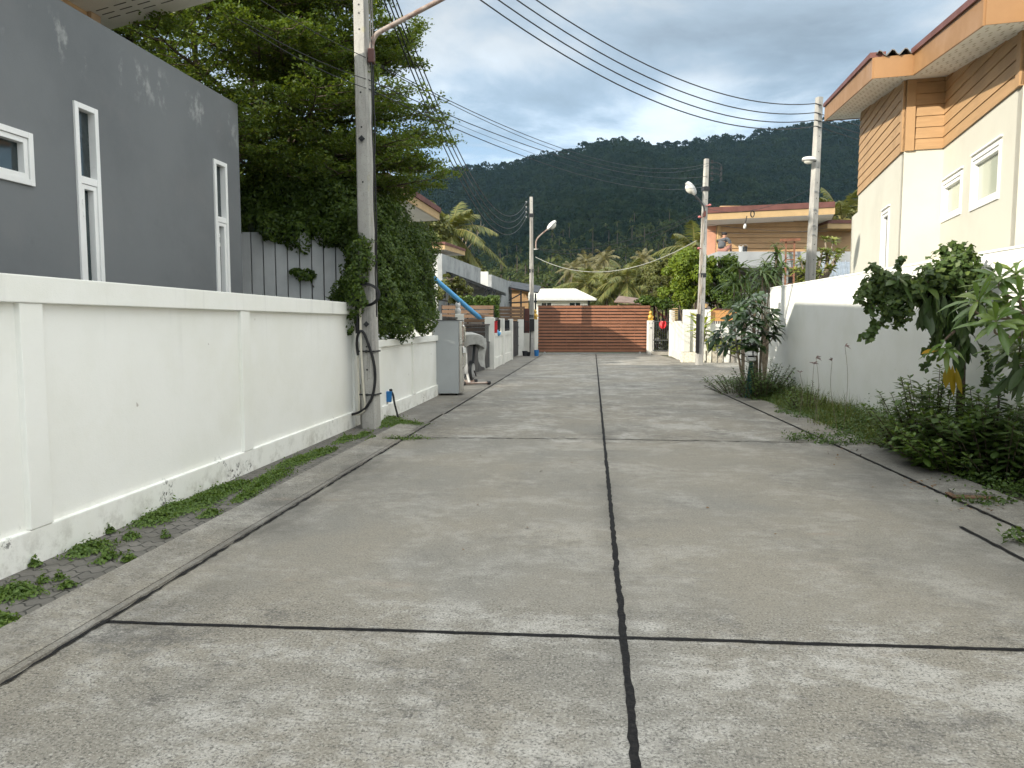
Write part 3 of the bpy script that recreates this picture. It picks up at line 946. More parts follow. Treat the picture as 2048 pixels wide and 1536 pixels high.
uw = MB()
c0 = HP(0.15, -2.2, 0)
for p0, p1, z1 in ((HP(-16, -1.55, 0), HP(-0.72, -1.55, 0), 6.05),):
    uw.slab(p0, p1, 0.14, 4.3, roof_z(-1.56), -1)
uw.slab(HP(-0.72, -1.56, 0), HP(-0.72, -8.7, 0), 0.14, 4.3, 4.5, -1)
uw.build('upper_wall', M['siding'], house)
tr = MB(); tr.slab(HP(-0.88, -1.515, 0), HP(-0.70, -1.515, 0), 0.05, 4.3, roof_z(-1.52) - 0.004); tr.build('corner_board', pmat('corner_tan', (0.40, 0.27, 0.17), 0.6), house)


pass


rl = MB()
a0, a1, b0, b1 = -18.0, -0.33, -9.5, 0.91
rl.hexa([HP(a0, b0, roof_z(b0)), HP(a0, b1, roof_z(b1)), HP(a1, b1, roof_z(b1)), HP(a1, b0, roof_z(b0)),
         HP(a0, b0, roof_z(b0) + 0.06), HP(a0, b1, roof_z(b1) + 0.06), HP(a1, b1, roof_z(b1) + 0.06), HP(a1, b0, roof_z(b0) + 0.06)])
rl.build('soffit', M['soffit'], house)
rl = MB()
a0, a1, b0, b1 = -18.03, -0.29, -9.55, 0.95
rl.hexa([HP(a0, b0, roof_z(b0) + 0.062), HP(a0, b1, roof_z(b1) + 0.062), HP(a1, b1, roof_z(b1) + 0.062), HP(a1, b0, roof_z(b0) + 0.062),
         HP(a0, b0, roof_z(b0) + 0.46), HP(a0, b1, roof_z(b1) + 0.46), HP(a1, b1, roof_z(b1) + 0.46), HP(a1, b0, roof_z(b0) + 0.46)])
rl.build('roof', M['roofred'], house)
sl = MB()
for r_ in range(3):
    for i in range(9):
        a = -0.6 - r_ * 1.15
        for k in range(3):
            b = -1.45 + i * 0.25 + (0.13 if r_ % 2 else 0)
            aa = a - k * 0.12
            sl.hexa([HP(aa - 0.007, b, roof_z(b) - 0.004), HP(aa - 0.007, b + 0.17, roof_z(b + 0.17) - 0.004), HP(aa + 0.007, b + 0.17, roof_z(b + 0.17) - 0.004), HP(aa + 0.007, b, roof_z(b) - 0.004),
                     HP(aa - 0.007, b, roof_z(b) + 0.01), HP(aa - 0.007, b + 0.17, roof_z(b + 0.17) + 0.01), HP(aa + 0.007, b + 0.17, roof_z(b + 0.17) + 0.01), HP(aa + 0.007, b, roof_z(b) + 0.01)])
sl.build('vent_slots', M['slot'], house)['kind'] = 'stuff'

# pale board fence between the plots
fence = thing('board_fence', 'pale grey upright board fence between grey house and utility pole', 'fence', (-3.8, 12.35, 0))
fb = MB(); fb.bb(-5.3, -2.62, 12.40, 12.43, 0, 3.08); fb.build('backing', M['dark'], fence)
fb = MB()
x = -5.29
while x < -2.75:
    fb.bb(x, x + 0.178, 12.345, 12.375 + random.uniform(0, .006), 0.0, 3.1); x += 0.199
fb.build('board_panel', M['fence_l'], fence)

# ================================================================== right boundary wall
wallR = thing('boundary_wall', 'tall plain white wall along the right side below the cream house', 'wall', (rw(10), 10, 0))
wb = MB(); wb.slab((rw(-8), -8), (rw(17.7), 17.7), 0.14, -0.05, 2.42, 1); wb.build('panel', M['white2'], wallR)
cb = MB(); cb.slab((rw(-8) - 0.012, -8), (rw(17.7) - 0.012, 17.705), 0.17, 2.421, 2.45, 1); cb.build('coping', M['white2'], wallR)

# ================================================================== cream house (right)
RU = Vector((0.278, 0.9606, 0)); RN = Vector((-0.9606, 0.278, 0))
HC = Vector((6.22, 12.0, 0))     # corner between far facade and the return face
HCI = HC - RN * 0.56             # inner corner
HAf = HC + RU * 4.25
HD = HCI - RU * 3.25
HDI = HD - RN * 0.62
HE = HDI - RU * 6.0
ZS = 4.33                        # foot of the boarding


def sof(p):                      # soffit height: the roof falls towards us
    return 5.42 + 0.150 * ((Vector((p[0], p[1], 0)) - HC).dot(RU))


creamh = thing('cream_house', 'cream house with tan boarded upper walls and stepped orange eaves', 'house', tuple(HC))
lowb = MB()
# facade runs: far, return, near, return, nearest
winS = [(0.92, 1.56, 1.5, 3.58)]
far_end = HC + RU * 5.05


def run(A, B, z0, z1, ops=()):
    wall_open(lowb, A, B, z0, z1, 0.15, list(ops), Vector(((B - A).y, -(B - A).x, 0)))


run(HC + RU * 0.003, far_end, -0.05, 3.98, winS)
lowb.slab(HC + RU * 0.003, HC + RU * 4.27, 0.15, 3.981, ZS, 1)
run(HCI, HC, -0.05, ZS)
LD = (HCI - HD).length
wins = [(LD - 2.64, LD - 1.50, 3.14, 3.86), (LD - 1.08, LD - 0.06, 3.17, 3.79)]
run(HD + RU * 0.003, HCI, -0.05, ZS, wins)
run(HDI, HD, -0.05, ZS)
run(HE, HDI, -0.05, ZS)
lowb.slab(far_end, far_end + RU.cross(Vector((0, 0, 1))) * 8, 0.15, -0.05, 3.98, 1)
lowb.build('wall', M['cream'], creamh)
core = MB()
core.prism([HE - RN * 0.5 + Vector((0, 0, 0)), HE - RN * 8, far_end - RN * 8, far_end - RN * 0.5 - RU * 0.8], (0, 0, 5.0))
core.build('core', M['cream'], creamh)


def siding(A, B, name='siding'):
    """lapped boards from ZS up to the soffit between plan points"""
    A, B = Vector(A), Vector(B); d = (B - A).normalized(); n = Vector((-d.y, d.x, 0))
    mb = MB(); z = ZS; h = 0.172
    top = max(sof(A), sof(B))
    while z < top - 0.01:
        za, zb = min(z + h - 0.008, sof(A)), min(z + h - 0.008, sof(B))
        if za > z or zb > z:
            za, zb = max(za, z + 0.001), max(zb, z + 0.001)
            o0, o1 = n * 0.030, n * 0.016
            P8 = [A, B, B + o0, A + o0]
            Pt = [A, B, B + o1, A + o1]
            mb.hexa([Vector((q.x, q.y, z)) for q in P8] + [Vector((q.x, q.y, zz)) for q, zz in zip(Pt, (za, zb, zb, za))])
        z += h
    # backing
    b0 = [A - n * 0.1, B - n * 0.1, B + n * 0.008, A + n * 0.008]
    mb.hexa([Vector((q.x, q.y, ZS)) for q in b0] + [Vector((q.x, q.y, sof(q))) for q in b0])
    return mb.build(name, M['siding'], creamh)


siding(HC, HAf); siding(HCI, HC); siding(HD, HCI); siding(HDI, HD); siding(HE, HDI)
M['cornertan'] = pmat('corner_board_tan', (0.42, 0.26, 0.132), 0.55, 0.08)
for c in (HC, HD):
    cbm = MB()
    for d1, d2 in ((RU, RN), (-RN, -RU)):
        q = [c + d2 * 0.0, c + d1 * 0.13, c + d1 * 0.13 + d2 * 0.046, c + d2 * 0.046]
        cbm.hexa([Vector((k.x, k.y, ZS - 0.01)) for k in q] + [Vector((k.x, k.y, sof(k) - 0.004)) for k in q])
    cbm.build('corner_board', M['cornertan'], creamh)
# soffit, fascia, roof
OV = 0.58


def Z(p, dz=0.0): return Vector((p.x, p.y, sof(p) + dz))


outer = [HAf + RU * 1.15 + RN * OV, HC - RU * OV + RN * OV, HCI - RU * OV + RN * OV, HD - RU * OV + RN * OV, HDI - RU * OV + RN * OV, HE + RN * OV]
inner_back = [HE - RN * 8, HAf + RU * 1.15 - RN * 8]
poly = outer + inner_back
sm = MB(); n_ = len(poly)
sm.add([Z(p) for p in poly] + [Z(p, 0.05) for p in poly], [tuple(range(n_)), tuple(range(n_, 2 * n_))[::-1]] + [(i, (i + 1) % n_, n_ + (i + 1) % n_, n_ + i) for i in range(n_)])
sm.build('soffit', M['soffit'], creamh)
fm = MB()
for p, q in zip(outer[:-1], outer[1:]):
    d = (q - p).normalized(); n = Vector((d.y, -d.x, 0))
    if n.dot(RN) < -0.1 or n.dot(-RU) < -0.1: n = -n
    r4 = [p, q, q + n * 0.025, p + n * 0.025]
    fm.hexa([Z(k, -0.02) for k in r4] + [Z(k, 0.29) for k in r4])
p, q = outer[0], inner_back[1]
r4 = [p, q, q + RU * 0.025, p + RU * 0.025]
fm.hexa([Z(k, -0.02) for k in r4] + [Z(k, 0.29) for k in r4])
fm.build('fascia', M['fascia'], creamh)
# vent holes in the soffit: rows of short slots
vm = MB()


def vents(p0, du, dv, nu, nv, su, sv):
    for i in range(nu):
        for j in range(nv):
            c = p0 + du * (su * i) + dv * (sv * j + (su / 4 if i % 2 else 0))
            e = du * 0.045; w = dv * 0.009
            q = [c - e - w, c + e - w, c + e + w, c - e + w]
            vm.hexa([Z(k, -0.003) for k in q] + [Z(k, 0.01) for k in q])


vents(HC + RN * 0.10 - RU * 0.4, RU, RN, 38, 4, 0.145, 0.12)
vents(HD + RN * 0.08 - RU * 0.45, RU, RN, 22, 4, 0.15, 0.12)
vm.build('vent_slots', M['slot2'], creamh)['kind'] = 'stuff'
# roof: red verge caps along the slopes, corrugated sheets whose ends show at the low edges
vc = MB()
for p, q in ((outer[0], outer[1]), (outer[2], outer[3]), (outer[4], outer[5])):
    r4 = [p - RN * 0.16, q - RN * 0.16, q + RN * 0.06, p + RN * 0.06]
    vc.hexa([Z(k, 0.292) for k in r4] + [Z(k, 0.37) for k in r4])
vc.build('verge_cap', M['roofred'], creamh)


def corr_roof(p_out, width, length, dz=0.0):
    """corrugated sheet; p_out: street-side low corner; width away from the street, length up the slope"""
    nu, nl = int(width / 0.035), 6; V, F = [], []
    for j in range(nl):
        for i in range(nu + 1):
            b = i * 0.035; a = -0.07 + (length + 0.07) * j / (nl - 1)
            q = p_out + RU * a - RN * b
            V.append(Z(q, dz + 0.345 + 0.044 * math.sin(b / 0.177 * 2 * math.pi) + (0.05 if b < 0.0 else 0)))
    w = nu + 1
    for j in range(nl - 1):
        for i in range(nu): F.append((j * w + i, j * w + i + 1, (j + 1) * w + i + 1, (j + 1) * w + i))
    mb = MB().add(V, F)
    base = len(V)
    mb.add([v - Vector((0, 0, 0.014)) for v in V], [f[::-1] for f in F])
    for i in range(nu): mb.add([V[i], V[i + 1], V[i + 1] - Vector((0, 0, 0.014)), V[i] - Vector((0, 0, 0.014))], [(0, 1, 2, 3)])
    return mb


corr_roof(outer[1] - RN * 0.02, 8.0, 5.9).build('corrugated_sheet', M['tile'], creamh, smooth=True)
corr_roof(outer[3] - RN * 0.02, 7.4, 3.0).build('corrugated_sheet', M['tile'], creamh, smooth=True)


def cream_window(A, B, u0, u1, z0, z1, pane='glass_frost', tilt=False):
    A, B = Vector(A), Vector(B); d = (B - A).normalized(); n = Vector((-d.y, d.x, 0))

    def Q(u, o, z): q = A + d * u + n * o; return Vector((q.x, q.y, z))

    def ring(a0, a1, c0, c1, w, d0, d1, mb):
        for (x0, x1, y0, y1) in ((a0, a0 + w, c0, c1), (a1 - w, a1, c0, c1), (a0 + w, a1 - w, c1 - w, c1), (a0 + w, a1 - w, c0, c0 + w)):
            mb.hexa([Q(x, b, z) for z in (y0, y1) for x, b in ((x0, d0), (x1, d0), (x1, d1), (x0, d1))])
    f = MB(); ring(u0, u1, z0, z1, 0.05, -0.1, 0.02, f); fo = f.build('window', M['upvc'], creamh, bevel=0.003)
    s = MB(); ring(u0 + 0.055, u1 - 0.055, z0 + 0.055, z1 - 0.055, 0.05, -0.08, 0.004, s); s.build('sash', M['upvc'], fo, bevel=0.003)
    g = MB(); g.quad(Q(u0 + .105, -.05, z0 + .105), Q(u1 - .105, -.05, z0 + .105), Q(u1 - .105, -.05, z1 - .105), Q(u0 + .105, -.05, z1 - .105)); g.build('pane', M[pane], fo)
    h = MB(); h.hexa([Q(x, b, z) for z in (z1 + 0.03, z1 + 0.055) for x, b in ((u0 - 0.02, 0.001), (u1 + 0.02, 0.001), (u1 + 0.02, 0.03), (u0 - 0.02, 0.03))]); h.build('drip_edge', M['upvc'], fo)


for w in wins: cream_window(HD, HCI, *w)
cream_window(HC, far_end, *winS[0], pane='glass')

# ================================================================== utility poles
def square_pole(parent, base, top, w0, w1, holes=True, ax=(1, 0), zlist=None):
    base, top = Vector(base), Vector(top); mb = MB()
    ux = Vector((*ax, 0)).normalized(); uy = Vector((-ux.y, ux.x, 0))
    rings = []
    for i in range(9):
        t = i / 8; c = base.lerp(top, t); w = w0 + (w1 - w0) * t; ch = w * 0.12
        rings.append([c + ux * (a * (w / 2) - (a * ch if f else 0)) + uy * (b * w / 2 - (0 if f else b * ch)) for a, b, f in
                      ((-1, -1, 1), (1, -1, 1), (1, -1, 0), (1, 1, 0), (1, 1, 1), (-1, 1, 1), (-1, 1, 0), (-1, -1, 0))])
    V = [v for r in rings for v in r]; F = []
    for i in range(8):
        for k in range(8):
            F.append((i * 8 + k, i * 8 + (k + 1) % 8, (i + 1) * 8 + (k + 1) % 8, (i + 1) * 8 + k))
    F += [tuple(range(8))[::-1], tuple(range(64, 72))]
    mb.add(V, F); mb.build('shaft', M['pole'], parent)
    if holes:
        hb = MB(); Ht = (top - base).z
        for z in (zlist or [h for h in np.arange(0.9, Ht - 0.2, 0.42)]):
            t = z / Ht; c = base.lerp(top, t) - uy * ((w0 + (w1 - w0) * t) / 2 + 0.001)
            hb._lathe(c, [(0.014, 0), (0.014, 0.003)], 8, -uy)
        hb.build('bolt_holes', M['black'], parent)


def band(parent, base, top, z, w, h=0.06, mat='steel', ax=(1, 0), name='clamp'):
    base, top = Vector(base), Vector(top); c = base.lerp(top, (z - base.z) / (top.z - base.z))
    mb = MB().box(c, (w, w, h), ax)
    uy = Vector((-Vector((*ax, 0)).normalized().y, Vector((*ax, 0)).normalized().x, 0))
    mb._lathe(c - uy * w / 2, [(0.02, 0), (0.02, 0.02), (0.011, 0.02), (0.011, 0.045)], 8, -uy)
    return mb.build(name, M[mat], parent)


def rack(parent, c, n, d, out, sp=0.2):
    """upright wire rack with spool insulators; c: bottom centre, out: direction away from the pole"""
    c, out = Vector(c), Vector(out).normalized()
    mb = MB().bar(c + out * 0.02, c + out * 0.02 + Vector((0, 0, sp * (n - 1) + 0.24)), 0.05, 0.015, out)
    mb.bar(c + out * 0.16 + Vector((0, 0, 0.06)), c + out * 0.16 + Vector((0, 0, sp * (n - 1) + 0.18)), 0.02)
    for i in range(n):
        z = 0.12 + i * sp
        for k in (-0.05, 0.05): mb.bar(c + out * 0.02 + Vector((0, 0, z + k)), c + out * 0.17 + Vector((0, 0, z + k)), 0.03, 0.006)
    r = mb.build('wire_rack', M['dark'], parent)
    pts = []
    for i in range(n):
        p = c + out * 0.16 + Vector((0, 0, 0.12 + i * sp)); pts.append(p)
        MB()._lathe(p - Vector((0, 0, 0.04)), [(0.035, 0), (0.04, 0.012), (0.022, 0.028), (0.022, 0.052), (0.04, 0.068), (0.035, 0.08)], 10, Vector((0, 0, 1))).build('insulator', M['lamp'], r, smooth=True)
    return pts


PA = Vector((-0.11, 0.994, 0))
p1 = thing('utility_pole', 'tall near concrete utility pole with cables at its foot, beside the left wall', 'utility pole', (-2.17, 11.3, 0))
B1, T1 = Vector((-2.17, 11.33, -0.05)), Vector((-2.245, 11.33, 8.25))
square_pole(p1, B1, T1, 0.245, 0.165, ax=(0.985, -0.17), zlist=[0.95, 1.3, 2.9, 3.75, 4.55, 5.05, 5.95, 6.18, 6.3, 6.42])
mb = MB()
for z, r_ in ((4.35, 0.05), (1.63, 0.045)):
    c = B1.lerp(T1, z / 8.25) + Vector((-0.015, -0.118, 0))
    mb.hexa([c + Vector((a, d, b)) for d in (0.0, -0.012) for a, b in ((0, -r_), (r_, 0), (0, r_), (-r_, 0))])
    mb._lathe(c + Vector((0, -0.012, 0)), [(0.016, 0), (0.016, 0.02), (0.008, 0.02), (0.008, 0.04)], 8, Vector((0, -1, 0)))
mb.build('bolt_plate', M['dark'], p1)
for z in (0.52, 1.18): band(p1, B1, T1, z, 0.262, 0.022, 'dark', (0.985, -0.17))
rackL = rack(p1, (-2.13, 11.40, 6.45), 4, 0, (1, 0.1, 0), 0.17)
rackR = rack(p1, (-2.135, 11.26, 7.32), 4, 0, (1, -0.2, 0), 0.2)
# cables and pipes fixed to the pole
def wob(a, b, n=10, amp=0.012, seed=0):
    a, b = Vector(a), Vector(b)
    return [a.lerp(b, i / n) + Vector((mnoise.noise(Vector((i * 0.6, seed, 0))), mnoise.noise(Vector((i * 0.6, seed, 5))), 0)) * amp for i in range(n + 1)]


mb = MB().tube(wob((-2.052, 11.27, 6.6), (-2.03, 11.24, 2.0), 16, 0.02, 2), 0.012, 6)
mb.tube(wob((-2.075, 11.205, 7.4), (-2.04, 11.185, 1.7), 18, 0.015, 7), 0.011, 6)
mb.build('cable_run', M['cable'], p1)
mb = MB().tube([(-2.285, 11.19, 2.05), (-2.28, 11.19, 1.2), (-2.25, 11.19, 0.55), (-2.23, 11.185, 0.36), (-2.25, 11.19, 0.28), (-2.33, 11.23, 0.22), (-2.47, 11.3, 0.20)], 0.019, 10)
mb.tube([(-2.335, 11.24, 1.32), (-2.335, 11.24, 0.6), (-2.335, 11.25, 0.26)], 0.016, 10)
mb.build('conduit', M['pvc'], p1, smooth=True)
arc = [(-2.33, 11.2, 1.12), (-2.345, 11.19, 1.3), (-2.31, 11.17, 1.46), (-2.24, 11.165, 1.47), (-2.17, 11.17, 1.3), (-2.09, 11.18, 1.02), (-2.075, 11.185, 0.75), (-2.12, 11.18, 0.5), (-2.22, 11.18, 0.33), (-2.33, 11.22, 0.25), (-2.45, 11.28, 0.21)]


def smoothpts(p, n=4):
    p = [Vector(q) for q in p]; out = []
    for i in range(len(p) - 1):
        a, b, c, d = p[max(i - 1, 0)], p[i], p[i + 1], p[min(i + 2, len(p) - 1)]
        for k in range(n):
            t = k / n
            out.append(0.5 * ((2 * b) + (c - a) * t + (2 * a - 5 * b + 4 * c - d) * t * t + (3 * b - a - 3 * c + d) * t ** 3))
    return out + [p[-1]]


mb = MB().tube(smoothpts(arc, 5), 0.021, 8)
mb.tube([(-2.345, 11.28, 2.3), (-2.35, 11.27, 1.9), (-2.345, 11.25, 1.45)], 0.03, 8)
for k in range(3):
    c = Vector((-2.19, 11.16 - 0.01 * k, 2.03)); r_ = 0.17 - 0.012 * k
    mb.tube([c + Vector((math.cos(t) * r_ * 1.25, 0.02 * math.sin(3 * t), math.sin(t) * r_)) for t in np.linspace(0, 2 * math.pi, 22)], 0.008, 6)
mb.build('cable_loop', M['cable'], p1, smooth=True)

PR = dict()
# right pole behind the right wall
pr = thing('utility_pole', 'leaning pale concrete utility pole behind the white wall, before the cream house', 'utility pole', (8.42, 20.9, 0), 'concrete utility poles')
p1['group'] = 'concrete utility poles'
BR, TR = P(1610, 770, 20.9), P(1638.5, 195, 20.9); BR.z = -0.05
square_pole(pr, BR, TR, 0.26, 0.16, ax=(0.97, 0.24))
rackRR = [P(1632, y, 20.7) for y in (207, 225, 240, 252)]
mb = MB()
for q in rackRR: mb.bar(q + Vector((0.12, 0.1, 0)), q + Vector((-0.02, 0, 0)), 0.03, 0.02)
mb.build('wire_rack', M['dark'], pr)
mb = MB()
for z in (4.2, 4.45, 4.9, 5.4): mb._lathe(BR.lerp(TR, z / 8) + Vector((-0.03, -0.10, 0)), [(0.03, 0), (0.03, 0.03), (0.015, 0.03), (0.015, 0.07)], 8, Vector((-0.2, -1, 0)).normalized())
mb.build('bolt', M['steel'], pr)
# middle pole by the planters
pm = thing('utility_pole', 'stained concrete utility pole rising from the potted plants', 'utility pole', (7.45, 28.8, 0), 'concrete utility poles')
BM, TM = P(1398, 729, 28.8), P(1413, 318, 28.8); BM.z = -0.05
square_pole(pm, BM, TM, 0.26, 0.16, ax=(0.98, 0.2))
for z in (3.45, 6.72): band(pm, BM, TM, z, 0.235, 0.16, 'dark', (0.98, 0.2))
cM = BM.lerp(TM, 0.9)
mb = MB()
for i in range(4):
    q = TM + Vector((0.09, -0.02, -0.12 - 0.21 * i)); mb.bar(q, q + Vector((0.18, -0.05, -0.02)), 0.03, 0.02); mb._lathe(q + Vector((0.12, -0.03, -0.05)), [(0.045, 0), (0.05, 0.02), (0.03, 0.05), (0.05, 0.08), (0.045, 0.1)], 8, Vector((0, 0, 1)))
mb.bar(TM + Vector((0.09, 0, -0.05)), TM + Vector((0.09, 0, -0.85)), 0.05, 0.02)
for i in range(3):
    q = TM + Vector((0.2, -0.05, -0.17 - 0.21 * i))
    mb.tube(smoothpts([q, q + Vector((0.16, 0.02, 0.03)), q + Vector((0.34, 0.02, -0.05)), q + Vector((0.40, 0.03, -0.2)), q + Vector((0.3, 0.02, -0.28))], 3), 0.014, 6)
    mb._lathe(q + Vector((0.36, 0.02, -0.24)), [(0.03, 0), (0.03, 0.12)], 8, Vector((0, 0, 1)))
mb.build('wire_rack', M['dark'], pm)
mb = MB()
for k in range(4):
    o = Vector((-0.13 + 0.03 * k, -0.12, 0))
    mb.tube(wob(BM.lerp(TM, 0.2) + o, BM.lerp(TM, 0.74) + o * 0.8, 18, 0.05, k), 0.016, 6)
mb.build('cable_run', pmat('cable_grey', (0.30, 0.26, 0.22), 0.6, 0.2), pm)
mb = MB().box(BM.lerp(TM, 0.16) + Vector((-0.13, -0.14, 0)), (0.12, 0.1, 1.5)); mb.build('cable_guard', M['black'], pm)
mb = MB()
for dx, z in ((-0.22, 5.75), (-0.20, 4.55), (0.16, 6.2)):
    q = BM.lerp(TM, z / 8); mb.bar(q + Vector((0, -0.08, 0)), q + Vector((dx, -0.12, 0.03)), 0.03); mb._lathe(q + Vector((dx - 0.05, -0.12, 0.03)), [(0.03, 0), (0.045, 0.03), (0.045, 0.08), (0.03, 0.1)], 8, Vector((1, 0, 0)))
mb.build('service_clamp', pmat('pink_insulator', (0.42, 0.14, 0.13), 0.5), pm)
# far left pole by the gate
pf = thing('utility_pole', 'far concrete utility pole standing left of the brown sliding gate', 'utility pole', (0.97, 37.0, 0), 'concrete utility poles')
BF, TF = P(1064, 711, 37.0), P(1062.5, 394, 37.0); BF.z = -0.05
square_pole(pf, BF, TF, 0.26, 0.15)
for z in (1.95, 4.2, 6.9): band(pf, BF, TF, z, 0.235, 0.18, 'dark')
rackF = rack(pf, TF + Vector((-0.09, -0.02, -1.10)), 4, 0, (-1, -0.3, 0), 0.24)
mb = MB()
for k in range(3): mb.tube(wob(BF.lerp(TF, 0.22) + Vector((-0.05 + 0.06 * k, -0.13, 0)), BF.lerp(TF, 0.86) + Vector((-0.04 + 0.04 * k, -0.1, 0)), 16, 0.04, k + 3), 0.014, 6)
mb.build('cable_run', pmat('cable_pale', (0.33, 0.31, 0.28), 0.6, 0.2), pf)
mb = MB().box(BF.lerp(TF, 0.2) + Vector((0, -0.16, 0)), (0.24, 0.12, 0.6)); mb.tube(wob((0.93, 36.84, 1.4), (0.9, 36.84, 0.15), 8, 0.03, 4), 0.02, 6); mb.build('meter_box', M['black'], pf)
mb = MB().bar(BF.lerp(TF, 0.675), BF.lerp(TF, 0.675) + Vector((0.34, -0.1, 0.02)), 0.07, 0.05); mb.build('bracket', M['lamp'], pf)

# ================================================================== street lamps
def lamp(label, arm, head_c, head_d, r_arm, arm_mat, s=1.0, bracket=None):
    t = thing('street_lamp', label, 'street lamp', tuple(arm[0]), 'street lamps on the utility poles')
    MB().tube(smoothpts(arm, 4), r_arm, 10).build('arm', M[arm_mat], t, smooth=True)
    if bracket: MB().box(bracket, (0.09, 0.13, 0.2)).build('bracket', M['maroon'], t, bevel=0.01)
    d = Vector(head_d).normalized(); c = Vector(head_c)
    x = Vector((0, 0, 1)).cross(d).normalized(); z = d.cross(x)
    V, F = [], []; nu, nv = 12, 9
    for i in range(nv):
        a = i / (nv - 1)
        L_ = -0.20 + 0.50 * a
        rr = 0.16 * math.sqrt(max(0, 1 - ((L_ - 0.06) / 0.27) ** 2)) + 0.028
        for k in range(nu):
            th = 2 * math.pi * k / nu
            V.append(c + (d * L_ + x * math.cos(th) * rr + z * (math.sin(th) * rr * (0.75 if math.sin(th) > 0 else 0.35))) * s)
    for i in range(nv - 1):
        for k in range(nu): F.append((i * nu + k, i * nu + (k + 1) % nu, (i + 1) * nu + (k + 1) % nu, (i + 1) * nu + k))
    F += [tuple(range(nu))[::-1], tuple(range((nv - 1) * nu, nv * nu))]
    h = MB().add(V, F).build('lamp_head', M['lamp'], t, smooth=True)
    V, F = [], []
    for i in range(6):
        a = i / 5 * math.pi / 2
        for k in range(nu):
            th = 2 * math.pi * k / nu
            V.append(c + (d * (0.07 + 0.17 * math.cos(a) * math.cos(th)) + x * 0.13 * math.cos(a) * math.sin(th) - z * (0.045 + 0.11 * math.sin(a))) * s)
    for i in range(5):
        for k in range(nu): F.append((i * nu + k, i * nu + (k + 1) % nu, (i + 1) * nu + (k + 1) % nu, (i + 1) * nu + k))
    MB().add(V, F).build('lens', M['lens'], h, smooth=True)
    return t


Yl = 11.25
a = [P(744, 112, Yl), P(744, 90, Yl), P(750, 73, Yl), P(770, 58, Yl), P(880, 0, Yl), P(985, -58, Yl)]
lamp('rusty lamp arm reaching over the street from the near left pole', a, P(1010, -72, Yl), (P(1010, -72, Yl) - P(985, -58, Yl)), 0.036, 'rust', 1.2, P(743, 113, Yl))
Yl = 36.8
a = [P(1072, 498, Yl), P(1072, 484, Yl), P(1078, 473, Yl), P(1097, 457, Yl)]
lamp('street lamp on the far pole left of the brown gate', a, P(1102, 453, Yl), (P(1106, 448, Yl) - P(1097, 457, Yl)), 0.035, 'rust', 1.15)
Yl = 28.6
a = [P(1408, 430, Yl), P(1407, 412, Yl), P(1390, 391, Yl)]
lamp('street lamp on the stained pole above the round green trees', a, P(1383, 380, Yl) , (P(1376, 372, Yl) - P(1390, 391, Yl)), 0.035, 'dark', 1.15, P(1409, 428, Yl))
Yl = 20.7
a = [P(1632, 322, Yl), P(1626, 321, Yl)]
lamp('small pale street lamp on the leaning pole before the cream house', a, P(1621, 320, Yl), Vector((-1, 0.3, 0.05)), 0.03, 'dark', 0.72)

# ================================================================== overhead wires
def wire(label, a, b, sag, r, mat='cable', group='overhead wires'):
    mb = MB().tube(catenary(a, b, sag, 28), r, 6, cap=False)
    return tag(mb.build('overhead_wire', M[mat], None, smooth=True), label, 'wire', group)


M['greycable'] = pmat('cable_weathered', (0.30, 0.30, 0.28), 0.6, 0.1)
nm = ['lowest', 'second lowest', 'second highest', 'highest']
for i in range(4):
    wire(f'{nm[i]} of four thick black cables from near pole to far gate pole', rackL[i], rackF[i], 2.0 - 0.02 * i, 0.0125, 'cable', 'four cables along the left side')
for i in range(4):
    wire(f'{nm[i]} of four thick black cables crossing the street to the leaning pole', rackR[i], rackRR[3 - i], 1.02 - 0.02 * i, 0.0125, 'cable', 'four cables across the street')
for i in range(4):
    q = rackRR[3 - i]
    wire(f'{nm[i]} black cable running from the leaning pole behind the cream house', q, q + Vector((9, 6.0, 0.1 * i)), 0.15, 0.011, 'cable', 'cables behind the cream house')
wire('thin upper service wire crossing the sky from near pole to stained pole', P(738, 118, 11.3), P(1418, 326, 28.8), 0.75, 0.007)
wire('thin twin service wire just under the upper one across the sky', P(738, 121, 11.3), P(1418, 331, 28.8), 0.80, 0.006)
wire('middle thin service wire from near pole to stained pole', P(738, 160, 11.3), P(1415, 352, 28.8), 0.55, 0.008)
wire('faint thin service wire between two darker ones above the hill', P(738, 170, 11.3), P(1415, 366, 28.8), 0.55, 0.004)
wire('lower thin service wire crossing before the wooded hill', P(738, 178, 11.3), P(1415, 372, 28.8), 0.62, 0.008)
for i, (pa, pb) in enumerate((((738, 118), (430, -60)), ((738, 160), (470, 35)), ((738, 178), (500, 60)))):
    wire(['upper', 'middle', 'lower'][i] + ' wire passing in front of the big layered tree', P(*pa, 11.3), P(*pb, 9.0), 0.06, 0.006)
wire('thin cable sagging from far lamp pole up to the stained pole', P(1074, 497, 36.9), P(1395, 425, 28.7), 0.55, 0.010, 'cable')
wire('second thin cable sagging just below the first toward stained pole', P(1074, 498, 36.9), P(1396, 430, 28.7), 0.72, 0.010, 'cable')
wire('thick pale cable sagging lowest above the gate', P(1071, 514, 36.9), P(1393, 481, 28.7), 0.95, 0.013, 'greycable')
wire('loose wire from stained pole to eaves of the tan house', P(1416, 448, 28.8), P(1655, 462, 34.5), 0.12, 0.008)
wire('second loose wire from stained pole across tan boarded wall', P(1416, 462, 28.8), P(1655, 455, 34.5), 0.2, 0.007)
wire('thin cable running from stained pole past hanging cable coil', P(1416, 418, 28.8), P(1632, 372, 20.9), 0.35, 0.007)
cc = thing('cable_coil', 'small black coil of spare cable hanging before tan house', 'cable coil', tuple(P(1505, 428, 25.8)))
mb = MB(); c = P(1505, 428, 25.8)
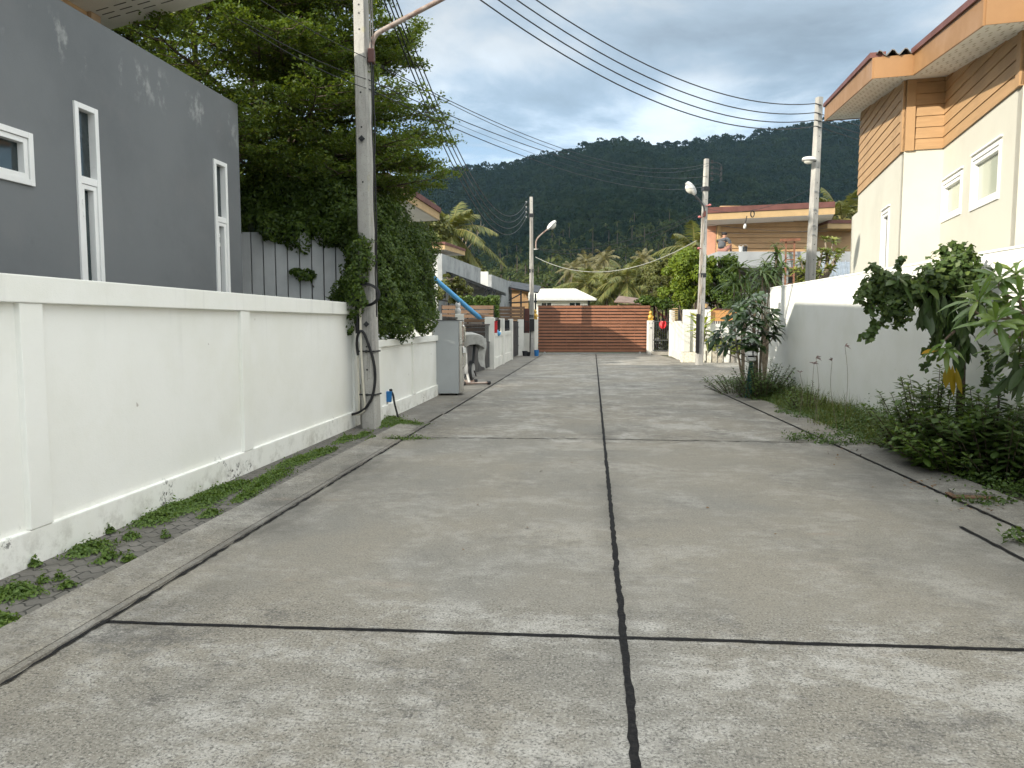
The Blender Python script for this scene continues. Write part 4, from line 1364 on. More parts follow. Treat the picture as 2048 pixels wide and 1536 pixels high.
for k in range(3): mb.tube([c + Vector((math.cos(t) * 0.062, 0.02 * k - 0.02, math.sin(t) * 0.105)) for t in np.linspace(0, 2 * math.pi, 20)], 0.014, 6)
mb.build('coil', M['cable'], cc)
sj = thing('splice_case', 'white cable splice case dangling left of the cable coil', 'splice case', tuple(P(1492, 445, 25.8)))
c = P(1489, 452, 25.8)
MB()._lathe(c - Vector((0, 0, 0.09)), [(0.03, 0), (0.05, 0.03), (0.05, 0.12), (0.02, 0.17)], 10, Vector((0.15, 0, 1)).normalized()).build('case', M['lamp'], sj, smooth=True)
MB().tube([c + Vector((0.02, 0, 0.06)), c + Vector((0.05, 0, 0.2)), c + Vector((0.07, 0, 0.34))], 0.016, 6).build('tail', M['cable'], sj)

# ================================================================== fridge
fx = Vector((1.0, 0.06, 0)).normalized(); fy = Vector((-fx.y, fx.x, 0))
FO = G(868, 791)            # near left foot corner


def FP(a, b, z): return FO + fx * a + fy * b + Vector((0, 0, z))


fr = thing('refrigerator', 'old grey two door refrigerator standing out on the pavement', 'refrigerator', tuple(FO + Vector((0.3, 0.3, 0))))
FW, FD, FH = 0.56, 0.60, 1.655


def fbox(a0, a1, b0, b1, z0, z1): return [FP(a, b, z) for z in (z0, z1) for a, b in ((a0, b0), (a1, b0), (a1, b1), (a0, b1))]


MB().hexa(fbox(0, FW, 0, FD, 0.04, FH)).build('cabinet', M['fridge'], fr, bevel=0.012)
MB().hexa(fbox(-0.004, FW + 0.11, -0.006, FD + 0.006, FH + 0.001, FH + 0.022)).build('top_cap', pmat('fridge_cap', (0.13, 0.135, 0.14), 0.5), fr, bevel=0.006)


def door(z0, z1, hz0, hz1):
    V, F = [], []; n = 8
    prof = [(FW + 0.012, -0.002)] + [(FW + 0.075 + 0.035 * math.sin(math.pi * i / n), -0.002 + (FD + 0.004) * i / n) for i in range(n + 1)] + [(FW + 0.012, FD + 0.002)]
    MB().prism([FP(a, b, z0) for a, b in prof], (0, 0, z1 - z0)).build('door', M['fridgedoor'], fr, bevel=0.006)
    d = [o for o in fr.children if o.name.startswith('door')][-1]
    mb = MB(); hp = [FP(FW + 0.085, 0.05, hz0), FP(FW + 0.125, 0.05, hz0 + 0.05), FP(FW + 0.13, 0.055, (hz0 + hz1) / 2), FP(FW + 0.125, 0.05, hz1 - 0.05), FP(FW + 0.085, 0.05, hz1)]
    mb.tube(smoothpts(hp, 4), 0.02, 8)
    mb.build('handle', pmat('chrome_handle', (0.62, 0.60, 0.55), 0.18, 0.05, metal=0.9), d, smooth=True)


door(1.13, FH - 0.01, 1.18, 1.56); door(0.07, 1.115, 0.62, 1.08)
mb = MB()
for a, b in ((0.08, 0.06), (FW - 0.06, 0.06), (0.08, FD - 0.06), (FW - 0.06, FD - 0.06)): mb._lathe(FP(a, b, 0), [(0.025, 0), (0.025, 0.04)], 8, Vector((0, 0, 1)))
mb.build('feet', M['black'], fr)
tagc = MB().hexa(fbox(FW + 0.09, FW + 0.15, 0.02, 0.10, 0.95, 1.06)).build('door_stop', M['upvc'], fr)

# ================================================================== covered exercise bike
eb0 = G(950, 770); ebx = Vector((0.93, 0.36, 0)).normalized(); eby = Vector((-ebx.y, ebx.x, 0))


def EP(a, b, z): return Vector((eb0.x, eb0.y, 0)) + ebx * a + eby * b + Vector((0, 0, z))


eb = thing('exercise_bike', 'discarded exercise bike under grey cloth beside the fridge', 'exercise bike', tuple(EP(0, 0, 0)))
mb = MB().tube([EP(-0.30, -0.05, 0.05), EP(0.33, -0.02, 0.05)], 0.03, 8); mb.tube([EP(-0.45, 0.75, 0.05), EP(0.22, 0.75, 0.05)], 0.03, 8); mb.tube([EP(-0.02, -0.02, 0.06), EP(-0.08, 0.75, 0.06)], 0.032, 8)
mb.build('base', M['rust'], eb)
mb = MB()
for a, b in ((-0.34, -0.05), (0.36, -0.02), (-0.47, 0.75), (0.25, 0.75)): mb._lathe(EP(a - 0.03, b, 0.052), [(0.045, 0), (0.052, 0.02), (0.052, 0.07), (0.045, 0.09)], 10, ebx)
mb.build('end_cap', M['black'], eb)
fw_c = EP(0.02, 0.36, 0.36)
wax = (ebx * 0.85 + eby * -0.5).normalized()
wh = MB()._lathe(fw_c - wax * 0.045, [(0.10, 0), (0.255, 0.0), (0.27, 0.03), (0.27, 0.06), (0.255, 0.09), (0.10, 0.09)], 26, wax).build('flywheel', M['dark'], eb, smooth=True)
MB()._lathe(fw_c + wax * 0.046, [(0.19, 0), (0.19, 0.012), (0.05, 0.018)], 22, wax).build('wheel_disc', M['lamp'], wh)
MB().bar(fw_c + wax * 0.07, fw_c + wax * 0.08 + Vector((0.05, 0, -0.16)), 0.03).build('crank', M['black'], eb)
mb = MB().bar(EP(-0.22, 0.05, 0.30), EP(-0.235, 0.10, 1.20), 0.085, 0.05); mb.bar(EP(-0.20, 0.04, 0.30), EP(-0.15, 0.0, 0.06), 0.05)
mb.build('upright', M['lamp'], eb)
mb = MB().bar(EP(0.05, 0.30, 0.55), EP(0.12, 0.35, 1.2), 0.07); mb.bar(EP(-0.05, 0.4, 0.35), EP(-0.2, 0.6, 0.95), 0.06); mb.build('frame', M['dark'], eb)
# cloth: draped sheet with folds
V, F = [], []; nu, nv = 26, 18
for j in range(nv):
    for i in range(nu):
        u, v = i / (nu - 1), j / (nv - 1)
        th = 2 * math.pi * u
        r1 = 0.06 + 0.36 * min(1, v * 2.6)
        rag = 0.012 * math.sin(th * 2.0 + 0.6) + 0.012 * math.sin(th * 5)
        z = 1.37 - 0.05 * min(1, v * 2.6) - max(0, v - 0.38) * (0.48 + rag * 3.2)
        fold = 1 + 0.10 * math.sin(th * 7 + v * 2) * max(0, v - 0.35)
        sq = lambda q: math.copysign(abs(q) ** 0.55, q)
        V.append(EP(-0.02 + sq(math.cos(th)) * r1 * 0.80 * fold, 0.34 + sq(math.sin(th)) * r1 * 0.95 * fold, z - 0.10 * max(0, math.cos(th)) * min(1, v * 2) + 0.012 * math.sin(th * 3)))
for j in range(nv - 1):
    for i in range(nu - 1): F.append((j * nu + i, j * nu + i + 1, (j + 1) * nu + i + 1, (j + 1) * nu + i))
F.append(tuple(range(nu - 1)))
MB().add(V, F).build('cloth_cover', M['cloth'], eb, smooth=True)
V, F = [], []
for j in range(10):
    for i in range(5):
        u, v = i / 4, j / 9
        V.append(EP(0.16 + 0.20 * u - 0.06 * v * (1 - u) + 0.02 * math.sin(v * 7), 0.02 + 0.16 * u + 0.03 * math.sin(u * 5 + v * 3), 1.22 - v * (0.62 + 0.26 * u + 0.05 * math.sin(u * 6))))
for j in range(9):
    for i in range(4): F.append((j * 5 + i, j * 5 + i + 1, (j + 1) * 5 + i + 1, (j + 1) * 5 + i))
MB().add(V, F).build('hanging_flap', M['cloth'], eb, smooth=True)

# ================================================================== water meter by the pole foot
wmth = thing('water_meter', 'small blue water meter on two black pipes in the weeds', 'water meter', tuple(G(783, 836)))
w0 = G(783, 836)
c = Vector((w0.x - 0.03, w0.y - 0.05, 0.37))
V = []
body = MB().hexa([c + Vector((a * s, b * s, z)) for z, s in ((-0.09, 0.75), (0.09, 1.0)) for a, b in ((-0.055, -0.05), (0.055, -0.05), (0.055, 0.05), (-0.055, 0.05))])
body.build('meter_body', M['blue'], wmth, bevel=0.012)
MB().tube(smoothpts([c + Vector((-0.03, 0, -0.07)), c + Vector((-0.05, 0, -0.13)), c + Vector((-0.06, -0.01, -0.42))], 3), 0.018, 8).build('pipe', M['black'], wmth)
MB().tube(smoothpts([c + Vector((0.03, 0.02, 0.10)), c + Vector((0.07, 0.02, 0.02)), c + Vector((0.09, 0.02, -0.12)), c + Vector((0.16, 0.02, -0.40))], 3), 0.017, 8).build('pipe', M['black'], wmth)
MB()._lathe(c + Vector((0.03, 0.02, 0.07)), [(0.02, 0), (0.028, 0.02), (0.028, 0.05), (0.015, 0.06)], 8, Vector((0, 0, 1))).build('valve', M['black'], wmth)

# ================================================================== broken drain cover on the right margin
dcp = G(1938, 997)
dc = thing('drain_cover', 'broken concrete drain cover tilted in the right margin', 'drain cover', tuple(dcp))
mb = MB().box(dcp + Vector((0.05, 0.05, 0.045)), (0.34, 0.16, 0.03), (0.98, -0.2)); mb.build('slab', M['kerbc'], dc, bevel=0.006)
MB().box(dcp + Vector((0.0, -0.02, 0.030)), (0.36, 0.2, 0.012), (0.98, -0.2)).build('rusty_frame', pmat('rust_plate', (0.15, 0.085, 0.05), 0.8, 0.3, 12), dc)

# ================================================================== left side: gateway of the second plot
UP = Vector((0, 0, 1))


def post(parent, c, w, d, z1, mat='whitep', name='pillar', ax=(1, 0.1), bev=0.01):
    return MB().box(Vector((c[0], c[1], z1 / 2 - 0.03)), (w, d, z1 + 0.06), ax).build(name, M[mat], parent, bevel=bev)


g2 = thing('gateway', 'white gate posts with dark barred metal gate behind the fridge', 'gateway', (-1.7, 17.2, 0))
post(g2, P(874, 640, 17.4).xy, 0.24, 0.24, 1.83)
post(g2, P(919, 640, 20.4).xy, 0.24, 0.24, 1.86)
q0, q1 = P(880, 640, 17.5), P(914, 640, 20.3)
mb = MB()
for t in np.linspace(0, 1, 16):
    q = q0.lerp(q1, t); mb.bar(Vector((q.x, q.y, 0.1)), Vector((q.x, q.y, 1.74)), 0.022)
for z in (0.15, 1.66, 1.75): mb.bar(Vector((q0.x, q0.y, z)), Vector((q1.x, q1.y, z)), 0.04)
mb.build('barred_panel', M['dark'], g2)
gt = thing('metal_gate', 'dark sliding metal gate with upright bars behind the exercise bike', 'gate', (-1.0, 22, 0))
q0, q1 = Vector((-1.35, 20.7, 0)), Vector((-0.80, 26.0, 0))
mb = MB(); d_ = (q1 - q0)
mb.slab(q0, q1, 0.03, 0.08, 0.95)
for t in np.linspace(0, 1, 26):
    q = q0.lerp(q1, t); mb.bar(q + UP * 0.9, q + UP * 1.56, 0.022)
for z in (0.95, 1.56): mb.bar(q0 + UP * z, q1 + UP * z, 0.045)
mb.build('gate_leaf', M['dark'], gt)
cat_ = thing('ornament', 'small white cat shaped ornament on the gate post behind fridge', 'ornament', tuple(P(917, 630, 20.4)))
c = P(916, 633, 20.4)
MB()._lathe(Vector((c.x, c.y, 1.86)), [(0.06, 0), (0.085, 0.05), (0.08, 0.12), (0.055, 0.17), (0.07, 0.20), (0.075, 0.25), (0.04, 0.30)], 12, UP).build('figure', M['lamp'], cat_, smooth=True)
mb = MB()
for s in (-1, 1): mb._lathe(Vector((c.x + s * 0.045, c.y, 2.13)), [(0.03, 0), (0.004, 0.06)], 6, UP)
mb.build('ears', M['lamp'], cat_)

wp = thing('boundary_wall', 'white wall with square posts and dark grilles past the exercise bike', 'wall', (-0.6, 26.2, 0))
A_, B_ = Vector((-0.70, 26.0, 0)), Vector((-0.02, 33.3, 0))
dW = (B_ - A_).normalized(); nW = Vector((dW.y, -dW.x, 0))
post(wp, (A_.x - 0.10, A_.y + 0.12), 0.30, 0.26, 1.83, ax=(1, -0.05))
MB().slab(A_, B_, 0.12, -0.05, 1.12, -1).build('panel', M['whitep'], wp)
MB().slab(A_ + nW * 0.03, B_ + nW * 0.03, 0.17, 1.121, 1.28, -1).build('coping', M['whitep'], wp, bevel=0.008)
MB().slab(A_ + nW * 0.03, B_ + nW * 0.03, 0.15, -0.05, 0.36, -1).build('plinth', M['whitep'], wp, bevel=0.008)
for t in (0.02, 0.46, 0.97):
    q = A_.lerp(B_, t); post(wp, (q + nW * -0.02).xy, 0.2, 0.34, 1.80, ax=(nW.x, nW.y))
    MB().slab(A_.lerp(B_, t) + nW * 0.025, A_.lerp(B_, min(t + 0.03, 1)) + nW * 0.025, 0.1, 0.361, 1.12, -1).build('pilaster', M['whitep'], wp)
for t0, t1 in ((0.05, 0.43), (0.50, 0.94)):
    mb = MB(); a, b = A_.lerp(B_, t0) - nW * 0.06, A_.lerp(B_, t1) - nW * 0.06
    for z in (1.36, 1.74): mb.bar(a + UP * z, b + UP * z, 0.035)
    for t in np.linspace(0, 1, 22): mb.bar(a.lerp(b, t) + UP * 1.3, a.lerp(b, t) + UP * 1.76, 0.02)
    mb.slab(a - nW * 0.03, b - nW * 0.03, 0.01, 1.3, 1.74)
    mb.build('grille', M['dark'], wp)
mbx = thing('letter_box', 'red metal letter box fixed to white gate post', 'letter box', tuple(P(983, 655, 26.0)))
c = A_ + nW * 0.09 + dW * 0.10 + UP * 1.47
MB().box(c, (0.16, 0.13, 0.40), (nW.x, nW.y)).build('box', M['red'], mbx, bevel=0.01)
MB().box(c + nW * 0.081 + UP * 0.1, (0.006, 0.09, 0.02), (nW.x, nW.y)).build('slot', M['dark'], mbx)
MB().box(c + UP * 0.21, (0.19, 0.16, 0.02), (nW.x, nW.y)).build('lid', M['red'], mbx)

bp = thing('pipe', 'long light blue plastic pipe leaning over the white wall', 'pipe', tuple(P(900, 585, 25.2)))
pa, pb = P(858, 548, 24.4), P(998, 668, 27.6)
mb = MB().tube([pa, pa.lerp(pb, 0.5) - UP * 0.02, pb], 0.085, 14, cap=False)
mb.tube([pa, pa.lerp(pb, 0.5) - UP * 0.02, pb], 0.076, 14, cap=False)
mb.build('tube', M['bluepipe'], bp, smooth=True)

# dark gate and posts before the far pole
g3 = thing('metal_gate', 'dark solid metal gate just left of the far lamp pole', 'gate', (0.1, 35, 0))
a, b = P(1023, 712, 33.6), P(1036, 712, 36.6)
mb = MB().slab((a.x, a.y), (b.x, b.y), 0.04, 0.06, 1.70)
for z in (0.5, 0.95, 1.4): mb.slab((a.x + 0.03, a.y), (b.x + 0.03, b.y), 0.03, z, z + 0.05)
mb.build('gate_leaf', M['dark'], g3)
w3 = thing('boundary_wall', 'short white wall with two posts behind far lamp pole', 'wall', (0.5, 37.2, 0))
post(w3, P(1041, 700, 37.0).xy, 0.30, 0.26, 1.80)
post(w3, P(1070, 700, 37.6).xy, 0.26, 0.26, 1.80)
a, b = P(1046, 700, 37.2), P(1068, 700, 37.5)
MB().slab((a.x, a.y), (b.x, b.y), 0.12, -0.05, 1.12).build('panel', M['whitep'], w3)
mb = MB()
for z in (1.2, 1.7): mb.bar(Vector((a.x, a.y, z)), Vector((b.x, b.y, z)), 0.03)
for t in np.linspace(0.1, 0.9, 4): mb.bar(a.lerp(b, t) * Vector((1, 1, 0)) if False else Vector((a.x + (b.x - a.x) * t, a.y + (b.y - a.y) * t, 1.12)), Vector((a.x + (b.x - a.x) * t, a.y + (b.y - a.y) * t, 1.72)), 0.025)
mb.build('grille', M['dark'], w3)
for i, (px, z0) in enumerate(((1073, 0),)):
    pass
jr = thing('garden_clutter', 'dark pots and a blue tub at the foot of far lamp pole', 'pots', tuple(P(1056, 708, 36.4)))
for i, (px, r_, h_, mt) in enumerate(((1050, 0.14, 0.25, 'dark'), (1057, 0.11, 0.2, 'black'), (1073, 0.13, 0.3, 'blue'))):
    q = P(px, 705, 36.5); MB()._lathe(Vector((q.x, q.y, 0)), [(r_ * 0.8, 0), (r_, h_), (r_ * 0.85, h_), (r_ * 0.7, 0.08)], 12, UP).build('pot', M[mt], jr, smooth=True)


# slatted brown fences left of the gate
def slat_fence(name, label, a, b, z0, z1, n, mat='slatwood', thick=0.03, posts=3, gap=0.018):
    t = thing(name, label, 'fence', (a[0], a[1], 0)); mb = MB(); h = (z1 - z0) / n
    for i in range(n): mb.slab(a, b, thick + random.uniform(-.004, .004), z0 + i * h, z0 + (i + 1) * h - gap)
    mb.build('slat_panel', M[mat], t)
    mb = MB()
    for k in range(posts):
        q = Vector((*a, 0)).lerp(Vector((*b, 0)), k / (posts - 1)); mb.bb(q.x - 0.03, q.x + 0.03, q.y + 0.02, q.y + 0.08, 0, z1 - 0.02)
    mb.build('fence_posts', M['dark'], t)
    return t


a, b = P(884, 640, 26.6), P(987, 640, 26.6)
slat_fence('slatted_fence', 'brown horizontal slat fence behind the blue pipe', a.xy, b.xy, 0.2, P(900, 609, 26.6).z, 13, gap=0.035)
a, b = P(996, 640, 37.6), P(1048, 640, 37.6)
slat_fence('slatted_fence', 'dull brown slat fence between hedge end and lamp pole', a.xy, b.xy, 0.2, P(1010, 612, 37.6).z, 13, gap=0.03)
mb = MB(); a = P(1048, 640, 38.2); b = P(1060, 640, 38.2); mb.slab(a.xy, b.xy, 0.05, 0.1, P(1050, 617, 38.2).z)
rp = thing('side_door', 'narrow dark red boarded door behind the far lamp pole', 'door', (a.x, a.y, 0)); mb.build('door_leaf', M['maroon'], rp)

# ------------------------------------------------------------------ brown sliding gate
sg = thing('sliding_gate', 'wide brown sliding gate of horizontal slats closing the street', 'gate', (4.2, 38.9, 0))
gx0, gx1 = P(1076, 700, 38.9).x, P(1299, 700, 38.9).x
n, z0, z1 = 15, 0.10, 2.55; h = (z1 - z0) / n
mb = MB()
for i in range(n):
    zz = z0 + i * h
    mb.bb(gx0, gx1, 38.88 + random.uniform(-.004, .004), 38.91, zz + 0.030, zz + h - 0.018)
mb.build('slat_panel', M['gatewood'], sg)
mb = MB()
for t in np.linspace(0.012, 0.988, 9):
    x = gx0 + (gx1 - gx0) * t; mb.bb(x - 0.02, x + 0.02, 38.915, 38.955, z0, z1)
mb.bb(gx0, gx1, 38.915, 38.95, z0, z0 + 0.05)
mb.build('frame', M['maroon'], sg)
MB().bb(gx0 + 0.01, gx1 - 0.01, 38.956, 38.965, z0, z1 - 0.01).build('backing_sheet', M['black'], sg)
MB().bb(gx0, gx1 + 0.02, 38.86, 38.96, 0.0, 0.028).build('rail', M['steel'], sg)
mb = MB()
for x in (gx0 + 0.35, gx1 - 0.5): mb._lathe(Vector((x, 38.87, 0.075)), [(0.05, 0), (0.05, 0.06)], 12, Vector((0, 1, 0)))
mb.build('wheels', M['steel'], sg)
for nm_, px, lab in (('gate_post', 1301, 'white gate post right of the brown sliding gate'),):
    t = thing(nm_, lab, 'gate post', tuple(P(px, 640, 38.6)))
    q = P(1301, 640, 38.6)
    post(t, q.xy, 0.30, 0.30, P(1301, 641, 38.6).z)
    mb = MB()
    for dx in (-0.07, 0.06): mb._lathe(Vector((q.x + dx, q.y - 0.151, 1.62)), [(0.02, 0), (0.02, 0.012)], 8, Vector((0, -1, 0)))
    mb._lathe(Vector((q.x - 0.0, q.y - 0.151, 1.38)), [(0.035, 0), (0.03, 0.025)], 10, Vector((0, -1, 0)))
    mb.build('fittings', M['dark'], t)


def finial(label, c):
    t = thing('gate_ornament', label, 'ornament', tuple(c), 'ochre figures on the gate posts')
    MB().box(c + UP * 0.05, (0.25, 0.22, 0.10)).build('base', M['gold'], t, bevel=0.015)
    MB()._lathe(c + UP * 0.10, [(0.10, 0), (0.125, 0.04), (0.12, 0.12), (0.085, 0.19), (0.06, 0.22), (0.085, 0.25), (0.095, 0.30), (0.07, 0.36), (0.03, 0.40)], 12, UP).build('seated_figure', M['gold'], t, smooth=True)
    mb = MB()
    for s in (-1, 1): mb.tube([c + Vector((s * 0.10, -0.02, 0.24)), c + Vector((s * 0.12, -0.08, 0.16)), c + Vector((s * 0.06, -0.12, 0.10))], [0.035, 0.032, 0.03], 8)
    mb.build('arms', M['gold'], t, smooth=True)


q = P(1070, 641, 37.6); finial('ochre seated figure on the post left of the brown gate', Vector((q.x, q.y, 1.80)))
q = P(1301, 641, 38.6); finial('ochre seated figure on the post right of the brown gate', Vector((q.x, q.y, P(1301, 641, 38.6).z)))

# pedestrian gate
pg = thing('garden_gate', 'narrow dark barred garden gate right of the sliding gate', 'gate', tuple(P(1322, 700, 38.0)))
a, b = P(1306, 640, 38.2), P(1341, 640, 37.6)
zt = P(1320, 643, 38).z
mb = MB()
for t in np.linspace(0, 1, 10): q = a.lerp(b, t); mb.bar(Vector((q.x, q.y, 0.2)), Vector((q.x, q.y, zt)), 0.022)
for z in (0.22, 0.75, zt): mb.bar(Vector((a.x, a.y, z)), Vector((b.x, b.y, z)), 0.04)
mb.build('barred_leaf', M['dark'], pg)
MB().slab(a.xy, b.xy, 0.3, 0, 0.17).build('sill', M['kerbc'], pg)
rc = thing('cloth', 'bright red cloth hanging on the barred garden gate', 'cloth', tuple(P(1325, 650, 37.7)))
c = P(1325, 643, 37.72); V, F = [], []
for j in range(8):
    for i in range(9):
        u, v = i / 8 - 0.5, j / 7
        wdt = 0.30 * (0.72 + 0.45 * math.sin(math.pi * min(1, v * 0.9 + 0.1)))
        V.append(c + Vector((u * wdt, -0.06 - 0.05 * math.cos(u * 9 + v * 2), -v * 0.40 * (1 - 0.2 * (2 * u) ** 2) + 0.02)))
for j in range(7):
    for i in range(8): F.append((j * 9 + i, j * 9 + i + 1, (j + 1) * 9 + i + 1, (j + 1) * 9 + i))
mbc = MB().add(V, F); mbc.add([v + Vector((0, 0.02, 0)) for v in V], [f[::-1] for f in F])
mbc.build('fabric', M['red'], rc, smooth=True)

# white wall from the garden gate towards us, with its gateway
wr = thing('boundary_wall', 'white wall running back from planter to the garden gate', 'wall', tuple(P(1352, 715, 34)))
a, b = P(1342, 710, 37.4), P(1364, 722, 31.9)
MB().slab(b.xy, a.xy, 0.14, -0.05, P(1352, 642, 34).z, 1).build('panel', M['whitep'], wr)
MB().slab((b.x - 0.03, b.y), (a.x - 0.03, a.y), 0.1, -0.05, 0.32, 1).build('plinth', M['whitep'], wr)
for t in (0.45, 0.8):
    q = b.lerp(a, t); MB().slab((q.x - 0.025, q.y), (q.x + (a - b).x * 0.05 - 0.025, q.y + (a - b).y * 0.05), 0.08, 0.321, 1.62, 1).build('pilaster', M['whitep'], wr)
qv = P(1344, 640, 37.0); post(wr, qv.xy, 0.22, 0.22, P(1344, 620, 37).z)
lv = MB(); q = P(1350, 640, 36.2)
for i in range(7): lv.box(Vector((q.x, q.y, 1.72 + i * 0.10)), (0.24, 0.10, 0.045))
lv.build('louvre_panel', M['fascia2'], wr)
MB().box((P(1361, 640, 35.2).x, 35.2, 1.1), (0.22, 0.2, 2.3)).build('dark_post', M['dark'], wr)
gp = thing('gateway', 'sunlit white gate surround with recessed panels behind ginger plant', 'gateway', tuple(P(1390, 720, 31.2)))
xa, xb = P(1367, 700, 31.2).x, P(1396, 700, 31.2).x
zt = P(1380, 619, 31.2).z
MB().bb(xa, xa + 0.27, 31.2, 31.5, -0.05, zt).build('pillar', M['whitep'], gp, bevel=0.008)
MB().bb(xa + 0.27, xb + 0.1, 31.30, 31.5, -0.05, zt - 0.2).build('panel', M['whitep'], gp)
MB().bb(xa + 0.272, xb + 0.1, 31.21, 31.5, zt - 0.2, zt - 0.002).build('lintel', M['whitep'], gp, bevel=0.006)
MB().bb(xb - 0.12, xb + 0.08, 31.22, 31.299, -0.05, zt - 0.201).build('pilaster', M['whitep'], gp)
xc, xd = P(1404, 700, 31.2).x, P(1420, 700, 31.2).x
MB().bb(xc, xd, 31.2, 31.5, -0.05, zt).build('pillar', M['whitep'], gp, bevel=0.008)
ln = thing('post_lantern', 'small brown lantern standing on the white gate pillar', 'lantern', tuple(P(1412, 618, 31.3)))
c = Vector(((xc + xd) / 2, 31.35, zt))
MB()._lathe(c, [(0.05, 0), (0.03, 0.04), (0.03, 0.08)], 8, UP).build('stem', M['dark'], ln)
MB()._lathe(c + UP * 0.08, [(0.06, 0), (0.11, 0.15), (0.11, 0.17)], 8, UP).build('shade', M['fascia2'], ln)
MB()._lathe(c + UP * 0.25, [(0.13, 0), (0.05, 0.06)], 8, UP).build('cap', M['dark'], ln)
wg = thing('board_fence', 'orange brown boarded panel above the potted plants', 'fence', tuple(P(1450, 640, 31.4)))
za, zb = P(1450, 642, 31.4).z, P(1450, 620, 31.4).z
mb = MB()
for i in range(3): mb.bb(xd + 0.02, xd + 2.9, 31.35, 31.40, za + i * (zb - za) / 3, za + (i + 1) * (zb - za) / 3 - 0.008)
mb.build('boards', M['ochre'], wg)
MB().bb(xd + 0.02, xd + 2.9, 31.33, 31.43, zb, zb + 0.05).build('top_rail', M['maroon'], wg)
MB().bb(xd + 0.02, xd + 2.9, 31.37, 31.47, -0.05, za - 0.12).build('low_wall', M['whitep'], wg)
mb = MB()
for i in range(30): mb.bb(xd + 0.05 + i * 0.095, xd + 0.07 + i * 0.095, 31.36, 31.38, za - 0.12, za)
mb.build('balusters', M['whitep'], wg)
ws = thing('boundary_wall', 'low sunlit white wall end beside the drooping dark plant', 'wall', tuple(P(1515, 640, 24)))
MB().slab(P(1485, 640, 24).xy, (13.5, 25.5), 0.14, -0.05, P(1500, 589, 24).z).build('panel', M['whitep'], ws)
MB().slab(P(1484, 640, 23.95).xy, (13.5, 25.45), 0.2, P(1500, 589, 24).z, P(1500, 586, 24).z).build('coping', M['whitep'], ws)

# ================================================================== houses beyond on the left
def tilt_roof(name, label, cor, over_fascia, mat_f, mat_r, th=0.22, wall=None):
    """flat tilted slab roof from 4 corners (underside): soffit, fascia, roof sheet"""
    t = thing(name, label, 'house', tuple(cor[0].xy) + (0,))
    cs = [Vector(c) for c in cor]
    MB().add(cs + [c + UP * 0.05 for c in cs], [(3, 2, 1, 0), (4, 5, 6, 7), (0, 1, 5, 4), (1, 2, 6, 5), (2, 3, 7, 6), (3, 0, 4, 7)]).build('soffit', M['soffit'], t)
    ctr = sum(cs, Vector()) / 4
    out = [c + (c - ctr).normalized() * 0.05 for c in cs]
    MB().add([c + UP * 0.0 for c in out] + [c + UP * th for c in out], [(0, 1, 5, 4), (1, 2, 6, 5), (2, 3, 7, 6), (3, 0, 4, 7)]).build('fascia', M[mat_f], t)
    out2 = [c + (c - ctr).normalized() * 0.10 + UP * (th + 0.002) for c in cs]
    MB().add(out2 + [c + UP * 0.14 for c in out2], [(3, 2, 1, 0), (4, 5, 6, 7), (0, 1, 5, 4), (1, 2, 6, 5), (2, 3, 7, 6), (3, 0, 4, 7)]).build('roof', M[mat_r], t)
    return t


c1 = P(876, 441, 22.0); c0 = Vector((c1.x - 0.15 * 4.8, 17.2, c1.z + 0.05))
L1 = Vector((-7, 0.9, -0.25))
h2 = tilt_roof('neighbour_house', 'house hidden by the big tree, only its tan eaves showing', [c0, c1, c1 + L1, c0 + L1], 0.2, 'fascia2', 'roofred')
MB().prism([Vector((c0.x - 1.6, 17.8, 0)), Vector((c1.x - 1.3, 21.2, 0)), Vector((c1.x - 7, 22.2, 0)), Vector((c0.x - 7, 18.5, 0))], (0, 0, c1.z + 0.0)).build('wall', M['greylight'], h2)

# grey parapet house
h3 = thing('parapet_house', 'grey stained rendered house with stepped parapets behind blue pipe', 'house', (-2.6, 28, 0))
ka = Vector((0.148, 0.989, 0)); kb_ = Vector((0.989, -0.148, 0))
o = P(884, 507, 28.0); zt = o.z; o.z = 0
zb = P(884, 562, 28).z
far = 7.6
mb = MB()
mb.slab(o, o + ka * far, 0.18, zb, zt, -1); mb.build('parapet', M['greystain'], h3)
MB().slab(o - kb_ * 0.181, o - kb_ * 6, 0.18, -0.05, zt - 0.002, 1).build('end_wall', M['greylight'], h3)
MB().slab(o - kb_ * 0.7 + ka * 0.2, o - kb_ * 0.7 + ka * 15, 0.18, -0.05, zb + 0.5, -1).build('wall', M['greystain'], h3)
MB().prism([o - kb_ * 0.2 + ka * 0.19 + UP * (zb + 0.05), o - kb_ * 0.2 + ka * far + UP * (zb + 0.05), o - kb_ * 5.5 + ka * far + UP * (zb + 0.05), o - kb_ * 5.5 + ka * 0.19 + UP * (zb + 0.05)], (0, 0, 0.2)).build('deck', M['greystain'], h3)
o2 = P(983, 543, 36.6); z2t = o2.z; o2.z = 0
MB().slab(o2 + ka * 0.0, o2 + ka * 6.5, 0.18, -0.05, z2t - 0.15, -1).build('parapet', M['greystain'], h3)
MB().slab(o2 - kb_ * 0.181, o2 - kb_ * 1.4, 0.18, -0.05, z2t, 1).build('end_wall', M['greylight'], h3)
rfc = [P(889, 499, 30.0), P(929, 511, 34.2)]
dz = Vector((-0.8, 0.11, 0)) * 3.0
h3r = [rfc[0], rfc[1], rfc[1] + dz, rfc[0] + dz]
ctr = sum(h3r, Vector()) / 4
MB().add(h3r + [c + UP * 0.05 for c in h3r], [(3, 2, 1, 0), (4, 5, 6, 7), (0, 1, 5, 4), (1, 2, 6, 5), (2, 3, 7, 6), (3, 0, 4, 7)]).build('soffit', M['soffit'], h3)
ot = [c + (c - ctr).normalized() * 0.04 for c in h3r]
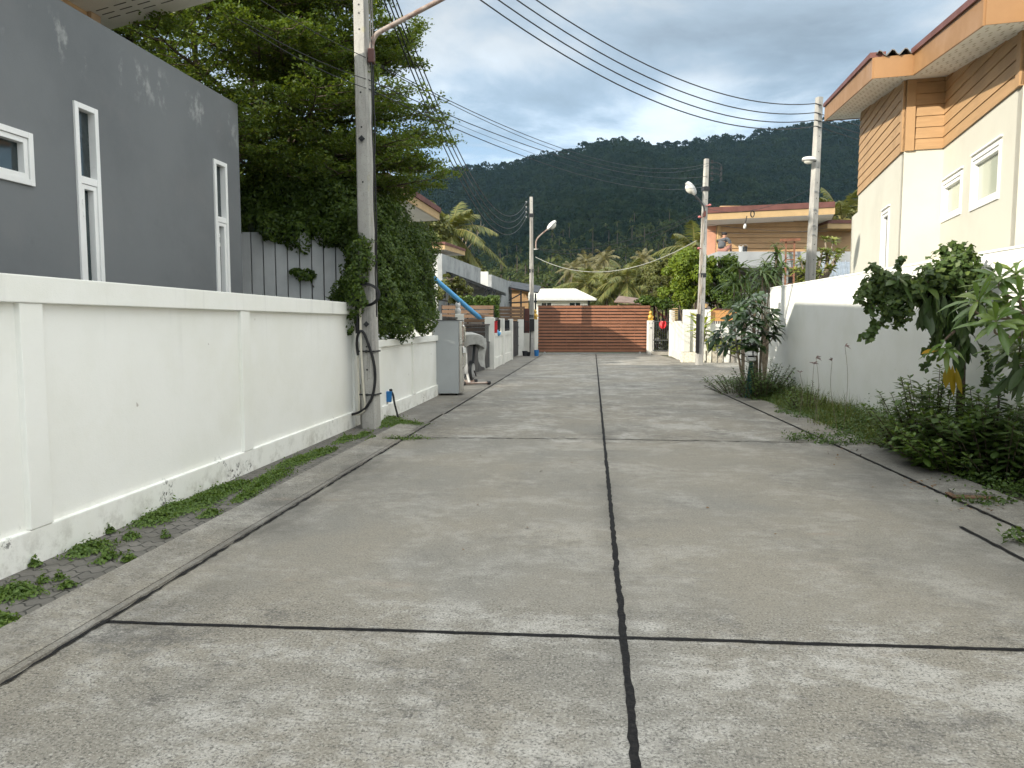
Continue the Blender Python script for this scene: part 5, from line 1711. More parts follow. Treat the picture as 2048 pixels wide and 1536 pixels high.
MB().add(ot + [c + UP * 0.19 for c in ot], [(0, 1, 5, 4), (1, 2, 6, 5), (2, 3, 7, 6), (3, 0, 4, 7)]).build('fascia', M['fascia2'], h3)
ot = [c + (c - ctr).normalized() * 0.09 + UP * 0.192 for c in h3r]
MB().add(ot + [c + UP * 0.11 for c in ot], [(3, 2, 1, 0), (4, 5, 6, 7), (0, 1, 5, 4), (1, 2, 6, 5), (2, 3, 7, 6), (3, 0, 4, 7)]).build('roof', M['roofred'], h3)
MB().prism([Vector((c.x, c.y, zt)) for c in (ctr + Vector((0.5, -1.2, 0)), ctr + Vector((0.6, 1.4, 0)), ctr + Vector((-1.4, 1.5, 0)), ctr + Vector((-1.5, -1.2, 0)))], (0, 0, h3r[0].z - zt)).build('upper_wall', M['siding'], h3)
# lean-to frame along the parapet house
cp_ = thing('carport_roof', 'dark steel carport roof sloping along the grey parapet house', 'carport', tuple(P(960, 570, 31)))
pa, pb = P(903, 548, 28.6), P(1011, 588, 39.5)
MB().prism([pa, pb, pb - kb_ * 1.6 + UP * 0.35, pa - kb_ * 1.6 + UP * 0.35], (0, 0, 0.05)).build('roof_sheet', M['dark'], cp_)
mb = MB(); mb.bar(pa - UP * 0.06, pb - UP * 0.06, 0.07)
mb.bar(P(935, 588, 30), P(1000, 603, 37), 0.10)
for px, py, Y in ((976, 575, 34.5), (984, 578, 35.5), (992, 581, 36.5)): q = P(px, py, Y); mb.bar(q, q + Vector((-0.2, 0, -0.35)), 0.06)
for px, Y in ((897, 28.4), (912, 29.4)):
    q = P(px, 600, Y); mb.bar(Vector((q.x, q.y, 0)), Vector((q.x, q.y, P(px, 606 if px == 912 else 603, Y).z)), 0.05)
mb.bar(P(880, 600, 28.2), P(918, 606, 29.6), 0.05)
mb.build('frame', M['dark'], cp_)
cp2 = thing('carport', 'black framed carport with a thin sloping roof left of far pole', 'carport', tuple(P(1040, 600, 42)))
pa, pb = P(1006, 574, 42.0), P(1076, 587, 42.0)
MB().prism([pa, pb, pb + Vector((0.3, 3, 0.5)), pa + Vector((0, 3, 0.5))], (0, 0, 0.07)).build('roof_sheet', M['dark'], cp2)
mb = MB()
for px, py in ((1022, 579), (1042, 582), (1071, 587)): q = P(px, py, 42.1); mb.bar(Vector((q.x, q.y, 0)), q, 0.09)
mb.bar(P(1012, 606, 42.1), P(1074, 603, 42.1), 0.08); mb.bar(P(1014, 603, 42.1), P(1041, 588, 42.1), 0.07)
mb.build('frame', M['dark'], cp2)
h4 = thing('brown_house', 'brown boarded house wall seen through the black carport frame', 'house', tuple(P(1035, 600, 45)))
a, b = P(1011, 600, 45), P(1057, 600, 45)
mb = MB(); zt_ = P(1030, 580, 45).z; k = 0
while k * 0.2 < zt_: mb.slab(a.xy, b.xy, 0.06 + 0.0 * k, k * 0.2, min(k * 0.2 + 0.19, zt_)); k += 1
mb.build('wall', M['siding'], h4)
MB().prism([Vector((a.x - 0.2, a.y - 0.3, zt_)), Vector((b.x + 0.2, b.y - 0.3, zt_)), Vector((b.x + 0.2, b.y + 5, zt_ + 0.4)), Vector((a.x - 0.2, a.y + 5, zt_ + 0.4))], (0, 0, 0.12)).build('roof', M['roofred'], h4)

# white house with a pale hipped roof behind the gate
h5 = thing('white_house', 'white bungalow with a pale hipped roof behind the brown gate', 'house', tuple(P(1130, 600, 60)))
e0, e1 = P(1052, 597, 60.0), P(1192, 596.5, 60.0)
ez = e1.z
r0, r1 = P(1062, 577.5, 64), P(1151, 577, 64)
D = 9.0
MB().add([Vector((e0.x, 60, ez)), Vector((e1.x, 60, ez)), Vector((e1.x, 60 + D, ez)), Vector((e0.x, 60 + D, ez)), r0, r1], [(0, 1, 5, 4), (1, 2, 5), (2, 3, 4, 5), (3, 0, 4), (3, 2, 1, 0)]).build('roof', M['paleroof'], h5)
mb = MB()
for a, b in (((e0.x, 59.96), (e1.x, 59.96)), ((e1.x + 0.03, 59.96), (e1.x + 0.03, 60 + D))): mb.slab(a, b, 0.05, ez - 0.17, ez - 0.005)
mb.build('gutter', M['lamp'], h5)
wopen = MB(); xa, xb = e0.x + 0.4, e1.x - 0.45
def ux(px): return P(px, 600, 60.6).x - xa
wz0, wz1 = ez - 1.3, P(1100, 604, 60.6).z
ow = [(ux(1082), ux(1104), wz0, wz1), (ux(1138), ux(1162), wz0, wz1)]
wall_open(wopen, (xa, 60.6), (xb, 60.6), 0, ez - 0.006, 0.15, ow, (0, 1, 0))
wopen.slab((xb, 60.6), (xb, 60 + D - .5), 0.15, 0, ez - 0.006, -1)
wopen.build('wall', M['whitep'], h5)
for o_ in ow:
    fm_ = MB()
    for z in (o_[2], o_[3] - 0.06): fm_.bb(xa + o_[0], xa + o_[1], 60.62, 60.68, z, z + 0.06)
    for x in (o_[0], (o_[0] + o_[1]) / 2, o_[1] - 0.05): fm_.bb(xa + x, xa + x + 0.05, 60.622, 60.678, o_[2] + 0.06, o_[3] - 0.06)
    f = fm_.build('window', M['upvc'], h5)
    MB().quad((xa + o_[0], 60.66, o_[2]), (xa + o_[1], 60.66, o_[2]), (xa + o_[1], 60.66, o_[3]), (xa + o_[0], 60.66, o_[3])).build('pane', M['glass'], f)
# rusty shed roof
sh = thing('shed', 'low shed with a rusty brown sheet roof right of white bungalow', 'shed', tuple(P(1270, 605, 46)))
cs = [P(1228, 605, 45), P(1296, 610, 45), P(1290, 600, 49), P(1238, 593, 49)]
MB().add(cs + [c + UP * 0.06 for c in cs], [(3, 2, 1, 0), (4, 5, 6, 7), (0, 1, 5, 4), (1, 2, 6, 5), (2, 3, 7, 6), (3, 0, 4, 7)]).build('roof', pmat('rust_sheet', (0.19, 0.125, 0.095), 0.7, 0.3, 3), sh)
MB().slab((cs[0].x + .3, 45.4), (cs[1].x - .1, 45.4), 0.1, 0, cs[0].z - 0.1).build('wall', M['siding'], sh)
ps = thing('garden_shelter', 'dark timber shelter posts behind the barred garden gate', 'shelter', tuple(P(1330, 630, 41)))
mb = MB()
for px in (1308, 1332, 1346): q = P(px, 640, 41.5); mb.bb(q.x - .06, q.x + .06, 41.4, 41.55, 0, 2.6)
mb.bar(P(1310, 620, 41.3), P(1336, 640, 41.3), 0.12); mb.bar(P(1300, 612, 41.3), P(1350, 614, 41.3), 0.14)
mb.build('timbers', M['maroon'], ps)
MB().prism([P(1303, 610, 41), P(1352, 612, 41), P(1352, 606, 44), P(1303, 604, 44)], (0, 0, 0.08)).build('roof', pmat('teal_sheet', (0.10, 0.20, 0.22), 0.6, 0.2), ps)

# ================================================================== tan house behind the trees on the right
th = thing('tan_house', 'tan boarded house with a red brown roof, behind ladder and carport', 'house', tuple(P(1530, 480, 37)))
f0, f1 = P(1405, 441, 35.4), P(1668, 428.5, 35.4)
b0, b1 = f0 + Vector((0.4, 6, -0.1)), f1 + Vector((-0.35, 6, -0.1))
b1.x = P(1652, 460, 38.6).x + 1.2
b0.x = P(1412, 440, 41.4).x
cs = [f0, f1, b1, b0]
MB().add(cs + [c + UP * 0.05 for c in cs], [(3, 2, 1, 0), (4, 5, 6, 7), (0, 1, 5, 4), (1, 2, 6, 5), (2, 3, 7, 6), (3, 0, 4, 7)]).build('soffit', M['soffit'], th)
MB().add([f0 + Vector((-0.03, -0.03, 0.0)), f1 + Vector((0.03, -0.03, 0)), f1 + Vector((0.03, -0.03, 0.32)), f0 + Vector((-0.03, -0.03, 0.30)), b1 + Vector((0.03, 0, 0)), b1 + Vector((0.03, 0, 0.32))], [(0, 1, 2, 3), (1, 4, 5, 2)]).build('fascia', M['fascia2'], th)
rr = [c + UP * 0.322 + Vector((0, -0.08 if i < 2 else 0, 0)) for i, c in enumerate(cs)]
MB().add(rr + [c + UP * 0.26 for c in rr], [(3, 2, 1, 0), (4, 5, 6, 7), (0, 1, 5, 4), (1, 2, 6, 5), (2, 3, 7, 6), (3, 0, 4, 7)]).build('roof', M['roofred'], th)
xa, xb = P(1440, 480, 37).x, P(1622, 480, 37).x
mb = MB(); z = 4.0
while z < 7.2:
    zz0 = min(z + 0.255, f0.z + 0.05 + 0.05 * 0); mb.hexa([Vector((x, y, zz)) for zz, yy in ((z, 36.985), (z + 0.232, 37.03)) for x, y in ((xa, yy), (xb, yy), (xb, 37.2), (xa, 37.2))]); z += 0.262
mb.bb(xa, xb, 37.06, 37.19, 4.0, 6.6)
mb.build('boarded_wall', M['siding'], th)
MB().bb(xa - 0.12, xa + 0.02, 36.96, 37.2, 3.0, 6.6).build('corner_board', M['fascia2'], th)
MB().bb(P(1411, 480, 37.6).x, xa - 0.121, 37.3, 37.5, 0, 6.55).build('salmon_wall', M['pink'], th)
MB().bb(P(1621, 480, 38.5).x, P(1712, 480, 38.5).x + 1, 38.5, 38.7, 3, 6.6).build('shaded_wall', M['siding'], th)
q0, q1 = P(1655, 457, 37.2), P(1730, 457, 37.2)
MB().bb(q0.x, q1.x, 37.2, 40, q0.z, q0.z + 0.25).build('fascia', M['fascia2'], th)
MB().bb(q0.x, q1.x + .03, 37.16, 40.03, q0.z + 0.252, q0.z + 0.42).build('roof', M['roofred'], th)
# carport in front
cpz1, cpz0 = P(1500, 503, 34).z, P(1500, 535, 34).z
cq = thing('carport', 'flat roofed grey carport in front of tan house', 'carport', tuple(P(1560, 520, 34)))
xa, xb = P(1436, 500, 34).x, P(1712, 500, 34).x
MB().bb(xa, xb, 34.0, 36.9, cpz0, cpz1).build('roof_slab', pmat('pale_grey_parapet', (0.29, 0.30, 0.31), 0.7, 0.1, 1.5, streak=0.3), cq)
mb = MB()
for x in (xa + 0.3, xa + 3.2, xb - 0.5): mb.bb(x - .1, x + .1, 34.2, 34.4, 0, cpz0)
mb.build('posts', M['greystain'], cq)
MB().bb(xa, xb, 36.9, 37.0 - 0.02, 0, cpz0 + 0.05).build('back_wall', pmat('carport_wall', (0.16, 0.15, 0.15), 0.8, 0.2), cq)
ld = thing('ladder', 'rusty orange ladder leaning on the grey carport roof', 'ladder', tuple(P(1580, 575, 33.4)))
mb = MB()
bA, bB = P(1570, 640, 32.9), P(1587, 640, 32.9); tA, tB = P(1572, 480, 33.9), P(1589, 480, 33.9); bA.z = bB.z = 0
mb.bar(bA, tA, 0.07, 0.05); mb.bar(bB, tB, 0.07, 0.05); mb.build('rails', M['orange'], ld)
mb = MB()
for t in np.linspace(0.08, 0.97, 14): mb.bar(bA.lerp(tA, t), bB.lerp(tB, t), 0.045)
mb.build('rungs', M['orange'], ld)
pk = thing('plank', 'short plank laid across the ladder top', 'plank', tuple(P(1581, 480, 33.8)))
MB().bar(P(1561, 481, 33.82), P(1600, 479, 33.82), 0.16, 0.13).build('board', M['orange'], pk)
for k, (px, lab) in enumerate(((1482, 'small white paint tub on the carport roof edge'), (1490, 'small dark paint tub on the carport roof edge'))):
    q = P(px, 500, 34.25); t = thing('paint_tub', lab, 'tub', (q.x, q.y, cpz1))
    MB()._lathe(Vector((q.x, q.y, cpz1)), [(0.09, 0), (0.11, 0.24), (0.115, 0.25)], 12, UP).build('tub', M['lamp' if k == 0 else 'dark'], t, smooth=True)
    MB().tube([Vector((q.x + 0.11 * math.cos(a), q.y, cpz1 + 0.24 + 0.1 * math.sin(a))) for a in np.linspace(0, math.pi, 8)], 0.006, 5).build('handle', M['steel'], t)
# standing seam roof between pole and cream house
mr = thing('metal_roof_shed', 'shed with a blue grey standing seam metal roof by the leaning pole', 'shed', tuple(P(1670, 540, 27)))
cs = [P(1647, 553, 26.5), P(1722, 553, 26.5), P(1722, 523, 29.0), P(1638, 525, 29.0)]
MB().add(cs + [c - UP * 0.05 for c in cs], [(0, 1, 2, 3), (7, 6, 5, 4), (0, 4, 5, 1), (1, 5, 6, 2), (2, 6, 7, 3), (3, 7, 4, 0)]).build('roof', M['metalroof'], mr)
mb = MB()
for t in np.linspace(0, 1, 9): mb.bar(cs[0].lerp(cs[1], t) + UP * 0.025, cs[3].lerp(cs[2], t) + UP * 0.025, 0.03, 0.05)
mb.build('seams', M['metalroof'], mr)
MB().bb(cs[0].x + 0.1, cs[1].x, 26.8, 28.9, 0, cs[0].z - 0.08).build('wall', M['greystain'], mr)

# ================================================================== person on the carport roof
def person():
    z0 = cpz1
    q = P(1443, 500, 34.3); ox, oy = q.x, q.y
    t = thing('person', 'person with black hair in grey shirt sitting hunched on the carport roof', 'person', (ox, oy, z0))

    def skin(name, pts, edges, mat, parent, rad, lvl=2):
        me = bpy.data.meshes.new(name)
        me.from_pydata([tuple(Vector(p) + Vector((ox, oy, z0)) - ORG[t.name]) for p in pts], edges, [])
        o = bpy.data.objects.new(name, me); COL.objects.link(o); o.parent = parent; me.materials.append(mat)
        sm_ = o.modifiers.new('skin', 'SKIN')
        for i, r_ in enumerate(rad): me.skin_vertices[0].data[i].radius = (r_, r_) if not isinstance(r_, tuple) else r_
        me.skin_vertices[0].data[0].use_root = True
        sb = o.modifiers.new('sub', 'SUBSURF'); sb.levels = sb.render_levels = lvl
        sm_.use_smooth_shade = True
        ORG[o.name] = ORG[t.name]
        return o
    skin_m = pmat('skin', (0.38, 0.21, 0.14), 0.5, 0.08)
    # seated, turned to the right and leaning forward over the work
    B = [(0, 0, 0.11), (0.03, 0.01, 0.24), (0.10, 0.02, 0.42), (0.15, 0.02, 0.53), (0.19, 0.01, 0.60), (0.215, 0.0, 0.68), (0.225, 0.0, 0.78),
         (0.10, -0.13, 0.09), (0.34, -0.17, 0.28), (0.42, -0.17, 0.02), (0.52, -0.18, 0.0),
         (0.10, 0.13, 0.09), (0.36, 0.15, 0.26), (0.44, 0.15, 0.02), (0.54, 0.16, 0.0),
         (0.15, -0.19, 0.50), (0.20, -0.26, 0.30), (0.38, -0.17, 0.24), (0.46, -0.13, 0.23),
         (0.16, 0.19, 0.50), (0.24, 0.24, 0.31), (0.42, 0.12, 0.26), (0.50, 0.08, 0.25)]
    E = [(0, 1), (1, 2), (2, 3), (3, 4), (4, 5), (5, 6), (0, 7), (7, 8), (8, 9), (9, 10), (0, 11), (11, 12), (12, 13), (13, 14),
         (3, 15), (15, 16), (16, 17), (17, 18), (3, 19), (19, 20), (20, 21), (21, 22)]
    Rd = [0.125, 0.12, 0.13, 0.115, 0.05, 0.088, 0.082, 0.085, 0.06, 0.042, 0.035, 0.085, 0.06, 0.042, 0.035, 0.055, 0.04, 0.032, 0.038, 0.055, 0.04, 0.032, 0.038]
    skin('body', B, E, skin_m, t, Rd)
    sh_ = [(0.0, 0, 0.13), (0.03, 0.01, 0.24), (0.10, 0.02, 0.42), (0.15, 0.02, 0.535), (0.15, -0.19, 0.50), (0.195, -0.255, 0.32), (0.16, 0.19, 0.50), (0.235, 0.235, 0.33)]
    skin('shirt', sh_, [(0, 1), (1, 2), (2, 3), (3, 4), (4, 5), (3, 6), (6, 7)], pmat('grey_shirt', (0.075, 0.08, 0.088), 0.85, 0.15, 6), t, [0.155, 0.15, 0.158, 0.135, 0.075, 0.06, 0.075, 0.06])
    skin('shorts', [(0.0, 0, 0.10), (0.10, -0.13, 0.10), (0.30, -0.165, 0.26), (0.10, 0.13, 0.10), (0.31, 0.15, 0.245)], [(0, 1), (1, 2), (0, 3), (3, 4)], pmat('shorts', (0.30, 0.15, 0.12), 0.85, 0.1), t, [0.14, 0.105, 0.082, 0.105, 0.082])
    skin('hair', [(0.185, 0, 0.69), (0.195, 0, 0.765), (0.205, 0.0, 0.83)], [(0, 1), (1, 2)], pmat('black_hair', (0.012, 0.011, 0.011), 0.7, 0.2, 9), t, [0.098, 0.115, 0.08])

    t.scale = (1.25, 1.25, 1.12)
    t.rotation_euler = (0, 0, 0.8)


person()

# ================================================================== planters and pots
LM = {}
LM['sans'] = leafmat('sansevieria_leaf', (0.20, 0.20, 0.05), (0.13, 0.16, 0.04), (0.26, 0.25, 0.08), 0.15)
LM['ginger'] = leafmat('ginger_leaf', (0.20, 0.28, 0.02), (0.28, 0.34, 0.03), (0.38, 0.36, 0.06), 0.4)
LM['bush'] = leafmat('pot_bush_leaf', (0.10, 0.15, 0.02), (0.15, 0.19, 0.03), (0.22, 0.22, 0.05), 0.3)


def trough(label, x0, x1, y0, h, mat):
    t = thing('planter', label, 'planter', ((x0 + x1) / 2, y0 + 0.2, 0))
    def ring(z, s): return [Vector((x0 - s, y0 - s, z)), Vector((x1 + s, y0 - s, z)), Vector((x1 + s, y0 + 0.4 + s, z)), Vector((x0 - s, y0 + 0.4 + s, z))]
    MB().hexa(ring(0, -0.03) + ring(h, 0.02)).build('trough', M[mat], t, bevel=0.02)
    MB().hexa(ring(h - 0.02, -0.05) + ring(h + 0.012, -0.05)).build('soil', M['earth'], t)
    return t


xa, xb = P(1363, 720, 30.3).x, P(1397, 720, 30.3).x
trough('long white carved stone planter at the corner of the gateway', xa, xb, 30.3, 0.42, 'stone')
xa, xb = P(1397.5, 720, 30.3).x, P(1411, 720, 30.3).x
gpot = thing('planter', 'tall white square planter holding the yellow green ginger plant', 'planter', ((xa + xb) / 2, 30.45, 0))
MB().hexa([Vector((x, y, 0)) for x, y in ((xa + .03, 30.3), (xb - .05, 30.3), (xb - .05, 30.6), (xa + .03, 30.6))] + [Vector((x, y, 0.56)) for x, y in ((xa, 30.28), (xb, 30.28), (xb, 30.62), (xa, 30.62))]).build('pot', M['stone'], gpot, bevel=0.012)
gc = Vector(((xa + xb) / 2, 30.45, 0.55))
bs, ds, sd_, LL, WW, DD = [], [], [], [], [], []
random.seed(5)
stems = MB()
for i in range(13):
    a = random.uniform(0, 6.28); top = gc + Vector((math.cos(a) * 0.22, math.sin(a) * 0.15, random.uniform(0.7, 1.55)))
    stems.tube([gc + Vector((math.cos(a) * 0.06, math.sin(a) * 0.05, 0)), gc.lerp(top, 0.6) + Vector((0, 0, 0.05)), top], [0.02, 0.018, 0.012], 6)
    for k in range(4):
        p_ = gc.lerp(top, 0.35 + 0.2 * k); th_ = a + k * 2.2 + random.uniform(-.5, .5)
        d = Vector((math.cos(th_) * 0.8, math.sin(th_) * 0.5, random.uniform(0.3, 1.1)))
        bs.append(p_); ds.append(d); sd_.append(UP.cross(d)); LL.append(random.uniform(0.4, 0.75)); WW.append(random.uniform(0.13, 0.19)); DD.append(random.uniform(0.2, 0.8))
for d, L_ in ((Vector((-0.95, -0.1, 0.55)), 0.95), (Vector((0.05, -0.1, 1)), 1.0), (Vector((0.22, 0, 0.95)), 0.8), (Vector((-1, -0.1, 0.1)), 0.8), (Vector((0.7, 0, .8)), 0.8)):
    bs.append(gc + UP * (1.15 if L_ > 0.9 else 0.8)); ds.append(d); sd_.append(UP.cross(d) if abs(d.normalized().z) < 0.99 else Vector((0, 1, 0))); LL.append(L_); WW.append(0.24); DD.append(0.25)
stems.build('stems', M['barklight'], gpot)
V, F = blades(np.array(bs), np.array(ds), np.array(sd_), np.array(LL), np.array(WW), np.array(DD))
np_mesh('leaves', V, F, LM['ginger'], gpot)


def pot(label, px0, px1, h, mat, kind, Y=30.35, rnd=False):
    xa, xb = P(px0, 722, Y).x, P(px1, 722, Y).x; w = xb - xa; c = Vector(((xa + xb) / 2, Y + w / 2, 0))
    t = thing('potted_plant', label, 'potted plant', tuple(c), 'pots along the white gateway')
    if rnd: MB()._lathe(c, [(w * 0.38, 0), (w * 0.5, h), (w * 0.44, h), (w * 0.42, h - 0.05)], 16, UP).build('pot', M[mat], t, smooth=True)
    else: MB().hexa([c + Vector((a * w * 0.38, b * w * 0.38, 0)) for a, b in ((-1, -1), (1, -1), (1, 1), (-1, 1))] + [c + Vector((a * w * 0.49, b * w * 0.49, h)) for a, b in ((-1, -1), (1, -1), (1, 1), (-1, 1))]).build('pot', M[mat], t, bevel=0.012)
    if kind == 'sans':
        n = 16; an = rng.uniform(0, 6.28, n); rr_ = rng.uniform(0, w * 0.32, n)
        B_ = np.stack([c.x + np.cos(an) * rr_, c.y + np.sin(an) * rr_, np.full(n, h - 0.02)], 1)
        D_ = np.stack([np.cos(an) * 0.25, np.sin(an) * 0.25, np.ones(n)], 1) + rng.normal(0, 0.06, (n, 3))
        S_ = np.stack([-np.sin(an), np.cos(an), np.zeros(n)], 1)
        V, F = blades(B_, D_, S_, rng.uniform(0.35, 0.72, n), 0.065, rng.uniform(-0.05, 0.1, n), shape=(0.6, 0.95, 1.0, 0.8, 0.0)); np_mesh('leaves', V, F, LM['sans'], t)
    else:
        Pp, Nn = shell_points(420, [((c.x, c.y, h + 0.30), (w * 0.62, w * 0.55, 0.36))])
        V, F = rhombs(Pp, Nn, 0.085, 0.55); np_mesh('leaves', V, F, LM['bush'], t)
        MB().tube([c + UP * (h - .05), c + UP * (h + .3)], 0.015, 6).build('stem', M['bark'], t)
    return t


pot('mottled white square pot with snake plant, nearest the tall planter', 1413, 1423.5, 0.48, 'stone', 'sans')
pot('dirty concrete pot with snake plant, left of the bare grey one', 1424.5, 1435, 0.47, 'potconc', 'sans')
pot('second dirty concrete pot with snake plant, beside clean white pot', 1436, 1446.5, 0.48, 'potconc', 'sans')
pot('clean white tapered square pot with snake plant', 1447.5, 1460, 0.50, 'whitep', 'sans')
pot('round grey pot with a small leafy bush', 1461, 1475, 0.33, 'potgrey', 'bush', rnd=True)
pot('small white pot half hidden by the drooping dark plant', 1475.5, 1484, 0.30, 'whitep', 'bush')

# ================================================================== vegetation
LM['tree'] = leafmat('layered_tree_leaf', (0.058, 0.098, 0.018), (0.092, 0.142, 0.024), (0.20, 0.24, 0.034), 0.42)
LM['hedge'] = leafmat('hedge_leaf', (0.030, 0.058, 0.009), (0.060, 0.105, 0.013), (0.13, 0.18, 0.024), 0.32)
LM['weed'] = leafmat('weed_leaf', (0.055, 0.10, 0.018), (0.09, 0.155, 0.025), (0.15, 0.21, 0.04), 0.32)
LM['weedd'] = leafmat('shrub_leaf_dark', (0.042, 0.078, 0.018), (0.068, 0.118, 0.026), (0.11, 0.17, 0.035), 0.3)
LM['grass'] = leafmat('grass_blade', (0.085, 0.12, 0.028), (0.12, 0.155, 0.035), (0.19, 0.18, 0.07), 0.3)
LM['vine'] = leafmat('vine_leaf', (0.036, 0.066, 0.018), (0.058, 0.098, 0.024), (0.12, 0.17, 0.035), 0.28)
LM['drop'] = leafmat('big_drooping_leaf', (0.030, 0.055, 0.016), (0.042, 0.078, 0.020), (0.07, 0.11, 0.025), 0.2, 0.4)
LM['plum'] = leafmat('long_leaf', (0.065, 0.125, 0.022), (0.10, 0.175, 0.028), (0.19, 0.25, 0.04), 0.3, 0.38, 0.5)
LM['yellow'] = leafmat('yellowing_leaf', (0.20, 0.20, 0.02), (0.34, 0.25, 0.02), (0.42, 0.22, 0.02), 0.35)
LM['scheff'] = leafmat('glossy_dark_leaf', (0.022, 0.048, 0.016), (0.034, 0.068, 0.020), (0.055, 0.09, 0.024), 0.15, 0.3, 0.5)
LM['drac'] = leafmat('strap_leaf', (0.060, 0.105, 0.035), (0.095, 0.15, 0.05), (0.17, 0.22, 0.07), 0.3)
LM['round'] = leafmat('bright_tree_leaf', (0.085, 0.135, 0.015), (0.14, 0.20, 0.018), (0.24, 0.27, 0.03), 0.38)
LM['rough'] = leafmat('dull_tree_leaf', (0.09, 0.105, 0.03), (0.12, 0.135, 0.035), (0.18, 0.17, 0.06), 0.32)
LM['palm'] = leafmat('palm_frond', (0.075, 0.095, 0.028), (0.11, 0.125, 0.035), (0.22, 0.19, 0.06), 0.3)
LM['palmd'] = leafmat('palm_frond_dull', (0.10, 0.10, 0.05), (0.14, 0.13, 0.065), (0.22, 0.19, 0.09), 0.28)
LM['frang'] = leafmat('frangipani_leaf', (0.085, 0.125, 0.025), (0.14, 0.17, 0.035), (0.26, 0.24, 0.06), 0.3)
LM['dead'] = pmat('dead_leaf', (0.17, 0.10, 0.05), 0.85, 0.3, 9)

# ------------------------------------------------------------------ big layered tree
random.seed(11)
TB = Vector((-4.75, 14.0, 0))
tree = thing('tree', 'big dark tree with flat layered sprays of small leaves behind the grey house', 'tree', tuple(TB))
tr_ = MB(); stems = []
for dx, dy, hz in ((0.0, 0.0, 10.2), (-1.05, 0.2, 9.4), (0.55, 0.5, 8.6), (-2.2, 0.5, 8.8)):
    p = [TB + Vector((dx * 0.25, dy * 0.25, 0)), TB + Vector((dx * 0.5, dy * 0.5, 2.6)), TB + Vector((dx, dy, 5.4)), TB + Vector((dx * 1.2, dy * 1.1, hz))]
    p = smoothpts(p, 5); stems.append(p)
    tr_.tube(p, [0.15 - 0.125 * i / (len(p) - 1) for i in range(len(p))], 9)
tr_.build('trunk', M['bark'], tree, smooth=True)


def stem_at(p, z):
    for a, b in zip(p[:-1], p[1:]):
        if a.z <= z <= b.z: return a.lerp(b, (z - a.z) / max(b.z - a.z, 1e-6))
    return p[-1]


br = MB(); LP, LN = [], []


def spray(origin, az, length, rise, width=0.9, dens=1.0):
    """one flat spray: a limb, alternating twigs, leaf rosettes along the twigs"""
    o = Vector(origin); d = Vector((math.cos(az), math.sin(az), 0)); s = Vector((-d.y, d.x, 0))
    n = 9; limb = []
    bend = random.uniform(-0.25, 0.25)
    for i in range(n + 1):
        t = i / n
        limb.append(o + d * (length * t) + s * (bend * length * t * t) + UP * (rise * length * (t - 0.35 * t * t) + 0.05 * math.sin(7 * t + az)))
    br.tube(limb, [0.042 * (1 - 0.85 * i / n) * (length / 3.5 + 0.3) for i in range(n + 1)], 5, cap=False)
    for i in range(2, n + 1):
        t = i / n
        for sd2 in (-1, 1):
            tl = width * (0.35 + 0.9 * math.sin(math.pi * min(t * 0.85, 1))) * random.uniform(0.6, 1.15)
            td = (d * random.uniform(0.45, 0.9) + s * sd2 * random.uniform(0.6, 1.0) + UP * random.uniform(-0.05, 0.2)).normalized()
            tw = [limb[i] + td * tl * k / 4 + UP * (0.03 * k * random.uniform(-0.4, 1)) for k in range(5)]
            if tl > 0.35: br.tube(tw, [0.010, 0.008, 0.006, 0.005, 0.004], 4, cap=False)
            m = max(int(tl * 34 * dens), 5)
            for k in range(m):
                u = random.uniform(0.1, 1.08)
                c = tw[0].lerp(tw[-1], u) + Vector((random.gauss(0, 0.09), random.gauss(0, 0.09), random.gauss(0.025, 0.035)))
                for q in range(random.randint(6, 9)):
                    LP.append(c + Vector((random.gauss(0, 0.045), random.gauss(0, 0.045), random.gauss(0, 0.022))))
                    LN.append((random.gauss(0, 0.35), random.gauss(0, 0.35), 1))


# (height, reach to the right, reach elsewhere)
tiers = [(3.55, 2.9, 2.6), (3.95, 3.7, 3.1), (4.35, 3.5, 3.2), (4.75, 3.3, 3.2), (5.15, 3.5, 3.4), (5.6, 2.7, 3.4), (6.05, 3.1, 3.4), (6.5, 3.1, 3.3), (6.9, 2.7, 3.2), (7.35, 2.5, 3.2), (7.8, 2.55, 3.0), (8.3, 2.2, 2.7), (8.8, 1.9, 2.4), (9.3, 1.5, 2.0), (9.8, 1.1, 1.5), (10.2, .7, .9)]
for z, rr_, ro in tiers:
    rr_ -= 0.55
    nb = 11 if z < 8.5 else 8
    off = random.uniform(0, 6.28)
    for k in range(nb):
        az = off + 2 * math.pi * k / nb + random.uniform(-0.3, 0.3)
        right = max(0, math.cos(az))
        ln = (ro + (rr_ - ro) * right) * random.uniform(0.72, 1.05)
        st = stems[random.choice((0, 0, 1, 2)) if z > 4.5 else random.choice((0, 1, 2))]
        if math.cos(az) < -0.3 and z > 5: st = stems[random.choice((1, 3))]
        o = stem_at(st, z + random.uniform(-0.2, 0.2))
        if math.sin(az) > 0.6: ln *= 0.8
        ex = o.x + math.cos(az) * ln
        lim = TB.x + rr_ + 0.1
        if ex > lim: ln *= max(0.25, (lim - o.x) / max(ex - o.x, 0.01))
        spray(o, az, max(ln, 0.5), random.uniform(0.02, 0.2), 0.85, 1.0)
for z, L_, az in ((4.05, 3.35, -0.05), (5.10, 3.15, 0.05), (6.2, 2.8, -0.1), (6.5, 2.75, 0.15), (4.55, 2.95, 0.1), (7.7, 2.1, 0.0), (8.0, 1.9, -.2)):
    spray(stem_at(stems[0], z), az, L_ * 1.0, 0.03, 0.75, 1.1)
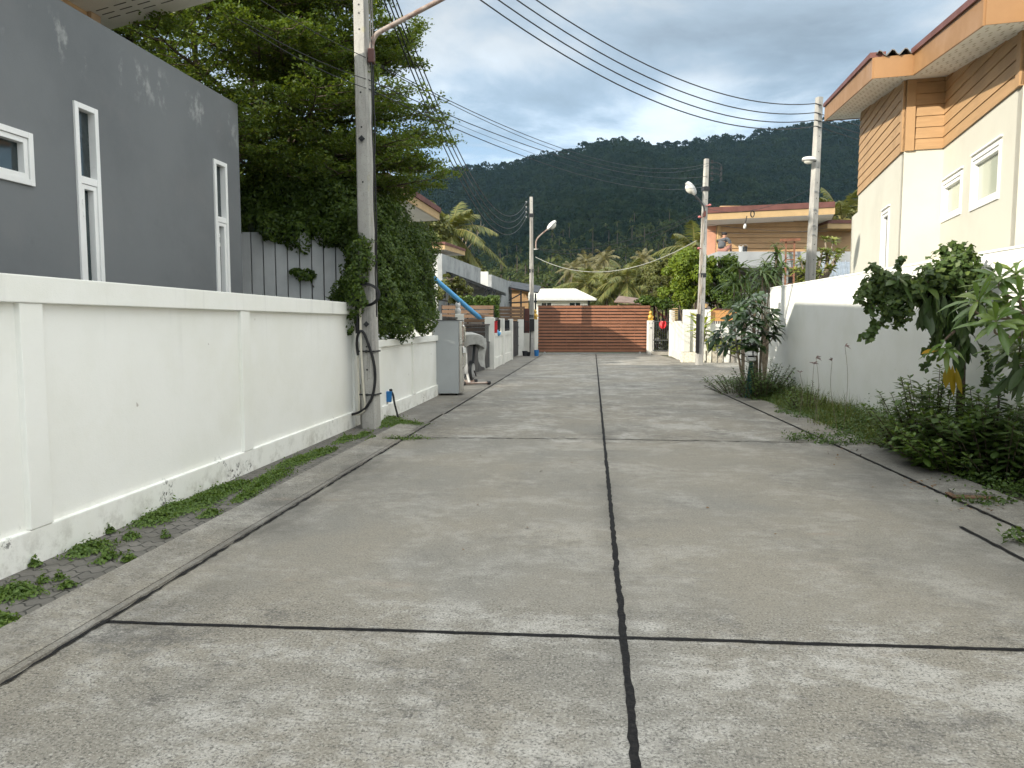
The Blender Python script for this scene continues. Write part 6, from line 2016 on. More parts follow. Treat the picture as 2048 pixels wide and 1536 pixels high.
for z, L_, az, st in ((6.2, 2.2, 3.3, 3), (7.0, 2.1, 3.0, 3), (7.8, 2.1, 3.5, 3), (8.3, 1.9, 2.7, 3), (6.6, 2.0, 3.9, 3), (7.3, 1.8, 4.3, 3), (8.8, 1.6, 3.2, 3)):
    spray(stem_at(stems[st], z), az, L_, 0.08, 0.8, 1.1)
br.build('branches', M['bark'], tree, smooth=True)
V, F = rhombs(np.array(LP), np.array(LN), 0.064, 0.55, 0.55)
np_mesh('crown', V, F, LM['tree'], tree)
print('tree leaves', len(F))

# ------------------------------------------------------------------ dense creeper hedge on the fence and low wall
random.seed(21)


def ell(px, py, Y, rx, ry, rz): q = P(px, py, Y); return ((q.x, q.y, q.z), (rx, ry, rz))


hd = thing('climbing_hedge', 'dense dark green creeper hanging over the board fence', 'hedge', (-3.6, 12.6, 0))
blobs = [ell(492, 435, 12.8, .3, .4, .5), ell(503, 452, 12.4, .22, .22, .22), ell(535, 462, 12.35, .25, .2, .20), ell(590, 470, 12.3, .28, .2, .2), ell(520, 400, 12.8, .42, .5, .52), ell(575, 385, 12.8, .5, .5, .58), ell(640, 400, 12.7, .5, .5, .6), ell(690, 420, 12.5, .42, .45, .55), ell(545, 440, 12.5, .40, .3, .28), ell(610, 445, 12.5, .45, .3, .3),
         ell(668, 455, 12.35, .38, .32, .32), ell(715, 465, 12.1, .27, .32, .42), ell(712, 520, 12.0, .17, .25, .36), ell(700, 560, 12.0, .17, .22, .22), ell(705, 585, 11.85, .24, .22, .17), ell(685, 583, 11.8, .18, .2, .10), ell(712, 625, 11.7, .11, .16, .2), ell(725, 590, 11.5, .12, .1, .14), ell(712, 440, 11.75, .2, .25, .3), ell(720, 490, 11.25, .13, .12, .22), ell(716, 545, 11.15, .13, .1, .22), ell(722, 590, 11.08, .12, .08, .14), ell(704, 600, 11.2, .13, .1, .12), ell(700, 640, 11.3, .06, .08, .12), ell(735, 520, 11.12, .08, .06, .14)]
hn = 50000
Pp, Nn = shell_points(hn, blobs, 0.3, (3.2, 0.16))
Pp[:, 2] += 0.10 * np.sin(Pp[:, 0] * 7) * np.cos(Pp[:, 2] * 6)
V, F = rhombs(Pp, Nn + np.array([0, -0.3, 0.5]), 0.068, 0.48, 0.7)
np_mesh('foliage', V, F, LM['hedge'], hd)
cm = MB()
for (c, r) in blobs[:9]: cm._lathe(Vector(c) - UP * r[2] * 0.5, [(0.02, 0), (min(r[0], r[1]) * 0.3, r[2] * 0.25), (min(r[0], r[1]) * 0.4, r[2] * 0.5), (min(r[0], r[1]) * 0.3, r[2] * .8), (0.02, r[2] * 1.0)], 8, UP)
cm.build('inner_core', pmat('hedge_core', (0.03, 0.042, 0.018), 0.9, 0.4, 9, bump=0.6), hd)  # solid dark cores added inside the leaves to stop light coming through

hd2 = thing('climbing_hedge', 'thick hedge spilling over the low white wall right of the pole', 'hedge', (-2.3, 14, 0))
blobs = []
for px, py, Y, rx, ry, rz in ((765, 455, 13.2, .30, .5, .42), (790, 470, 13.8, .34, .5, .5), (820, 500, 14.6, .34, .55, .5), (765, 520, 12.6, .26, .4, .5), (800, 550, 13.4, .3, .5, .5), (838, 560, 14.8, .28, .5, .5), (850, 610, 15.2, .22, .45, .36), (768, 590, 12.4, .24, .4, .42), (810, 615, 13.4, .28, .5, .36), (766, 640, 12.3, .2, .35, .26), (796, 650, 13.0, .22, .4, .20), (840, 640, 14.4, .22, .45, .2), (850, 500, 15.3, .22, .5, .4), (800, 520, 15.6, .6, .5, .7), (746, 470, 12.7, .22, .35, .5), (745, 430, 12.9, .3, .4, .35), (858, 570, 15.6, .16, .4, .35)):
    blobs.append(ell(px, py, Y, rx, ry, rz))
Pp, Nn = shell_points(70000, blobs, 0.3, (2.8, 0.17))
Pp += Nn * (0.05 * np.sin(Pp[:, [1]] * 9) * np.cos(Pp[:, [2]] * 8))
V, F = rhombs(Pp, Nn + np.array([0.3, -0.3, 0.5]), 0.064, 0.48, 0.7)
np_mesh('foliage', V, F, LM['hedge'], hd2)
cm = MB()
for (c, r) in blobs: cm._lathe(Vector(c) - UP * r[2] * 0.5, [(0.02, 0), (min(r[0], r[1]) * 0.3, r[2] * 0.25), (min(r[0], r[1]) * 0.42, r[2] * 0.5), (min(r[0], r[1]) * 0.3, r[2] * .8), (0.02, r[2] * 1.0)], 8, UP)
cm.build('inner_core', bpy.data.materials['hedge_core'], hd2)  # same added dark cores, blocking light through this hedge
tf = thing('creeper_tuft', 'small leafy sprig poking through the pale board fence', 'plant', tuple(P(606, 550, 12.3)))
c = P(606, 550, 12.27)
Pp, Nn = shell_points(260, [((c.x + 0.03, c.y, c.z), (0.17, 0.1, 0.10)), ((c.x - 0.12, c.y, c.z + 0.06), (0.10, 0.08, 0.05))], 0.2)
V, F = rhombs(Pp, Nn + np.array([0, -.3, .5]), 0.085, 0.5)
np_mesh('leaves', V, F, LM['hedge'], tf)
MB().tube([P(628, 575, 12.34), P(620, 560, 12.3), P(590, 545, 12.26)], 0.008, 6).build('stem', M['bark'], tf)


# ------------------------------------------------------------------ weeds on the left paving
def patches(name, label, spots, n_per, size, mat, h=0.06, kind='stuff'):
    Pq, Nq = [], []
    for (c, rx, ry, w) in spots:
        k = int(n_per * w)
        a = rng.normal(0, 0.42, (k, 2))
        z = np.abs(rng.normal(0, h * 0.5, k)) * (1 - np.clip(np.hypot(a[:, 0], a[:, 1]), 0, 0.9)) + 0.008
        ang = ROAD_ANG
        x = c[0] + a[:, 0] * rx * math.cos(ang) + a[:, 1] * ry * math.sin(ang)
        y = c[1] - a[:, 0] * rx * math.sin(ang) + a[:, 1] * ry * math.cos(ang)
        Pq.append(np.stack([x, y, z], 1)); Nq.append(np.stack([a[:, 0] * 0.8, a[:, 1] * 0.8, np.ones(k)], 1))
    V, F = rhombs(np.concatenate(Pq), np.concatenate(Nq), size, 0.6, 0.5)
    o = np_mesh(name, V, F, mat)
    return tag(o, label, 'weeds', None, kind)


sp_ = []
for px, py, rx, ry, w in ((30, 1188, .16, .14, 1.2), (8, 1250, .12, .08, .6), (180, 1100, .14, .2, 1.3), (215, 1118, .06, .12, .4), (258, 1122, .06, .05, .2), (135, 1174, .05, .05, .15), (85, 1165, .04, .04, .1), (120, 1160, .04, .03, .1), (262, 1076, .06, .07, .25), (215, 1066, .07, .05, .25), (70, 1132, .05, .04, .15),
                      (310, 1040, .16, .25, 1.3), (350, 1020, .18, .35, 2.0), (400, 1005, .17, .4, 2.4), (440, 985, .16, .4, 2.2), (470, 975, .12, .3, 1.2), (420, 1030, .08, .12, .5), (330, 1075, .04, .04, .1), (490, 995, .08, .2, .7), (540, 958, .14, .5, 1.8), (520, 975, .09, .3, .8), (590, 925, .14, .6, 1.6), (630, 910, .12, .5, 1.4), (655, 905, .07, .3, .6), (690, 880, .10, .4, .9), (725, 872, .08, .35, .8), (745, 878, .06, .2, .3),
                      (770, 840, .26, .5, 2.2), (800, 848, .22, .4, 1.6), (830, 850, .22, .2, .5), (760, 852, .12, .3, .9), (790, 880, .3, .06, .3), (830, 878, .3, .05, .25)):
    sp_.append((G(px, py), rx, ry, w))
patches('weeds', 'low green weeds in the paving along the left wall', sp_, 900, 0.026, LM['weed'], 0.075)


# ------------------------------------------------------------------ right verge: rough grass, creeping weeds
random.seed(31); rng = np.random.default_rng(31)
bs, ds, LL, WW, DD = [], [], [], [], []
for i in range(11000):
    y = 8.6 + 8.6 * random.random() ** 0.9
    x0, x1 = rg(y) + 0.42 + 0.12 * math.sin(y * 3.1), rw(y) - 0.04
    u = random.random() ** 0.6
    x = x0 + (x1 - x0) * u
    hgt = (0.13 + 0.46 * u * random.random()) * (1.0 if y > 10 else 0.75)
    a = random.uniform(0, 6.28); lean = random.uniform(0.15, 0.7)
    bs.append((x, y, 0.0)); ds.append((math.cos(a) * lean, math.sin(a) * lean, 1)); LL.append(hgt * random.uniform(0.7, 1.35)); WW.append(random.uniform(0.006, 0.011)); DD.append(random.uniform(0.1, 0.7))
D_ = np.array(ds); S_ = np.cross(D_, np.array([0, 0, 1.0])) + 1e-4
V1, F1 = blades(np.array(bs), D_, S_, np.array(LL), np.array(WW), np.array(DD), shape=(0.8, 1.0, 0.6, 0.0))
tag(np_mesh('grass_verge', V1, F1, LM['grass']), 'rough grass growing along the foot of the right wall', 'grass', None, 'stuff')
Pq, Nq = [], []
for i in range(17000):
    y = 8.4 + 9.4 * random.random()
    x0, x1 = rg(y) + 0.36 + 0.16 * math.sin(y * 2.3) + 0.06 * math.sin(y * 9), rw(y) - 0.03
    u = random.random() ** 0.75
    x = x0 + (x1 - x0) * u
    z = abs(random.gauss(0, 0.5)) * (0.05 + 0.30 * u * (0.6 + 0.4 * math.sin(y * 1.7 + 1)))
    Pq.append((x, y, 0.01 + min(z, 0.62))); Nq.append((random.gauss(-0.3, 0.5), random.gauss(-0.3, 0.5), 1))
for px, py, rx, ry, n in ((1620, 880, .25, .25, 260), (1680, 890, .3, .12, 220), (1590, 882, .15, .06, 60), (1640, 845, .12, .15, 80), (1500, 785, .3, .5, 600), (1470, 770, .4, .6, 700), (1530, 790, .3, .5, 500), (1980, 1010, .3, .1, 200), (2030, 985, .25, .2, 420), (2040, 1085, .12, .08, 120), (1960, 965, .25, .12, 300), (1410, 765, .12, .1, 40)):
    c = G(px, py)
    for i in range(n): Pq.append((c.x + random.gauss(0, rx * .6), c.y + random.gauss(0, ry * .6), 0.015 + abs(random.gauss(0, 0.06)) * (1.6 if px < 1540 else .8))); Nq.append((random.gauss(0, 0.5), random.gauss(0, 0.5), 1))
V, F = rhombs(np.array(Pq), np.array(Nq), 0.046, 0.5, 0.5)
tag(np_mesh('weeds', V, F, LM['weedd']), 'creeping weeds and ground cover along the right wall', 'weeds', None, 'stuff')
# fallen dry leaves and grit
Pq = []
for px, py, n, s in ((905, 805, 14, 26), (1700, 905, 26, 40), (1850, 970, 24, 40), (1400, 735, 10, 30), (700, 860, 16, 20), (1960, 1020, 20, 40), (1300, 1000, 5, 300), (960, 1000, 5, 300)):
    for i in range(n): q = G(px + random.gauss(0, s), py + random.gauss(0, s * .2)); Pq.append((q.x, q.y, 0.02 if px > 1650 or px < 800 else 0.008))
V, F = rhombs(np.array(Pq), np.tile([0, 0, 1.0], (len(Pq), 1)), 0.035, 0.55, 0.25)
tag(np_mesh('leaf_litter', V, F, LM['dead']), 'dry fallen leaves scattered along both edges of the street', 'leaf litter', None, 'stuff')

# tall grass stalks with feathery heads
for i, (px, pb, pt, Y, lab) in enumerate(((1690, 810, 692, 10.6, 'tallest feathery grass stalk, rightmost against the white wall'), (1664, 800, 722, 10.9, 'middle grass stalk with an open star shaped head'), (1632, 800, 716, 11.4, 'grass stalk with the left upper feathery head'), (1628, 800, 728, 11.6, 'short grass stalk bending left with a drooping head'), (1600, 800, 745, 12.0, 'thin bare seed stalk left of the feathery ones'))):
    base, top = P(px + (12 if i % 2 else -3), pb + 30, Y), P(px, pt, Y); base.z = 0
    t = thing('grass_stalk', lab, 'grass stalk', tuple(base), 'tall grass stalks by the right wall')
    mid = base.lerp(top, 0.6) + Vector((0.05 * (-1) ** i, 0, 0))
    MB().tube(smoothpts([base, mid, top], 6), 0.0032, 5).build('stem', M['barklight'], t)
    n = 10 if i < 4 else 4
    an = rng.uniform(-0.9, 0.9, n) + (0.9 if i in (0, 2) else 0)
    D_ = np.stack([np.sin(an), rng.normal(0, 0.3, n), np.cos(an) * (0.5 if i in (0, 3) else 1)], 1)
    V, F = blades(np.tile(np.array(top), (n, 1)), D_, np.cross(D_, [0, 1.0, 0.1]), rng.uniform(0.06, 0.10, n), 0.012, 0.4, shape=(0.4, 1, 0.9, 0.3))
    np_mesh('seed_head', V, F, pmat('seed_head_purple', (0.30, 0.22, 0.21), 0.8, 0.2) if i == 0 else bpy.data.materials['seed_head_purple'], t)


# ------------------------------------------------------------------ leafy shrubs at the foot of the right wall
def stem_shrub(name, label, c, n_st, hmin, hmax, spread, leafL, leafW, mat, seed, lean=(0, 0), per=9, cat_='shrub'):
    random.seed(seed)
    t = thing(name, label, cat_, tuple(c)); st = MB(); bs, ds, sd2, LL = [], [], [], []
    for i in range(n_st):
        a = random.uniform(0, 6.28); r_ = spread * random.random() ** 0.6
        h_ = random.uniform(hmin, hmax) * (1.1 - 0.45 * r_ / spread)
        b = Vector((c[0], c[1], 0)) + Vector((math.cos(a) * r_ * 0.55, math.sin(a) * r_ * 0.75, 0))
        tp = b + Vector((math.cos(a) * r_ * 0.7 + lean[0] * h_ * random.uniform(.3, 1), math.sin(a) * r_ * 0.6 + lean[1] * h_, h_))
        mid = b.lerp(tp, 0.5) + UP * 0.06 * h_
        pts_ = smoothpts([b, mid, tp], 5)
        st.tube(pts_, [0.008 - 0.005 * k / (len(pts_) - 1) for k in range(len(pts_))], 5, cap=False)
        m = int(per * h_ / 0.6) + 4
        ph = random.uniform(0, 6.28)
        for k in range(m):
            u = 0.12 + 0.88 * k / (m - 1); idx = u * (len(pts_) - 1); j = min(int(idx), len(pts_) - 2)
            p_ = pts_[j].lerp(pts_[j + 1], idx - j)
            for s in (0, math.pi):
                th2 = ph + k * 1.57 + s
                d = Vector((math.cos(th2), math.sin(th2), random.uniform(-0.1, 0.7) if k < m - 2 else 1.1))
                bs.append(p_); ds.append(d); sd2.append(UP.cross(d)); LL.append(leafL * random.uniform(0.6, 1.15) * (1 if k < m - 2 else 0.6))
    st.build('stems', M['bark'], t)
    n = len(bs)
    V, F = blades(np.array(bs), np.array(ds), np.array(sd2), np.array(LL), np.array(LL) * leafW * rng.uniform(.85, 1.1, n), rng.uniform(0.1, 0.55, n))
    np_mesh('leaves', V, F, LM[mat], t)
    return t


q = G(1880, 945); q1 = G(1905, 950)
stem_shrub('leafy_shrub', 'bushy green shrub with lighter leaves at the kerb edge', Vector((4.86, 8.0, 0)), 95, 0.22, 0.66, 0.60, 0.125, 0.5, 'weed', 41, (0, 0), 12)
stem_shrub('leafy_shrub', 'upright dark shrub with rows of narrow leaves against the white wall', Vector((4.98, 8.75, 0)), 60, 0.6, 1.15, 0.55, 0.13, 0.44, 'weed', 42, (-0.10, 0), 13)
stem_shrub('leafy_shrub', 'large dark leaved bush at the right edge of the street', Vector((5.10, 7.75, 0)), 120, 0.3, 0.98, 0.6, 0.15, 0.48, 'weedd', 43, (0, 0), 11)
stem_shrub('leafy_shrub', 'low trailing bush between grass verge and the green shrub', Vector((5.0, 9.3, 0)), 50, 0.16, 0.42, 0.42, 0.08, 0.45, 'weed', 44)
stem_shrub('leafy_shrub', 'small upright weed at the start of the grass verge', Vector((5.35, 13.4, 0)), 20, 0.3, 0.62, 0.45, 0.085, 0.40, 'weed', 45)
stem_shrub('leafy_shrub', 'tangled low bush around the green pedestal', Vector((5.3, 15.7, 0)), 90, 0.3, 0.95, 0.65, 0.10, 0.44, 'weedd', 46)
stem_shrub('leafy_shrub', 'low spreading weeds at the bend of the kerb', Vector((5.10, 16.9, 0)), 40, 0.2, 0.5, 0.65, 0.09, 0.36, 'weedd', 47, (-0.25, 0))

# ------------------------------------------------------------------ small tree smothered by vine
random.seed(51); rng = np.random.default_rng(51)
Yv = 8.6
base = Vector((P(1925, 800, Yv).x, Yv, 0))
vt = thing('small_tree', 'small tree smothered in vine, leaning out from the right wall', 'tree', tuple(base))
tr_ = MB()
trk = smoothpts([base, P(1922, 760, Yv), P(1926, 650, Yv - .02), P(1915, 580, Yv - .05)], 5)
tr_.tube(trk, [0.055 - 0.03 * i / (len(trk) - 1) for i in range(len(trk))], 9)
limbs = [[P(1918, 600, Yv), P(1880, 570, 8.5), P(1820, 560, 8.4)], [P(1920, 610, Yv), P(1900, 560, 8.5), P(1880, 530, 8.5)], [P(1918, 590, Yv), P(1940, 545, 8.5), P(1955, 525, 8.5)], [P(1915, 590, Yv), P(1850, 560, 8.7), P(1765, 560, 8.9)], [P(1925, 650, Yv), P(1900, 670, 8.3), P(1880, 690, 8.2)]]
for l_ in limbs: tr_.tube(smoothpts(l_, 4), [0.022 - 0.014 * i / 8 for i in range(9)], 6)
tr_.build('trunk', M['bark'], vt, smooth=True)
C, A = [], []
for l_ in limbs[:4]:
    for k in range(5):
        u = 0.35 + 0.65 * k / 4; p_ = l_[0].lerp(l_[1], u * 2) if u < 0.5 else l_[1].lerp(l_[2], u * 2 - 1)
        C.append(p_ + Vector((random.gauss(0, .05), random.gauss(0, .08), random.gauss(0, .04)))); A.append((random.gauss(0, .3), random.gauss(-.2, .3), 0.9))
V, F = whorls(C, A, 10, 0.25, 0.085, 0.9, 1.45)
bs, ds = [], []
for i in range(150):      # hanging old leaves
    px = random.uniform(1845, 1935); py = 575 + 55 * random.random() + (px - 1845) * 0.55 * random.random()
    p_ = P(px, py, random.uniform(8.35, 8.65)); bs.append(p_); ds.append((random.gauss(0, .22), random.gauss(0, .22), -1))
for i in range(40):
    p_ = P(random.uniform(1905, 1945), random.uniform(620, 720), random.uniform(8.4, 8.65)); bs.append(p_); ds.append((random.gauss(0, .25), random.gauss(-.1, .2), -1))
D_ = np.array(ds); n = len(bs)
V2, F2 = blades(np.array(bs), D_, np.stack([np.cos(rng.uniform(0, 6.28, n)), np.sin(rng.uniform(0, 6.28, n)), np.zeros(n)], 1), rng.uniform(0.17, 0.29, n), rng.uniform(.06, .095, n), 0.0, shape=(0.1, 0.7, 1.0, 0.85, 0.0))
V, F = cat((V, F), (V2, F2)); np_mesh('leaves', V, F, LM['drop'], vt)
V, F = whorls([P(1893, 700, 8.15), P(1885, 690, 8.1)], [(-.2, -.5, .7), (-.4, -.3, .8)], 9, 0.21, 0.06, 0.8, 1.4); np_mesh('yellow_leaves', V, F, LM['plum'], vt)
bs = [P(1905, 730, 8.2), P(1912, 735, 8.2), P(1898, 728, 8.2), P(1880, 700, 8.15)]
V, F = blades(np.array(bs), np.array([(0.1, 0, -1), (.25, -.1, -1), (-.1, 0, -1), (-1, -.1, -.1)]), np.array([(1, .2, 0), (1, .3, 0), (1, -.2, 0), (0, 1, .4)]), np.array([.32, .28, .25, .22]), .085, 0.1); np_mesh('yellow_leaves', V, F, LM['yellow'], vt)
# vine over the crown with trailing strands
blobs = [ell(1755, 575, 8.75, .16, .2, .15), ell(1785, 590, 8.6, .18, .22, .20), ell(1820, 580, 8.5, .2, .22, .17), ell(1860, 565, 8.5, .2, .22, .16), ell(1895, 548, 8.5, .22, .22, .18), ell(1930, 548, 8.5, .2, .2, .22), ell(1955, 560, 8.5, .12, .18, .2), ell(1800, 620, 8.5, .13, .15, .15), ell(1740, 600, 8.8, .08, .1, .16), ell(1930, 520, 8.5, .14, .14, .10), ell(1955, 615, 8.5, .1, .15, .2)]
Pp, Nn = shell_points(3600, blobs, 0.2, (6.0, 0.13))
tails = MB()
extra = []
for pts_ in ([(1740, 600), (1748, 640), (1745, 668), (1732, 676)], [(1765, 610), (1768, 640), (1750, 655), (1730, 675)], [(1738, 570), (1722, 590), (1718, 600)], [(1800, 630), (1795, 655)], [(1870, 660), (1868, 690), (1850, 705)], [(1880, 660), (1875, 700), (1848, 735)], [(1965, 690), (1975, 720), (1978, 750), (1970, 770)], [(1905, 520), (1912, 500), (1900, 488)], [(1795, 560), (1800, 525), (1808, 520)], [(1890, 515), (1884, 505), (1886, 496)], [(1762, 560), (1755, 540), (1742, 536)]):
    q = smoothpts([P(a, b, 8.55) for a, b in pts_], 5); tails.tube(q, 0.003, 4, cap=False)
    for p_ in q[1:]:
        for k in range(5): extra.append(p_ + Vector((random.gauss(0, .02), random.gauss(0, .03), random.gauss(0, .02))))
tails.build('tendrils', M['bark'], vt)
Pp = np.concatenate([Pp, np.array(extra)]); Nn = np.concatenate([Nn, np.tile([0, -1, .4], (len(extra), 1))])
V, F = rhombs(Pp, Nn + np.array([-.2, -.5, .5]), 0.072, 0.70, 0.8); np_mesh('vine', V, F, LM['vine'], vt)

# ------------------------------------------------------------------ long leaved young tree at the right edge
random.seed(61); rng = np.random.default_rng(61)
Yp = 6.9
lt = thing('young_tree', 'young tree with long bright green leaves in whorls at the right edge', 'tree', (5.25, Yp, 0))
base = Vector((5.25, 6.85, 0)); tr_ = MB()
main = smoothpts([base, Vector((5.2, 6.9, 0.9)), Vector((5.12, 6.9, 1.5)), Vector((5.05, 6.85, 1.95))], 5)
tr_.tube(main, [0.04 - 0.02 * i / (len(main) - 1) for i in range(len(main))], 8)
tips = [((1955, 600), 6.7), ((1992, 640), 6.45), ((2000, 555), 6.8), ((2040, 590), 6.6), ((2032, 545), 7.0), ((2045, 650), 6.5), ((1975, 575), 7.0), ((2075, 560), 6.7), ((2085, 640), 6.6), ((2040, 690), 6.9), ((2015, 700), 7.1), ((2060, 720), 6.8), ((2015, 610), 6.9), ((2100, 600), 6.9)]
C, A = [], []
for (px, py), Y in tips:
    p_ = P(px, py, Y); C.append(p_); dl = (p_ - Vector((5.25, 6.95, 1.6))); A.append((dl.x * 0.5, dl.y * 0.5 - 0.1, 0.75 + dl.z * .3))
    tr_.tube(smoothpts([stem_at(main, min(p_.z - 0.15, 1.6)), p_ + Vector((0.08, 0.05, -0.14)), p_], 4), [0.014 - 0.007 * i / 8 for i in range(9)], 6)
tr_.build('trunk', M['barklight'], lt, smooth=True)
V, F = whorls(C, A, 14, 0.31, 0.068, 0.5, 1.35, shape=(0.12, 0.62, 1.0, 0.72, 0.0))
np_mesh('leaves', V, F, LM['plum'], lt)
bs, ds = [], []
for i in range(46):
    p_ = P(random.uniform(2010, 2100), random.uniform(690, 760), random.uniform(6.6, 7.2)); bs.append(p_); ds.append((random.gauss(-.15, .3), random.gauss(0, .3), -1))
n = len(bs)
V, F = blades(np.array(bs), np.array(ds), rng.normal(0, 1, (n, 3)) * [1, 1, .2], rng.uniform(.2, .3, n), rng.uniform(.055, .08, n), 0.0); np_mesh('hanging_leaves', V, F, LM['drop'], lt)

# ------------------------------------------------------------------ umbrella plant and strap leaved plants at the wall end
random.seed(71); rng = np.random.default_rng(71)
Ys = 16.4
base = Vector((P(1512, 760, Ys).x, Ys, 0))
um = thing('umbrella_plant', 'dark glossy umbrella plant at the end of the white wall', 'plant', tuple(base))
tr_ = MB(); C, A = [], []
heads = [(1500, 600, 16.4), (1525, 615, 16.2), (1480, 625, 16.3), (1545, 640, 16.2), (1510, 640, 16.0), (1470, 650, 16.2), (1440, 660, 16.3), (1455, 640, 16.5), (1490, 660, 16.0), (1530, 665, 16.1), (1555, 655, 16.4), (1430, 675, 16.3), (1500, 625, 16.7), (1520, 590, 16.6), (1475, 685, 16.1), (1545, 625, 16.6), (1515, 690, 15.9), (1450, 690, 16.2), (1495, 690, 15.9), (1510, 610, 16.1), (1488, 640, 16.0), (1535, 640, 15.9), (1462, 668, 15.9), (1520, 650, 15.8), (1478, 610, 16.5), (1548, 668, 16.0), (1505, 672, 15.7)]
tk = smoothpts([base, P(1512, 720, Ys), P(1508, 660, Ys), P(1512, 600, Ys)], 4)
tr_.tube(tk, [0.055, 0.053, .05, .05, .047, .044, .04, .04, .036, .03, .025, .022, .02], 8)
tk2 = smoothpts([base + Vector((0.12, 0.1, 0)), P(1522, 700, Ys + .1), P(1530, 630, Ys)], 4)
tr_.tube(tk2, [0.04 - .003 * i for i in range(9)], 8)
for px, py, Y in heads:
    p_ = P(px, py, Y); C.append(p_); A.append((random.gauss((px - 1505) / 90, .15), random.gauss(-.25, .2), 0.8))
    tr_.tube(smoothpts([stem_at(tk, max(p_.z - 0.45, 0.4)), p_ + Vector((-(px - 1505) / 900, 0.1, -0.18)), p_], 3), 0.011, 5)
tr_.build('trunk', M['barklight'], um, smooth=True)
V, F = whorls(C, A, 13, 0.25, 0.115, 0.6, 1.5, shape=(0.08, 0.6, 1.0, 0.9, 0.0)); np_mesh('leaves', V, F, LM['scheff'], um)


def strap_plant(label, base, heads, per, L, Wd, seed, mat='drac'):
    random.seed(seed); t = thing('strap_plant', label, 'plant', tuple(base)); tr_ = MB(); C, A = [], []
    for px, py, Y in heads:
        p_ = P(px, py, Y); tr_.tube(smoothpts([base, base.lerp(p_, 0.5) + Vector((random.gauss(0, .06), 0, 0)), p_], 4), [0.035 - .0022 * i for i in range(9)], 7); C.append(p_); A.append((random.gauss(0, .15), random.gauss(0, .15), 1))
    tr_.build('stem', M['barklight'], t, smooth=True)
    V, F = whorls(C, A, per, L, Wd, 0.75, 1.3, shape=(0.7, 1.0, 0.9, 0.6, 0.0)); np_mesh('leaves', V, F, LM[mat], t)


strap_plant('tall strap leaved plant with drooping dusty green leaves', Vector((P(1488, 700, 20).x, 20, 0)), [(1478, 535, 20.0), (1490, 560, 20.2), (1482, 610, 19.8), (1468, 565, 20.1), (1500, 590, 19.9)], 34, 0.80, 0.055, 72)
strap_plant('tall cane plant with bright green tuft rising beside the wall end', Vector((P(1530, 700, 18.6).x, 18.6, 0)), [(1532, 530, 18.6), (1555, 505, 18.8), (1540, 560, 18.4), (1520, 570, 18.7), (1548, 545, 18.5), (1525, 545, 18.3), (1560, 530, 18.9)], 22, 0.52, 0.075, 73)
strap_plant('small spiky shoot standing above the bright green tuft', Vector((P(1551, 700, 18.9).x, 18.9, 0)), [(1551, 490, 18.9)], 9, 0.45, 0.03, 74)

# green pedestal with white capped box
gp_ = thing('pedestal_box', 'white capped box on a dark green stand in the weeds', 'utility box', tuple(P(1500, 770, 15.9)))
q = P(1502, 722, 15.7)
mb = MB().tube([Vector((q.x, q.y, 0)), Vector((q.x, q.y, q.z))], [0.045, 0.04], 10)
for s in (-1, 1): mb.tube([Vector((q.x + s * .02, q.y, q.z - 0.02)), Vector((q.x + s * 0.11, q.y - .03, 0))], 0.018, 8)
mb.build('stand', pmat('dark_green_paint', (0.01, 0.06, 0.05), 0.45, 0.2), gp_)
MB()._lathe(q, [(0.085, 0), (0.10, 0.015), (0.10, 0.075), (0.085, 0.085)], 16, UP).build('lower_case', M['lamp'], gp_, smooth=True)
MB()._lathe(q + UP * 0.086, [(0.075, 0), (0.075, 0.03)], 14, UP).build('band', M['black'], gp_)
MB()._lathe(q + UP * 0.117, [(0.12, 0), (0.125, 0.02), (0.115, 0.055), (0.08, 0.085), (0.02, 0.095)], 16, UP).build('cap', M['lamp'], gp_, smooth=True)
MB().bb(q.x - .012, q.x + .012, q.y - .126, q.y - .10, q.z + .12, q.z + .21).build('latch', M['black'], gp_)


# ------------------------------------------------------------------ round bushy trees by the stained pole
def bushy(label, base, blobs, n, size, mat, seed, trunk_r=0.09, name='tree'):
    global rng
    random.seed(seed); rng = np.random.default_rng(seed)
    t = thing(name, label, name, tuple(base)); tr_ = MB()
    sub = []
    for c, r in blobs:
        c = Vector(c)
        tr_.tube(smoothpts([Vector(base), Vector(base).lerp(c, 0.45) + UP * 0.2, c], 4), [trunk_r * .62 * (1 - .1 * i) for i in range(9)], 7)
        for k in range(9):
            d = Vector((random.gauss(0, 1), random.gauss(0, 1), random.gauss(0.25, 0.9))).normalized()
            cc_ = c + Vector((d.x * r[0], d.y * r[1], d.z * r[2])) * random.uniform(0.5, 0.92)
            s = random.uniform(0.26, 0.44); sub.append((tuple(cc_), (r[0] * s, r[1] * s, r[2] * s)))
            tr_.tube([c, c.lerp(cc_, 0.6), cc_], [0.03, 0.02, 0.01], 5, cap=False)
    tr_.build('trunk', M['bark'], t, smooth=True)
    Pp, Nn = shell_points(n, sub, 0.25, (2.5, 0.16))
    V, F = rhombs(Pp, Nn + np.array([0, 0, .4]), size, 0.6, 0.5); np_mesh('crown', V, F, LM[mat], t)
    return t


def el(px, py, Y, r, rz=None): q = P(px, py, Y); return (tuple(q), (r, r, rz or r))


